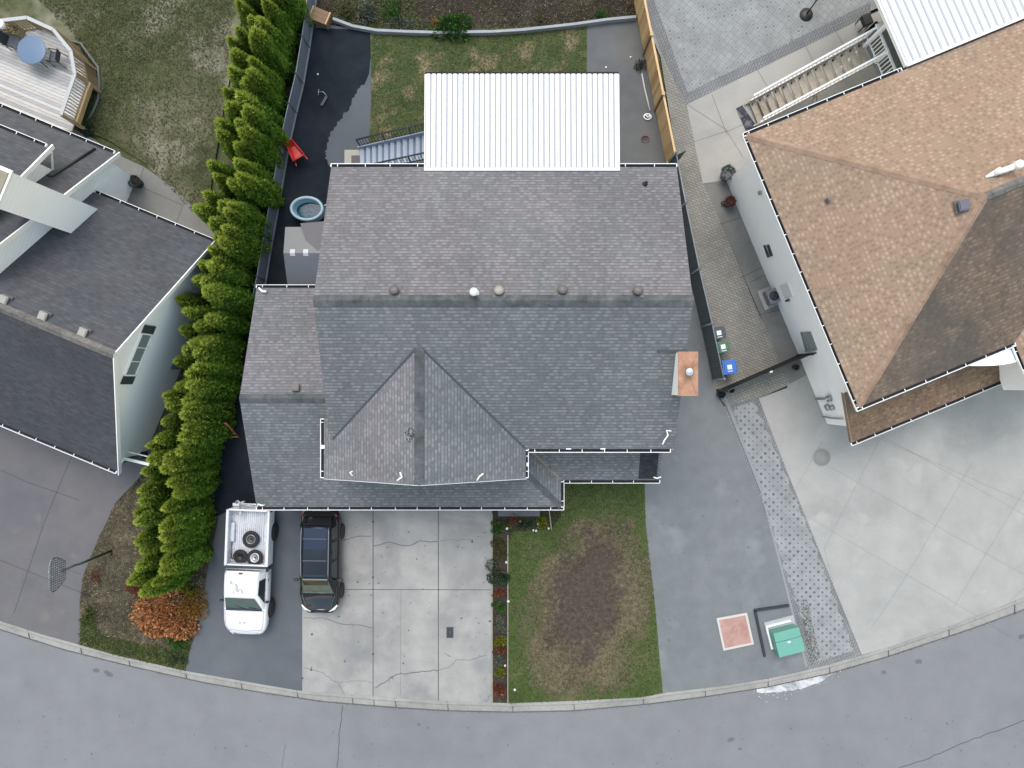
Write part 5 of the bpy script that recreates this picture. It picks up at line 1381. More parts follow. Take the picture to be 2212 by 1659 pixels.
# bits on the right-hand yard asphalt
def hose_pile(px, py, seed, m, lab, name='garden_hose', cat='hose', r0=.25, n=60, rad=.018):
    c = P(px, py); rr = random.Random(seed); pts = []
    a = 0; 
    for i in range(n):
        a += .42+rr.uniform(-.15,.2); q = r0*(.6+.4*math.sin(i*.21+seed)); pts.append((c.x+q*math.cos(a)+.05*math.sin(i*.1), c.y+q*math.sin(a)*.8, .03+.0015*i))
    o = thing(name, lab, cat, c); mb = MB(); mb.tube(pts, rad, 6); mk('coil', mb, m, o, org=c)
    return o
hose_pile(1397,252,3,M['white'],'tangle of white hose by the tan fence', r0=.20, n=34, rad=.028)
mb = MB(); c = P(1400,258); mb.tube([P(1386,158)+Vector((0,0,.03)), P(1392,190)+Vector((0,0,.03)), P(1398,215)+Vector((0,0,.03)), P(1404,240)+Vector((0,0,.03))], .035, 6); mk('pipe', mb, M['stone'], label='straight pale pipe lying along the foot of the tan fence', cat='pipe', org=c, loc=c)
def litter_leaf(name, px, py, m, lab, cat, s_=.05, z=.02):
    c = P(px, py); mb = MB(); mb.lathe([(s_,0),(s_*.8,s_*.6),(0,s_*.9)], (0,0,0), 8); mk(name, mb, m, label=lab, cat=cat, loc=c+Vector((0,0,z)))
litter_leaf('ball', 1362,124, M['white'], 'small white ball near the tan fence post', 'ball', .045)
litter_leaf('pebble', 687,161, M['stone'], 'pale pebble on the wet asphalt', 'pebble', .05)
litter_leaf('bottle', 1309,146, M['white'], 'white bottle lying just above the patio cover', 'bottle', .05)
def shrub(px, py, rx, ry, h, m, lab, name='shrub', cat='shrub', n=420, size=.11, seed=1, group=None, z0=0.0, stem=True, extra=None, pz=None):
    pz = h*.55 if pz is None else pz
    c = P(px, py, pz); c.z = z0
    k = (H-pz)/F*1.28; RX, RY = rx*k, ry*k
    o = thing(name, lab, cat, c, group=group)
    rr = random.Random(seed)
    lobes = [(rr.uniform(-.45,.45), rr.uniform(-.45,.45), rr.uniform(.45,.8), rr.uniform(.7,1.1)) for _ in range(7)]
    def fn(q):
        lx, ly, lr, lh = q.choice(lobes)
        a = q.uniform(0, 2*math.pi); e = math.asin(q.uniform(0.0, 1)); rad = q.uniform(.72, 1.0)*lr*.62
        x = (lx+rad*math.cos(a)*math.cos(e)); y = (ly+rad*math.sin(a)*math.cos(e)); z = math.sin(e)*rad/.62*lh*h*.75+h*.15*q.random()
        return (x*RX, y*RY, z), (math.cos(a)*math.cos(e), math.sin(a)*math.cos(e), math.sin(e)+.3)
    mb = MB(); mb.leaves(n, fn, size, rr, 0, 0.1, .6)
    mk('foliage', mb, m, o)
    if extra:
        mb = MB(); mb.leaves(extra[1], fn, size*.9, rr, 0, .3, .8); mk('flowers', mb, extra[0], o)
    if stem:
        mb = MB()
        for _ in range(6):
            a = rr.uniform(0, 6.28); mb.tube([(0,0,0),(math.cos(a)*RX*.3, math.sin(a)*RY*.3, h*.3),(math.cos(a)*RX*.55, math.sin(a)*RY*.55, h*.6)], [.02,.013,.006], 5)
        mk('stem', mb, M['bark'], o)
    return o
hose_pile(1392,300,9,M['leaf_red'],'little heap of dead vine stems by the tan fence', 'vine', 'vine', r0=.22, n=40, rad=.012)
shrub(1384,142,17,20,.35,M['leaf_dark'],'dark low weeds at the foot of the tan fence, beside the white ball',n=260,size=.08,seed=51)
# kids' trike-like dark thing on the wet asphalt
c = P(702, 218); tr = thing('scooter', 'small dark scooter lying on the wet asphalt', 'scooter', c, R(60))
mb = MB(); mb.box(-.28,.22,-.06,.06,.06,.10); mk('deck', mb, M['chair_dark'], tr)
mb = MB(); mb.tube([(.22,0,.08),(.30,.25,.10),(.18,.42,.10)], .02, 6); mb.tube([(.05,.35,.1),(.30,.48,.1)], .02, 6); mk('handlebar', mb, M['pipe_grey'], tr)
for x in (-.3, .25): mb = MB(); torus(mb, (x,0,.06), .045, .02, 14, 6, Matrix.Rotation(R(90),4,'X')); mk('wheel', mb, M['tyre'], tr)
# orange ladder / cone rack glimpsed beside the hedge
c = P(511, 925); ld = thing('step_ladder', 'rusty orange folded step ladder leaning between the hedge and the garage roof', 'ladder', c)
for s_ in (-1, 1):
    mb = MB(); mb.tube([(s_*.16,.35,1.7),(s_*.20,-.5,.02)], .03, 6); mk('side_rail', mb, plain('ladder_orange', (.32,.10,.03), .6, var=.3), ld)
mb = MB()
for k in range(5): mb.bar((-.18,.3-.17*k,1.55-.33*k),(.18,.3-.17*k,1.55-.33*k),.06,.03)
mk('rung', mb, plain('ladder_rung', (.35,.16,.07), .6, var=.3), ld)
# square shallow pots / mats next to the stair foot of the middle house
mb = MB(); a = P(760,340); mb.box(-.19,.19,-.25,.25,0,.02); mk('door_mat', mb, M['pot'], label='dark door mat at the foot of the blue-grey stair', cat='mat', loc=(P(769,349).x, P(769,349).y, .092))

# ------------------------------------------------------------------ vehicles
def ringsec(pts):   # pts: half profile from bottom centre to top centre (x>=0)
    return pts + [(-x, z) for x, z in pts[::-1][(1 if pts[-1][0] == 0 else 0):] if True][:]
def loft(mb, secs, m=0, smooth=True, caps=True):
    """secs: list of (y, halfprofile [(x,z)...] going bottom -> top); mirrored"""
    n = None; rings = []
    for y, hp in secs:
        full = [(x, z) for x, z in hp] + [(-x, z) for x, z in hp[::-1] if abs(x) > 1e-6]
        rings.append([(x, y, z) for x, z in full]); n = len(full)
    vs = [p for r_ in rings for p in r_]; fs = []
    for i in range(len(rings)-1):
        for k in range(n): fs.append((i*n+k, i*n+(k+1)%n, (i+1)*n+(k+1)%n, (i+1)*n+k))
    if caps: fs.append(tuple(range(n))); fs.append(tuple((len(rings)-1)*n+k for k in range(n-1,-1,-1)))
    return mb.add(vs, fs, m, smooth=smooth)
def wheel(parent, x, y, r, w, rim='rim'):
    mb = MB(); prof = [(r*.62,-w/2),(r*.92,-w/2),(r,-w*.35),(r,w*.35),(r*.92,w/2),(r*.62,w/2)]
    MM = Matrix.Translation((x,y,r)) @ Matrix.Rotation(R(90),4,'Y')
    s_ = MB(); s_.lathe(prof, (0,0,0), 28)
    mb.add([MM @ Vector(v) for v in s_.v], s_.f, 0, smooth=False)
    wo_ = mk('wheel', mb, M['tyre'], parent)
    s_ = MB(); s_.lathe([(r*.63,-w*.40),(r*.63,w*.40)], (0,0,0), 28); s_.lathe([(r*.2,w*.3),(r*.2,w*.46),(0,w*.46)], (0,0,0), 12); s_.lathe([(r*.2,-w*.3),(r*.2,-w*.46),(0,-w*.46)][::-1], (0,0,0), 12)
    for k in range(5):
        a = 2*math.pi*k/5
        for q in (-1, 1): s_.bar((0,0,q*w*.43),(math.cos(a)*r*.6,math.sin(a)*r*.6,q*w*.41),r*.17,.03)
    mb = MB(); mb.add([MM @ Vector(v) for v in s_.v], s_.f, 0)
    mk('rim', mb, M[rim], wo_)
def quadpart(name, pts, m, parent, th=.02, smooth=False, label=None):
    """slightly thick panel; pts as grid [[row],[row]] or 4 points"""
    mb = MB(); q = [Vector(p) for p in pts]; n = (q[1]-q[0]).cross(q[2]-q[0]).normalized()
    k = len(q); mb.add(q, [tuple(range(k))]); lo = [p-n*th for p in q]
    mb.add(q+lo, [(i, i+k, (i+1)%k+k, (i+1)%k) for i in range(k)])
    return mk(name, mb, m, parent, label=label)

# ---- white pickup; +Y is the nose. placed nose to the street
pk = thing('pickup_truck', 'white regular-cab pickup truck with loose wheels in its open bed, parked beside the hedge', 'pickup truck', (P(535,1233,.9).x, P(535,1233,.9).y, 0), R(180-2.3))
hwid = .98; ynose = 2.93; ytail = -2.88
# lower body: from cab back to nose
def bodysec(y, wd, zt, zc, zb=.42, sh=.10):
    return (y, [(0,zb),(wd*.80,zb),(wd*.97,zb+.10),(wd,zb+.28),(wd*.995,zt-.16),(wd*.965,zt-.05),(wd*.90,zt),(wd*.55,zc-.01),(0,zc)])
secs = [bodysec(-.02,hwid,1.13,1.14), bodysec(.45,hwid,1.13,1.14), bodysec(1.05,hwid,1.12,1.15), bodysec(1.55,hwid*1.0,1.10,1.16), bodysec(1.75,hwid*.995,1.09,1.15), bodysec(2.2,hwid*.985,1.05,1.11), bodysec(2.48,hwid*.95,.99,1.05), bodysec(2.68,hwid*.885,.90,.98,.45), bodysec(2.82,hwid*.77,.79,.88,.47), bodysec(2.91,hwid*.60,.66,.72,.50)]
mb = MB(); loft(mb, secs)
mk('body', mb, M['car_white'], pk)
# wheel arches as dark recess rings
for y in (1.78, -1.72):
    for s_ in (-1, 1):
        mb = MB(); s2 = MB(); s2.lathe([(.0,-.02),(.44,-.02),(.46,.0),(.44,.02),(0,.02)], (0,0,0), 28)
        MM = Matrix.Translation((s_*(hwid-.012),y,.40)) @ Matrix.Rotation(R(90),4,'Y'); mb.add([MM @ Vector(v) for v in s2.v], s2.f)
        mk('wheel_arch', mb, M['black'], pk)
for y in (1.78, -1.72):
    for s_ in (-1, 1): wheel(pk, s_*(hwid-.07), y, .365, .26)
# bed
by0, by1 = -2.78, -.27; zr = 1.18; zf = .72
mb = MB()
for s_ in (-1, 1):
    mb.box(min(s_*.87,s_*hwid), max(s_*.87,s_*hwid), by0, by1, .48, zr)
mb.box(-.87, .87, by1-.07, by1, .5, zr-.02); mb.box(-.87,.87, by0, by1, .5, .66)
o = mk('bed', mb, M['car_white'], pk, bevel=.045)
mb = MB(); mb.box(-.865,.865, by0+.06, by1-.08, .66, zf-.02)
for k in range(19):
    x = -.82+k*.091; mb.box(x-.03, x+.03, by0+.07, by1-.09, zf-.02, zf, 1)
mk('bed_floor', mb, [M['grime'], M['car_bed']], pk)
for s_ in (-1, 1):
    mb = MB(); mb.box(min(s_*.67,s_*.87), max(s_*.67,s_*.87), -2.15, -1.28, zf-.02, .92); mk('wheel_well', mb, M['car_bed'], pk, bevel=.05)
    mb = MB(); mb.box(min(s_*.845,s_*.875), max(s_*.845,s_*.875), by0+.06, by1-.08, zf, zr+.005); mk('bed_liner', mb, M['car_bed'], pk)
mb = MB(); mb.box(-.87,.87, by0-.04, by0+.04, .6, zr-.01); mk('tailgate', mb, M['car_white'], pk, bevel=.015)
mb = MB(); mb.box(-.92,.92, by0-.20, by0-.05, .48, .62); mk('rear_bumper', mb, M['car_white'], pk, bevel=.03)
mb = MB(); mb.box(-.52,.52, 2.82, 2.94, .42, .56); mk('front_bumper', mb, M['chrome'], pk, bevel=.03)
for s_ in (-1, 1):
    mb = MB(); mb.box(min(s_*.84,s_*.985), max(s_*.84,s_*.985), by0-.02, by0+.10, .78, 1.10); mk('tail_light', mb, M['lamp_red'], pk, bevel=.015)
    mb = MB(); mb.box(min(s_*.40,s_*.68), max(s_*.40,s_*.68), 2.68, 2.83, .70, .84); mk('headlight', mb, M['lamp_clear'], pk, bevel=.03)
# cab greenhouse
bt = [(-.16,.90),(1.53,.88)]; zb = 1.12; zt = 1.74
B = [(-.90,-.14,zb),(.90,-.14,zb),(.92,1.60,zb+.02),(-.92,1.60,zb+.02)]
T = [(-.70,-.02,zt),(.70,-.02,zt),(.68,.92,zt+.01),(-.68,.92,zt+.01)]
mb = MB()
loft(mb, [(-.14,[(0,1.1),(.90,1.1),(.90,1.13),(.88,1.2),(.80,1.35),(.75,1.45),(.72,1.5)]),(-.02,[(0,1.1),(.91,1.1),(.91,1.13),(.885,1.25),(.78,1.55),(.72,1.70),(.60,1.755)]),(.45,[(0,1.1),(.92,1.1),(.92,1.13),(.895,1.25),(.785,1.57),(.715,1.72),(.55,1.79)]),(.90,[(0,1.1),(.92,1.1),(.92,1.13),(.895,1.25),(.78,1.56),(.705,1.70),(.56,1.76)]),(1.62,[(0,1.1),(.90,1.1),(.90,1.115),(.88,1.12),(.86,1.125),(.84,1.13),(.80,1.14)])])
mk('cab', mb, M['car_white'], pk)
mb = MB(); mb.tube([(-.86,1.76,1.14),(-.84,2.3,1.075),(-.76,2.62,1.00)], .006, 4); mb.tube([(.86,1.76,1.14),(.84,2.3,1.075),(.76,2.62,1.00)], .006, 4); mb.tube([(-.76,2.62,1.0),(0,2.68,1.03),(.76,2.62,1.0)], .006, 4); mb.tube([(-.90,1.72,1.13),(0,1.74,1.165),(.90,1.72,1.13)], .008, 4)
for s_ in (-1, 1): mb.tube([(s_*.99,.10,.55),(s_*.995,.10,1.05)], .006, 4); mb.tube([(s_*.99,1.38,.55),(s_*.995,1.38,1.05)], .006, 4)
mk('panel_gap', mb, M['shutter'], pk, kind='stuff')
q1 = [(-.80,1.60,1.165),(.80,1.60,1.165),(.64,.965,1.735),(-.64,.965,1.735)]
quadpart('windshield', [Vector(p)+Vector((0,.02,.015)) for p in q1], M['glass_green'], pk)
mb = MB(); mb.bar((-.80,1.65,1.18),(.80,1.65,1.18),.10,.03); mb.bar((-.1,1.62,1.2),(.35,1.48,1.31),.02,.02); mb.bar((-.6,1.62,1.2),(-.2,1.50,1.30),.02,.02); mk('wiper', mb, M['black'], pk)
for s_ in (-1, 1):
    q = [(s_*.925,.22,1.20),(s_*.915,1.32,1.20),(s_*.765,.86,1.63),(s_*.79,.25,1.60)]
    if s_ < 0: q = q[::-1]
    quadpart('side_window', q, M['glass_dark'], pk)
    mb = MB(); mb.box(min(s_*.95,s_*1.10), max(s_*.95,s_*1.10), 1.24, 1.33, 1.10, 1.26); mk('mirror', mb, M['black'], pk, bevel=.03)
    mb = MB(); mb.box(min(s_*.985,s_*1.0), max(s_*.985,s_*1.0), .28, .42, .98, 1.01); mk('door_handle', mb, M['black'], pk)
quadpart('rear_window', [(.66,-.125,1.24),(-.66,-.125,1.24),(-.60,-.06,1.60),(.60,-.06,1.60)], M['glass_dark'], pk)
mb = MB(); mb.box(-.88,.88,-.268,-.10,.9,1.06); mk('cab_gap', mb, M['shutter'], pk)
mb = MB(); mb.box(-.05,.10,-.12,-.05,1.66,1.715); mk('brake_light', mb, M['lamp_red'], pk)
mb = MB(); rr = random.Random(8)
for (x, y, a, b, an) in ((.38,.38,.08,.17,10),(.32,.70,.10,.12,25),(.10,.62,.11,.10,-35),(.15,.45,.08,.13,20),(-.10,.66,.05,.15,20)):
    pts = []
    for k in range(12):
        t = 2*math.pi*k/12; dx = a*math.cos(t)*rr.uniform(.8,1.1); dy = b*math.sin(t)
        X = x+dx*math.cos(R(an))-dy*math.sin(R(an)); Y = y+dx*math.sin(R(an))+dy*math.cos(R(an)); pts.append((X, Y, 1.793-abs(X)*.03-max(0,Y-.45)*.06+.004))
    mb.face(pts)
for (x, y) in ((.18,2.28),(-.02,2.28)): mb.face([(x+.07*math.cos(t), y+.05*math.sin(t), 1.112) for t in [2*math.pi*k/10 for k in range(10)]])
mk('dirt_smudges', mb, M['grime'], pk, kind='stuff')
mb = MB(); mb.tube([(.38,-2.75,1.05),(.36,-2.95,1.25),(.26,-3.15,1.35),(.10,-3.2,1.32)], .045, 8); mb.tube([(.26,-3.1,1.35),(.42,-3.22,1.32),(.52,-3.16,1.25),(.50,-3.08,1.2)], .045, 8); mb.tube([(.30,-3.02,1.3),(-.05,-3.05,1.32),(-.38,-3.02,1.3)], .035, 8); mb.bar((.40,-2.8,1.0),(.33,-2.5,1.15),.10,.05)
mk('hitch_rack', mb, M['galv'], pk)
# wheels lying in the bed
def tyre(px, py, z, r, lab, rim, tilt=0, name='loose_wheel'):
    p = P(px, py, z); o = thing(name, lab, 'wheel', p, group=None, rot=(tilt, tilt*.4, 0))
    mb = MB(); torus(mb, (0,0,0), r*.80, r*.22, 30, 10); t_ = mk('tyre', mb, M['tyre'], o)
    mb = MB(); mb.lathe([(0,-.05),(r*.35,-.05),(r*.42,.0),(r*.60,.03),(r*.62,-.06)], (0,0,0), 26); mb.lathe([(r*.10,-.04),(r*.10,.0),(0,.0)], (0,0,0), 10, 1); mk('rim', mb, [M[rim], M['black']], o)
    return o
t1 = tyre(542,1165,.86,.38,'loose wheel with a dark steel rim lying rearmost in the pickup bed','rim_dark')
mb = MB(); torus(mb, (0,0,.02), .20, .012, 26, 6); mk('trim_ring', mb, M['rim'], t1)
tyre(519,1202,.86,.32,'all-black loose wheel on the hedge side of the pickup bed','black', R(6))
tyre(550,1205,.90,.36,'loose wheel with a pale rim leaning by the cab wall in the pickup bed','rim', R(-10))
c = P(500,1170,.74); mb = MB(); mb.tube([(0,.45,0),(.04,.1,.01),(-.01,-.35,.0),(.0,-.75,.0)], .02, 6); mb.bar((-.0,-.75,0),(.12,-.78,0),.04,.03); mk('iron_bar', mb, M['rust'], label='rusty iron bar lying along the left side of the pickup bed', cat='bar', loc=c)

# ---- dark compact SUV
sv_ = thing('suv_car', 'dark blue-black compact SUV with a glass roof, parked on the concrete driveway', 'car', (P(690,1216,.9).x, P(690,1216,.9).y, 0), R(180-.6))
hw_ = .90
def ss(y, wd, zs, zc, zb=.30): return (y, [(0,zb),(wd*.85,zb),(wd*.98,zb+.12),(wd,zb+.35),(wd*.985,zs-.15),(wd*.94,zs-.03),(wd*.86,zs+.01),(wd*.5,zc),(0,zc+.01)])
secs = [ss(-2.34,hw_*.66,.72,.74,.42), ss(-2.26,hw_*.86,.92,.95,.36), ss(-2.10,hw_*.95,1.02,1.04,.32), ss(-1.7,hw_*.99,1.05,1.06), ss(-.6,hw_,1.04,1.05), ss(.6,hw_,1.01,1.03), ss(1.15,hw_*.99,.98,1.04), ss(1.55,hw_*.97,.93,1.01), ss(1.95,hw_*.91,.84,.92), ss(2.18,hw_*.80,.72,.80,.33), ss(2.31,hw_*.58,.58,.62,.38)]
mb = MB(); loft(mb, secs); mk('body', mb, M['car_dark'], sv_)
# greenhouse
gs = lambda y, wb_, wt, z0, z1: (y, [(0,z0-.02),(wb_,z0-.02),(wb_*.985,z0+.02),(wb_*.96,z0+.12),(wt*1.09,z1-.16),(wt*1.0,z1-.05),(wt*.9,z1)])
mb = MB(); loft(mb, [gs(-2.12,.74,.60,1.02,1.10), gs(-1.88,.78,.60,1.02,1.54), gs(-1.5,.82,.62,1.02,1.65), gs(-.6,.84,.63,1.02,1.70), gs(.30,.84,.62,1.0,1.685), gs(.62,.83,.60,1.0,1.60), gs(1.02,.80,.62,1.0,1.26), gs(1.34,.74,.66,1.0,1.03)])
mk('cabin', mb, M['car_dark'], sv_)
for y0_, y1_ in ((-1.72,-1.28),(-1.23,-.33),(-.26,.42)):
    nm = 'roof_glass' if y0_ > -1.5 else 'roof_panel'
    z_ = lambda y: 1.665+.04*(1-abs(y+.6)/1.4)
    quadpart(nm, [(-.50,y0_,z_(y0_)-.003),(.50,y0_,z_(y0_)-.003),(.50,y1_,z_(y1_)-.003),(-.50,y1_,z_(y1_)-.003)], M['car_roof_glass'], sv_, .01)
for s_ in (-1, 1):
    mb = MB(); mb.tube([(s_*.60,-1.75,1.66),(s_*.605,-1.5,1.72),(s_*.61,-.6,1.75),(s_*.60,.25,1.73),(s_*.59,.45,1.67)], .018, 8); mk('roof_rail', mb, M['pipe_grey'], sv_)
    for a, b in (((-1.75,-1.15)),((-1.08,-.28)),((-.20,.72))):
        q = [(s_*.835,a,1.10),(s_*.84,b,1.08),(s_*.70,b-(.28 if b > .5 else .03),1.50 if b < .5 else 1.46),(s_*.69,a+.08,1.50)]
        if s_ < 0: q = q[::-1]
        quadpart('side_window', q, M['glass_dark'], sv_)
    mb = MB(); mb.box(min(s_*.88,s_*1.10), max(s_*.88,s_*1.10), .66, .78, 1.02, 1.16); mk('mirror', mb, M['black'], sv_, bevel=.03)
    mb = MB(); mb.tube([(s_*.42,2.24,.70),(s_*.66,2.10,.76),(s_*.80,1.92,.82)], [.05,.07,.035], 8); mk('headlight', mb, M['lamp_clear'], sv_)
    mb = MB(); mb.tube([(s_*.78,-2.14,1.02),(s_*.68,-2.22,.90)], .05, 8); mk('tail_light', mb, M['lamp_red'], sv_)
    mb = MB(); mb.tube([(s_*.10,2.33,.52),(s_*.55,2.26,.52),(s_*.84,2.0,.50)], .022, 8); mk('bumper_trim', mb, M['chrome'], sv_)
quadpart('windshield', [(-.70,1.30,1.065),(.70,1.30,1.065),(.56,.50,1.665),(-.56,.50,1.665)], M['glass_green'], sv_)
quadpart('sun_shade', [(-.54,.62,1.585),(.54,.62,1.585),(.545,.51,1.672),(-.545,.51,1.672)], plain('shade_gold', (.24,.225,.17), .5, var=.2), sv_, .005)
quadpart('rear_window', [(.62,-2.04,1.22),(-.62,-2.04,1.22),(-.55,-1.86,1.58),(.55,-1.86,1.58)], M['glass_dark'], sv_)
mb = MB(); loft(mb, [(1.34,[(0,1.045),(.66,1.035),(.67,1.03)]),(1.65,[(0,1.015),(.62,.995),(.63,.985)]),(2.0,[(0,.93),(.55,.895),(.56,.885)]),(2.14,[(0,.85),(.46,.83),(.47,.82)])]); mk('bonnet', mb, M['car_hood'], sv_)
mb = MB()
for s_ in (-1, 1):
    for y in (.74, -.28, -1.15): mb.tube([(s_*.905,y,.45),(s_*.905,y,.95)], .006, 4)
mb.tube([(-.74,1.42,1.035),(-.60,1.8,.99),(-.52,2.12,.86)], .006, 4); mb.tube([(.74,1.42,1.035),(.60,1.8,.99),(.52,2.12,.86)], .006, 4)
mk('panel_gap', mb, M['pipe_grey'], sv_, kind='stuff')
mb = MB()
for y in (-1.255, -.295): mb.bar((-.52,y,1.715 if y > -1 else 1.70),(.52,y,1.715 if y > -1 else 1.70),.035,.012)
mk('roof_bar', mb, plain('roof_bar', (.07,.08,.11), .4), sv_, kind='stuff')
mb = MB(); mb.tube([(-.62,1.25,1.09),(-.1,1.15,1.17)], .012, 6); mb.tube([(.05,1.25,1.10),(.5,1.12,1.19)], .012, 6); mk('wiper', mb, M['black'], sv_, kind='stuff')
mb = MB(); mb.box(-.17,.17,-2.30,-2.285,.70,.82); mk('number_plate', mb, M['white'], sv_)
for y in (1.38, -1.32):
    for s_ in (-1, 1): wheel(sv_, s_*(hw_-.07), y, .345, .23, 'rim')

# ------------------------------------------------------------------ street furniture and yard things
# basketball hoop on the left driveway
b0 = P(240,1190); hp = thing('basketball_hoop', 'freestanding basketball hoop with a perforated grey backboard over the left driveway', 'basketball hoop', b0)
t0_ = Vector((b0.x,b0.y,2.45)); bb = Vector((-19.02, -7.92, 0))
mb = MB(); mb.tube([b0, b0+Vector((0,0,1.8)), t0_], .055, 10); mk('pole', mb, M['shutter'], hp, org=b0)
mb = MB(); mb.tube([t0_, t0_+Vector((-.12,0,.12)), Vector((bb.x,bb.y,3.0))], .04, 8); mb.tube([t0_+Vector((0,0,-.35)), Vector((bb.x,bb.y,2.85))], .02, 6); mk('arm', mb, M['shutter'], hp, org=b0)
mb = MB(); n = 18
def fan(t): # half width at height fraction
    return .36+.34*math.sin(min(1,t*1.3)*math.pi/2) if t < .75 else .70*math.sqrt(max(0,1-((t-.75)/.30)**2))
zb_, zt_ = 2.72, 3.78
for i in range(9):
    t = i/8; z = zb_+(zt_-zb_)*t; hw2 = fan(t)
    mb.bar((bb.x,bb.y-hw2,z),(bb.x,bb.y+hw2,z),.02,.035)
for j in range(15):
    y = -.66+j*1.32/14
    zs = [zb_+(zt_-zb_)*k/40 for k in range(41) if fan(k/40) >= abs(y)]
    if len(zs) > 1: mb.bar((bb.x,bb.y+y,zs[0]),(bb.x,bb.y+y,zs[-1]),.022,.03)
rim_ = [(bb.x,bb.y+s_*fan(k/30),zb_+(zt_-zb_)*k/30) for s_ in (1,) for k in range(31)] + [(bb.x,bb.y-fan(k/30),zb_+(zt_-zb_)*k/30) for k in range(30,-1,-1)]
mb.tube(rim_+[rim_[0]], .025, 6)
mk('backboard', mb, M['net'], hp, org=b0)
mb = MB(); torus(mb, (bb.x-.30,bb.y,3.02), .225, .012, 26, 6); mk('rim', mb, M['galv'], hp, org=b0)
# street-side utility: kiosk, pads, manhole, drain
c = P(1690,1372); kc = thing('utility_box', 'sea-green utility cabinet on a pale pad beside the street', 'utility box', c, R(14.5))
mb = MB(); mb.box(-.70,.70,-.50,.80,.0,.07); mk('pad', mb, M['pad'], kc)
mb = MB(); mb.box(-.56,.62,-.64,.44,.07,.62); mk('cabinet', mb, M['green_box'], kc, bevel=.02)
mb = MB(); mb.box(-.58,.64,-.66,.02,.62,.70); mk('lid', mb, M['green_box'], kc, bevel=.015)
mb = MB(); mb.box(-.57,.63,.03,.46,.62,.68); mk('lid', mb, M['green_box'], kc, bevel=.015)
mb = MB(); mb.box(-.05,.08,-.10,-.04,.70,.73); mk('handle', mb, M['white'], kc)
mb = MB(); mb.bar((-.66,.62,.12),(.5,.62,.12),.09,.10); mb.bar((-.66,.62,.12),(-.66,-.45,.12),.07,.10); mk('white_edging', mb, plain('edging_white', (.62,.68,.68), .7), kc)
mb = MB()
for a, b in (((1628,1318),(1703,1307)),((1630,1318),(1651,1417))): mb.bar(P(*a)+Vector((0,0,.05)), P(*b)+Vector((0,0,.05)), .11, .10)
c = P(1640,1340); mk('low_timber_edging', mb, M['black_metal'], label='dark L-shaped timber edging beside the green utility cabinet', cat='edging', org=c, loc=c)
mb = MB(); pts = [P2(1547,1335), P2(1613,1323), P2(1628,1391), P2(1562,1405)]; cxy = P(1587,1364)
mb.prism([(a-cxy.x,b-cxy.y) for a, b in pts], 0, .05, 1); s_ = .86
mb.prism([((a-cxy.x)*s_,(b-cxy.y)*s_) for a, b in pts], .05, .058, 0)
mk('utility_slab', mb, [M['pad_red'], M['pad_edge']], label='square faded-red utility lid with a pale rim on the asphalt', cat='utility lid', loc=cxy)
c = P(1775,988); mb = MB(); mb.lathe([(.42,0),(.42,.012),(.40,.016),(.385,.016),(.38,.010)], (0,0,0), 36, 0); mb.lathe([(.38,.0),(.38,.014),(0,.014)], (0,0,0), 36, 1)
for k in range(-4,5): mb.box(k*.08-.008, k*.08+.008, -math.sqrt(max(0,.36**2-(k*.08)**2)), math.sqrt(max(0,.36**2-(k*.08)**2)), .014, .02, 0)
mk('manhole_cover', mb, [plain('manhole_ring', (.26,.26,.245), .8), M['manhole']], label='round grey manhole cover in the pale concrete driveway', cat='manhole', loc=c+Vector((0,0,.007)))
c = P(972,1366); mb = MB(); mb.box(-.16,.16,-.25,.25,0,.02,0); mb.box(-.13,.13,-.22,.22,.02,.026,1); mb.box(-.03,.04,-.05,.07,.026,.034,0)
mk('drain_cover', mb, [M['shutter'], M['chair_dark']], label='small dark rectangular lid in the concrete driveway', cat='drain cover', loc=c+Vector((0,0,.006)))
# refuse bins
def wheelie(px, py, w_, d_, h_, m, lab, yaw, label_rect):
    p = P(px, py, h_); o = thing('wheelie_bin', lab, 'bin', (p.x,p.y,0), yaw, 'household bins in a row behind the dark fence')
    mb = MB(); t = .82; vs = [(-w_/2*t,-d_/2*t,.06),(w_/2*t,-d_/2*t,.06),(w_/2*t,d_/2*t,.06),(-w_/2*t,d_/2*t,.06),(-w_/2,-d_/2,h_-.06),(w_/2,-d_/2,h_-.06),(w_/2,d_/2,h_-.06),(-w_/2,d_/2,h_-.06)]
    mb.add(vs, [(0,3,2,1),(4,5,6,7),(0,1,5,4),(1,2,6,5),(2,3,7,6),(3,0,4,7)]); mk('bin_body', mb, m, o, bevel=.03)
    mb = MB(); mb.box(-w_/2-.03,w_/2+.03,-d_/2-.03,d_/2+.03,h_-.06,h_-.01); mb.box(-w_/2+.05,w_/2-.05,-d_/2+.05,d_/2-.05,h_-.01,h_+.02); ld_ = mk('lid', mb, m, o, bevel=.02)
    mb = MB(); a, b = label_rect; mb.box(-.10,.10,-.10,.10,h_+.02,h_+.026); mb.box(.17,.20,-.10,.12,h_+.02,h_+.026); mk('sticker', mb, M['bin_label'], ld_)
    mb = MB(); mb.tube([(-w_/2+.05,d_/2+.05,h_-.1),(w_/2-.05,d_/2+.05,h_-.1)], .02, 6); mk('handle', mb, m, o)
    for s_ in (-1, 1):
        mb = MB(); torus(mb, (s_*w_*.42,d_/2-.02,.10), .07, .03, 16, 6, Matrix.Rotation(R(90),4,'Y')); mk('wheel', mb, M['tyre'], o)
wheelie(1553,719,.50,.52,1.0,M['bin_grey'],'dark grey bin with a white sticker, farthest from the black gate', R(-80), (0,0))
wheelie(1562,749,.46,.48,1.0,M['bin_green'],'dull green bin between the grey and blue bins', R(-80), (0,0))
wheelie(1576,793,.58,.56,1.05,M['bin_blue'],'bright blue bin with a pale sticker, nearest the black gate', R(-84), (0,0))
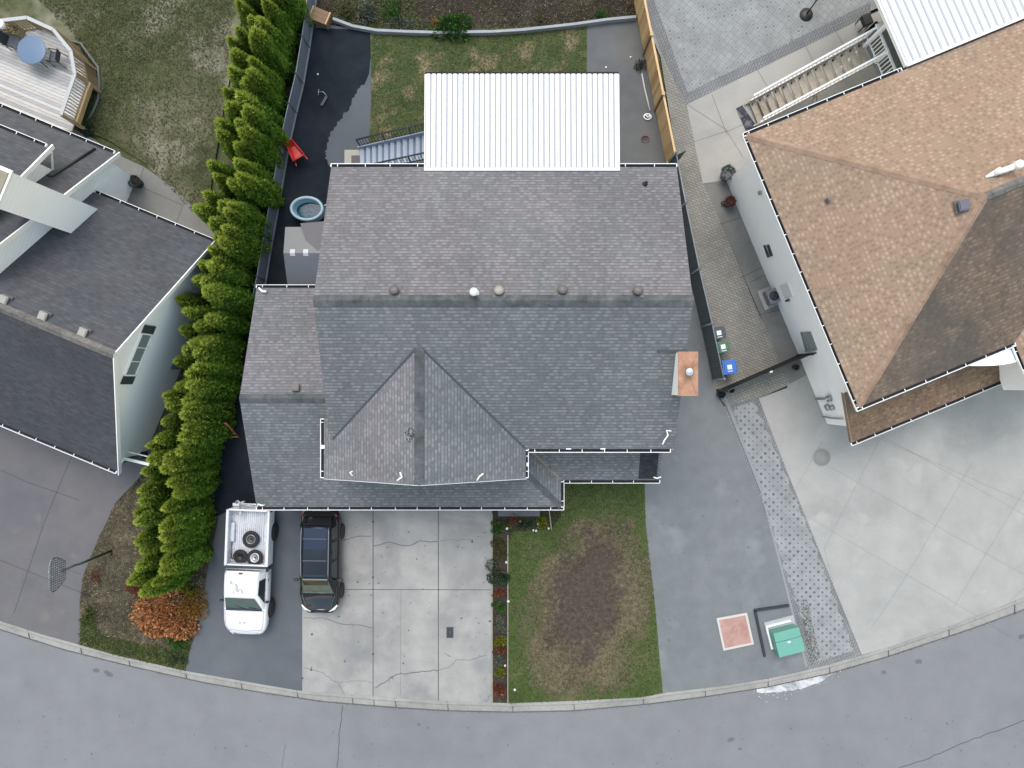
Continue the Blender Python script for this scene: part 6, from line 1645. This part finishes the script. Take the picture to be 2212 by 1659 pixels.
c = P(284,983); gb_ = thing('garden_bin', 'green bin with a clear torn cover under the corner of the white gable wall', 'bin', c, R(-20))
mb = MB(); mb.lathe([(.24,0),(.30,.75),(.33,.78),(.30,.80),(.26,.72),(0,.70)], (0,0,0), 20); mk('bin_body', mb, plain('bin_moss', (.05,.11,.085), .6), gb_)
mb = MB(); mb.face([(-.25,-.2,.80),(.1,-.3,.82),(.25,.1,.79),(-.1,.25,.84)]); mk('cover', mb, plain('cover_pale', (.35,.45,.45), .4), gb_)
c = P(305,980); mb = MB(); mb.box(-.30,.30,-.28,.28,.0,.55); mk('planter_box', mb, plain('dark_green', (.02,.035,.03), .8), label='dark green box beside the green bin at the gable corner', cat='box', loc=c, rotz=R(20), bevel=.03)
# flower pots by the right-hand house
def flowerpot(px, py, r, h, lab, leaf, fl_, seed, name='flower_pot'):
    p = P(px, py, h); o = thing(name, lab, 'flower pot', (p.x,p.y,0))
    mb = MB(); mb.lathe([(r*.55,0),(r*.62,.03),(r,h*.8),(r*1.05,h*.86),(r*.95,h*.86),(r*.9,h*.78),(0,h*.76)], (0,0,0), 20); mk('pot', mb, M['basket'] if fl_ else M['pot'], o)
    rr = random.Random(seed); mb = MB()
    def fn(q):
        a = q.uniform(0,6.28); rad = q.random()**.5*r*1.05; return (rad*math.cos(a), rad*math.sin(a), h*.82+.22*(1-rad/r/1.1)*q.random()+.05), (math.cos(a)*.5,math.sin(a)*.5,1)
    mb.leaves(200, fn, .09, rr, 0, .2, .6); mk('foliage', mb, leaf, o)
    if fl_:
        mb = MB(); mb.leaves(90, fn, .07, rr, 0, .5, .9); mk('flowers', mb, fl_, o, kind='stuff')
flowerpot(1575,371,.33,.75,'large pot of purple and white flowers at the rear corner of the white wall',M['leaf_green'],M['leaf_purple'],61)
flowerpot(1579,434,.24,.55,'brown pot with dried rusty plants against the white wall',M['leaf_red'],None,62)
c = P(1572,446); shrub(1568,441,9,11,.25,M['leaf_olive'],'straggly pale plant beside the brown pot',n=90,size=.07,seed=63)
# window well on the side apron
c = P(1661,643); ww = thing('air_conditioner', 'dark square fan unit on a concrete slab against the white wall', 'air conditioner', c, R(-67.5))
mb = MB(); mb.box(-.48,.48,-.42,.42,0,.08); mk('slab', mb, M['concrete_path'], ww)
mb = MB(); mb.box(-.33,.33,-.25,.35,.08,.55); mk('casing', mb, plain('ac_grey', (.16,.16,.17), .6, var=.2), ww, bevel=.02)
mb = MB(); mb.lathe([(.22,0),(.22,.01),(0,.01)], (0,.05,.55), 20, 0); 
for k in range(4): mb.bar((0,.05,.565),(.2*math.cos(k*1.57),.05+.2*math.sin(k*1.57),.565),.05,.01,1)
mk('fan', mb, [M['chair_dark'], M['shutter']], ww)
# black mat + black box + dark parasol pole on the right-hand patio
pts = [P2(1590,235), P2(1603,228), P2(1635,275), P2(1611,283)]; c = P(1610,255); mb = MB(); mb.prism([(a-c.x,b-c.y) for a, b in pts], 0, .03)
mk('rubber_mat', mb, M['mat_black'], label='black speckled mat at the foot of the white-railed stair', cat='mat', loc=c+Vector((0,0,.012)))
c = P(1858,58); bx = thing('barbecue', 'small black grill near the top of the white-railed stair', 'grill', c, R(22))
mb = MB(); mb.box(-.2,.2,-.26,.26,.45,.75); mk('hood', mb, M['black'], bx, bevel=.05)
for x in (-.17,.17):
    for y in (-.2,.2): mb = MB(); mb.box(x-.02,x+.02,y-.02,y+.02,0,.46); mk('leg', mb, M['black_metal'], bx)
mb = MB(); mb.box(.0,.12,-.42,-.27,.62,.68); mk('side_shelf', mb, M['galv'], bx)
c = P(1741,32); pl = thing('patio_parasol', 'closed dark parasol leaning over the lattice paver patio at the top edge', 'parasol', c)
mb = MB(); mb.lathe([(.30,0),(.30,.06),(.05,.1),(.0,.1)], (.0,.0,0), 20); mk('base', mb, M['black'], pl)
mb = MB(); mb.tube([(0,0,.1),(.15,.25,1.1)], .03, 8); mk('pole', mb, M['black_metal'], pl)
mb = MB(); mb.tube([(.1,.18,.8),(.2,.36,1.4),(.33,.6,2.1)], [.03,.09,.05], 8); mk('canopy', mb, M['chair_dark'], pl)
# ------------------------------------------------------------------ round timber deck of the left neighbour
O = P(90, 150)
dk_ = thing('timber_deck', 'rounded weathered timber deck with slatted railing behind the left house', 'deck', O)
ZD, ZR_ = .95, 1.9
cap = [(-140,70),(-60,52),(15,43),(58,38),(115,64),(153,110),(162,160),(132,248)]
capw = [P(x, y, ZR_) for x, y in cap]
fl = [Vector((p.x,p.y,0)) for p in capw]
floorp = fl + [P(155,283,ZD), P(75,262,ZD), P(-200,140,ZD)]
mb = MB(); mb.prism([(p.x,p.y) for p in floorp], ZD-.05, ZD); mk('deck_boards', mb, M['deck_wood'], dk_, org=O)
mb = MB()
for a, b in zip(fl[:-2], fl[1:-1]): mb.bar(a+Vector((0,0,ZD*.5)), b+Vector((0,0,ZD*.5)), .03, ZD-.12); mb.bar(a+Vector((0,0,ZD-.1)), b+Vector((0,0,ZD-.1)), .06, .18)
mk('skirting', mb, planks('skirt_wood', [(.10,.075,.045),(.17,.125,.075),(.23,.17,.10)], .14, 0, gapc=(.02,.015,.01)), dk_, org=O)
for a, b in zip(capw[:-1], capw[1:]):
    mb = MB(); mb.bar(a, b, .15, .05, 0); z = Vector((0,0,-(ZR_-ZD)))
    mb.bar(a+z*.93+Vector((0,0,.0)), b+z*.93, .05, .07, 1)
    n = int((b-a).length/.13)
    for i in range(n+1):
        p = a+(b-a)*i/max(n,1); mb.bar(p+z*1.05, p, .04, .04, 2)
    mk('railing', mb, [M['deck_rail'], M['deck_post'], plain('baluster', (.40,.39,.37), .8) if a is capw[-2] else M['deck_post']], dk_, org=O)
for a in fl: mb = MB(); mb.box(a.x-.06, a.x+.06, a.y-.06, a.y+.06, 0, ZR_-.02); mk('post', mb, M['deck_post'], dk_, org=O)
mb = MB(); a = fl[-2]; b = fl[-1]; o_ = Vector((.16,.06,0)); mb.bar(a+o_*.5+Vector((0,0,ZD+.0)), b+o_*.5+Vector((0,0,ZD+.0)), .14, .10); mb.bar(a+Vector((.04,.02,ZD-.22)), b+Vector((.04,.02,ZD-.22)), .04, .26); mk('beam', mb, M['timber_tan'], dk_, org=O)
# black curb of the border round the deck
cb = [(145,87),(176,95),(195,122),(213,146),(216,183),(213,215),(203,240),(190,262)]
c = P(205,170); mb = MB(); mb.tube([P(*p)+Vector((0,0,.05)) for p in cb], .06, 6); mk('border_edging', mb, plain('edging_grey', (.12,.12,.115), .8, var=.3), label='curved dark edging of the planting border round the timber deck', cat='edging', org=c, loc=c)
blades('soil_border', [(140,92),(176,98),(210,146),(214,183),(200,238),(186,262),(160,275),(190,200),(200,160),(180,130)], 700, .14, M['leaf_dark'], 'dark leaves in the border round the timber deck', 71, z=.03, cat='ground cover')
# round table, chairs
c = P(68,108,1.67); tb = thing('round_table', 'round table with a blue-grey glass top on the timber deck', 'table', (c.x,c.y,ZD))
mb = MB(); mb.lathe([(.62,.70),(.635,.71),(.635,.725),(.61,.73),(0,.73)], (0,0,0), 48); mk('tabletop', mb, M['table_blue'], tb)
for k in range(4):
    a = k*math.pi/2+.5; mb = MB(); mb.tube([(.45*math.cos(a),.45*math.sin(a),.70),(.5*math.cos(a),.5*math.sin(a),0)], .02, 6); mk('leg', mb, M['chair_dark'], tb)
def chair(px, py, yaw, lab):
    c = P(px, py, ZD+.4); o = thing('patio_chair', lab, 'chair', (c.x,c.y,ZD), yaw, 'dark chairs round the deck table')
    mb = MB(); mb.box(-.24,.24,-.24,.22,.40,.44); mk('seat', mb, plain('seat_grey', (.05,.065,.08), .6), o, bevel=.02)
    mb = MB(); mb.add([(-.24,.20,.42),(.24,.20,.42),(.24,.32,.88),(-.24,.32,.88),(-.24,.24,.42),(.24,.24,.42),(.24,.35,.88),(-.24,.35,.88)], [(0,1,2,3),(7,6,5,4),(0,4,5,1),(1,5,6,2),(2,6,7,3),(3,7,4,0)]); mk('backrest', mb, M['chair_dark'], o)
    for s_ in (-1,1):
        mb = MB(); mb.tube([(s_*.27,-.22,0),(s_*.27,-.22,.62),(s_*.27,.26,.64)], .02, 6); mk('arm', mb, M['black'], o)
        mb = MB(); mb.tube([(s_*.24,.24,.42),(s_*.25,.30,0)], .018, 6); mk('leg', mb, M['black'], o)
    return o
chair(119,124,R(-100),'dark patio chair on the right of the round table')
chair(28,92,R(75),'dark patio chair behind the round table, near the left edge')
c = P(28,66,1.1); o = thing('planter', 'wooden planter with faded plants in the corner of the timber deck', 'planter', (c.x,c.y,ZD), R(-15))
mb = MB(); mb.box(-.45,.45,-.2,.2,0,.35); mk('trough', mb, M['deck_post'], o, bevel=.02)
rr = random.Random(6); mb = MB(); mb.leaves(160, lambda q: ((q.uniform(-.45,.45), q.uniform(-.22,.22), .35+q.random()*.2), None), .10, rr); mk('foliage', mb, M['leaf_olive'], o)
c = P(8,58,1.9); mb = MB(); mb.lathe([(.14,0),(.20,.28),(.15,.3),(0,.25)], (0,0,0), 16); mk('white_pot', mb, M['white'], label='white pot on the deck railing at the left edge', cat='pot', loc=(c.x,c.y,ZR_+.03))
# paving stones and round pot by the left house's rear corner
c = P(289,391,.5); o = thing('round_planter', 'round black pot on the concrete at the rear corner of the left house', 'pot', (c.x,c.y,0))
mb = MB(); mb.lathe([(.20,0),(.27,.45),(.29,.5),(.25,.5),(.22,.44),(0,.42)], (0,0,0), 22); mk('pot', mb, M['black'], o)
mb = MB(); mb.lathe([(.22,.425),(.1,.44),(0,.445)], (0,0,0), 16); mk('earth', mb, M['soil'], o)
for k, (x, y) in enumerate(((163,289),(178,297),(190,305))):
    c = P(x, y); mb = MB(); mb.box(-.17,.17,-.15,.15,0,.12); mk('paving_block', mb, M['concrete_grey'], label=('pale block nearest the deck beam','pale block in the middle of the three by the left house gutter','pale block farthest from the deck')[k], cat='block', group='loose blocks by the deck', loc=c, rotz=R(-22), bevel=.02)
shrub(185,275,16,22,.5,M['leaf_dark'],'dark bushy plant under the right end of the timber deck',n=380,size=.10,seed=72)

# ------------------------------------------------------------------ the hedge: every cedar is a tree
def cedar_mesh(seed, h=4.4, rad=.50, n=5600):
    rr = random.Random(seed); leaders = []
    nl = rr.choice([2,3,3,4])
    for i in range(nl):
        a = rr.uniform(0, 6.28); q = 0 if i == 0 else rr.uniform(.10, .26)
        leaders.append((q*math.cos(a), q*math.sin(a), h*(1 if i == 0 else rr.uniform(.80,.97)), rad*(1 if i == 0 else rr.uniform(.6,.85))))
    def R_(t):    # radius along the height fraction
        return (1-(max(0,t-.12)/.88)**2.3)*(.78+.22*min(1,t/.25)) if t > .12 else .70+.18*t/.12
    mb = MB()
    for i in range(n):
        lx, ly, lh, lr = rr.choice(leaders)
        t = 1-rr.random()**1.25*.97; t = rr.random()**.85
        z = t*lh; q = R_(t)*lr; a = rr.uniform(0, 6.28)
        lump = 1+.13*math.sin(a*3+z*1.3+seed)+.08*math.sin(a*7-z*3)
        q *= lump*rr.uniform(.93, 1.07)
        p = Vector((lx+q*math.cos(a), ly+q*math.sin(a), z))
        L = rr.uniform(.10, .21)*(1.25 if t > .8 else 1); wd = rr.uniform(.03, .065)
        out = Vector((math.cos(a), math.sin(a), 0)); upv = (Vector((0,0,1))*rr.uniform(.6,1.4)+out*rr.uniform(.25,.9)+Vector((rr.gauss(0,.25),rr.gauss(0,.25),0))).normalized()
        sd_ = upv.cross(out+Vector((rr.gauss(0,.5),rr.gauss(0,.5),rr.gauss(0,.5))))
        if sd_.length < 1e-3: continue
        sd_.normalize()
        mb.add([p-sd_*wd*.35-upv*L*.15, p+upv*L*.30-sd_*wd, p+upv*L, p+upv*L*.30+sd_*wd, p+sd_*wd*.35-upv*L*.15], [(0,4,3,2,1)])
    for lx, ly, lh, lr in leaders:
        prof = [(lr*.93*R_(t/10)*(1+.06*math.sin(t*2+seed)), lh*t/10*.97) for t in range(0, 11)]
        prof[-1] = (0.0, lh*.97); mb.lathe(prof, (lx,ly,0.02), 9, 1)
    return mb
protos = []
def cedar_proto(seed, label):
    o = thing('cedar_tree', label, 'cedar tree', (0,0,0))
    mk('crown', cedar_mesh(seed), [M['cedar'], M['cedar_core']], o)
    mb = MB(); mb.tube([(0,0,-.02),(.02,.01,1.2),(0,0,3.2)], [.07,.05,.02], 7); mk('trunk', mb, M['bark'], o)
    return o
inner = [(592,-62),(583,-30),(572,2),(563.6,44.4),(552,66),(545.5,83),(544,129),(536,154),(533,180.5),(522,198.6),(531,239),(521.5,258),(518.7,286),(507.6,313.7),(514.6,348.5),(517,373.5),(503.5,391.5),(499.3,443),(491,464),(491,493),(484,517),(460.8,557),(456.6,580),(450,632),(448.4,687),(440,734),(424.8,768),(429,791),(413.7,812),(409.5,838),(401,862),(403,882),(398.7,903),(404,926),(394,944),(382,975),(366.6,996),(360.5,1014),(366.6,1040),(374,1067),(359,1099),(351,1138),(357,1163),(357,1184),(351,1212),(348,1240),(330,1264),(313,1280)]
outer = [(540,-52),(527,-22),(516,8),(538.6,39),(509.4,66.7),(499.7,88),(505,114),(502.5,154),(481.6,197),(488.6,225),(478.5,258),(474,292),(491,310),(456,352.6),(466,386),(449,415),(477,434.6),(435.8,446),(455,472.5),(460.8,508),(453.8,538),(430,571),(419,600),(440,606),(388.5,650),(406.7,672),(398.4,709),(423,705),(413.7,740),(397,762),(380.3,777),(381.7,836.9),(363.7,853.5),(366.6,879),(359,913),(336,948),(327,966),(331.5,994),(311.6,1021),(310,1059.6),(304,1081),(298,1111.5),(296,1133),(302,1169),(307,1190),(305.5,1221),(287,1253)]
marks = [(-100,110,'by the tan timber box'),(110,300,'beside the dark wet yard'),(300,400,'level with the red wheelbarrow'),(400,500,'level with the oval plunge pool'),(500,625,'level with the grey shed'),(625,760,'by the rear garage roof'),(760,920,'by the garage roof ridge'),(920,1090,'by the garage front'),(1090,1230,'beside the pickup bed'),(1230,1400,'above the orange shrub')]
ordn = ['uppermost','second','third','fourth','fifth','sixth','seventh','eighth']
rr = random.Random(77)
NP = 7
pro = [None]*NP
cnt = {}
k_ = 0
for row, tips in (('inner',inner),('outer',outer)):
    for (tx, ty) in tips:
        hh = (4.12 if row == 'inner' else 3.75)*rr.uniform(.90,1.07)
        if row == 'inner' and ty > 1240: hh *= .93
        p = P(tx, ty, hh*.985); p.z = 0
        base_px = CX + p.x*F/H; base_py = CY - p.y*F/H
        reg = [m_ for m_ in marks if m_[0] <= base_py*0.55+ty*0.45 < m_[1]]
        reg = reg[0][2] if reg else marks[-1][2]
        key = (row, reg); i = cnt.get(key, 0); cnt[key] = i+1
        lab = '%s cedar down in the %s hedge row, %s' % (ordn[min(i,7)], 'right-hand' if row == 'inner' else 'left-hand', reg)
        if i == 0: lab = lab.replace('uppermost cedar down', 'uppermost cedar')
        grp = 'cedars of the tall hedge'
        s_ = hh/4.4; w_ = s_*rr.uniform(.92,1.12)*(1.02 if row == 'inner' else 1.04)*rr.uniform(.95,1.07)
        v = k_ % NP if k_ < NP else rr.randrange(NP)
        if pro[v] is None:
            o = cedar_proto(100+v*13, lab); pro[v] = o; o['group'] = grp; o.location = p; o.rotation_euler = (0,0,rr.uniform(0,6.28)); o.scale = (w_,w_,s_)
        else:
            dup(pro[v], p, rr.uniform(0,6.28), lab, grp, (w_,w_,s_), rot=(rr.uniform(-.03,.03), rr.uniform(-.03,.03), rr.uniform(0,6.28)))
        k_ += 1

# ------------------------------------------------------------------ shrubs and bed plants
shrub(345,1338,88,62,1.25,M['leaf_orange'],'big rust-orange autumn shrub at the street end of the hedge',n=4200,size=.14,seed=81)
shrub(408,1318,36,48,1.0,M['leaf_amber'],'amber-brown shrub between the orange shrub and the pickup',n=2400,size=.09,seed=82)
shrub(398,1278,22,15,1.1,M['leaf_lime'],'small yellow-green shrub tucked under the end of the hedge',n=420,size=.10,seed=83)
shrub(290,1282,30,22,.8,M['leaf_red'],'dark red shrub above the orange one',n=1100,size=.09,seed=84)
shrub(385,1388,32,20,.4,M['leaf_green'],'low green plants on the kerb side of the orange shrub',n=700,size=.10,seed=85)
shrub(384,1420,24,16,.3,M['leaf_dark'],'dark green plants in the corner between kerb and asphalt drive',n=400,size=.10,seed=86)
shrub(205,1245,20,16,.35,M['leaf_red'],'sparse reddish twigs at the left edge of the mulch bed',n=170,size=.08,seed=87)
shrub(192,1330,14,24,.3,M['litter_green'],'grass tuft at the left edge of the mulch bed',n=260,size=.10,seed=88)
shrub(973,52,46,30,.8,M['leaf_green'],'bright green bush spilling over the timber edging',n=2200,size=.12,seed=91)
shrub(938,48,9,20,.6,M['leaf_amber'],'thin orange-tinged plant left of the bright green bush',n=150,size=.09,seed=92)
shrub(788,14,22,28,1.0,M['leaf_grey'],'tall grey-green shrub in the back garden bed',n=700,size=.11,seed=93)
shrub(845,12,26,24,.8,M['leaf_green'],'loose green shrub right of the grey-green one',n=420,size=.11,seed=94)
shrub(864,46,36,16,.4,M['leaf_grey'],'low blue-grey plants behind the curved timber edging',n=600,size=.09,seed=95)
shrub(745,22,20,20,.7,M['leaf_olive'],'straw-coloured plant near the timber box',n=330,size=.10,seed=96)
shrub(1298,30,17,14,.5,M['leaf_green'],'small bright plant behind the edging near the tan fence',n=420,size=.09,seed=97)
shrub(1167,38,10,8,.35,M['leaf_olive'],'tiny plant in the bare back bed',n=90,size=.08,seed=98)
bed = [(1079,1140,18,15,.5,'leaf_green','rounded green bush at the top of the front bed'),
 (1075,1177,15,14,.4,'leaf_olive','olive bush second from the top of the front bed'),(1082,1200,14,12,.3,'leaf_olive','sparse pale plant below the olive bush'),
 (1077,1238,24,24,.6,'leaf_dark','largest dark green bush of the front bed, overhanging the driveway'),
 (1078,1282,15,9,.2,'leaf_red','reddish-brown plant below the largest dark bush'),(1076,1312,14,13,.35,'leaf_green','light green mound beside the driveway joint'),
 (1080,1338,12,9,.25,'leaf_grey','silvery plant below the light green mound'),(1082,1358,12,9,.25,'leaf_grey','silvery-green plant just above the upper yellow-green ball'),
 (1081,1387,13,13,.35,'leaf_lime','upper yellow-green ball shrub'),(1077,1408,12,8,.25,'leaf_red','purplish-red plant below the upper yellow-green ball'),
 (1078,1428,11,11,.25,'leaf_grey','grey-green plant midway between the two yellow-green balls'),(1081,1452,12,11,.3,'leaf_lime','lower yellow-green ball shrub'),
 (1079,1496,13,16,.3,'leaf_red','red plant at the street end of the front bed'),
 (1132,1133,24,10,.4,'leaf_dark','dark green plant in front of the grey step'),(1108,1128,13,8,.35,'leaf_red','red-leaved plant left of the dark green one by the step'),
 (1172,1130,14,13,.35,'leaf_lime','lime plant at the right end of the step'),(1112,1116,12,8,.3,'leaf_olive','brown-green plant beside the upper corner of the driveway')]
for k, (x, y, a, b, h_, m_, lab) in enumerate(bed):
    shrub(x, y, a*1.15, b*1.15, h_*1.15, M[m_], lab, 'bed_plant', 'plant', n=int(3.4*a*b)+90, size=.075, seed=120+k, group='plants of the front bed')
for k, (x, y) in enumerate(((1095,1141),(1124,1126),(1163,1131),(1152,1145),(1185,1141),(1094,1214),(1098,1390-92),(1158,1146),(1091,1437),(1083,1500),(1112,1489))):
    where = ('beside the red-leaved plant','above the dark green plant','left of the lime plant','leftmost of the pair below the lime plant','at the foot of the short edging strip','beside the largest dark bush','beside the light green mound','rightmost of the pair below the lime plant','beside the grey-green plant','in the red plant at the street end','lying on the grass near the kerb')[k]
    c = P(x, y); rr = random.Random(k); mb = MB(); s_ = rr.uniform(.045,.075); mb.lathe([(s_,0),(s_*1.1,s_*.5),(s_*.7,s_),(0,s_*1.15)], (0,0,0), 7)
    mk('garden_stone', mb, M['stone'], label='pale garden stone '+where, cat='stone', group='pale stones in the front bed', loc=c+Vector((0,0,.03)))
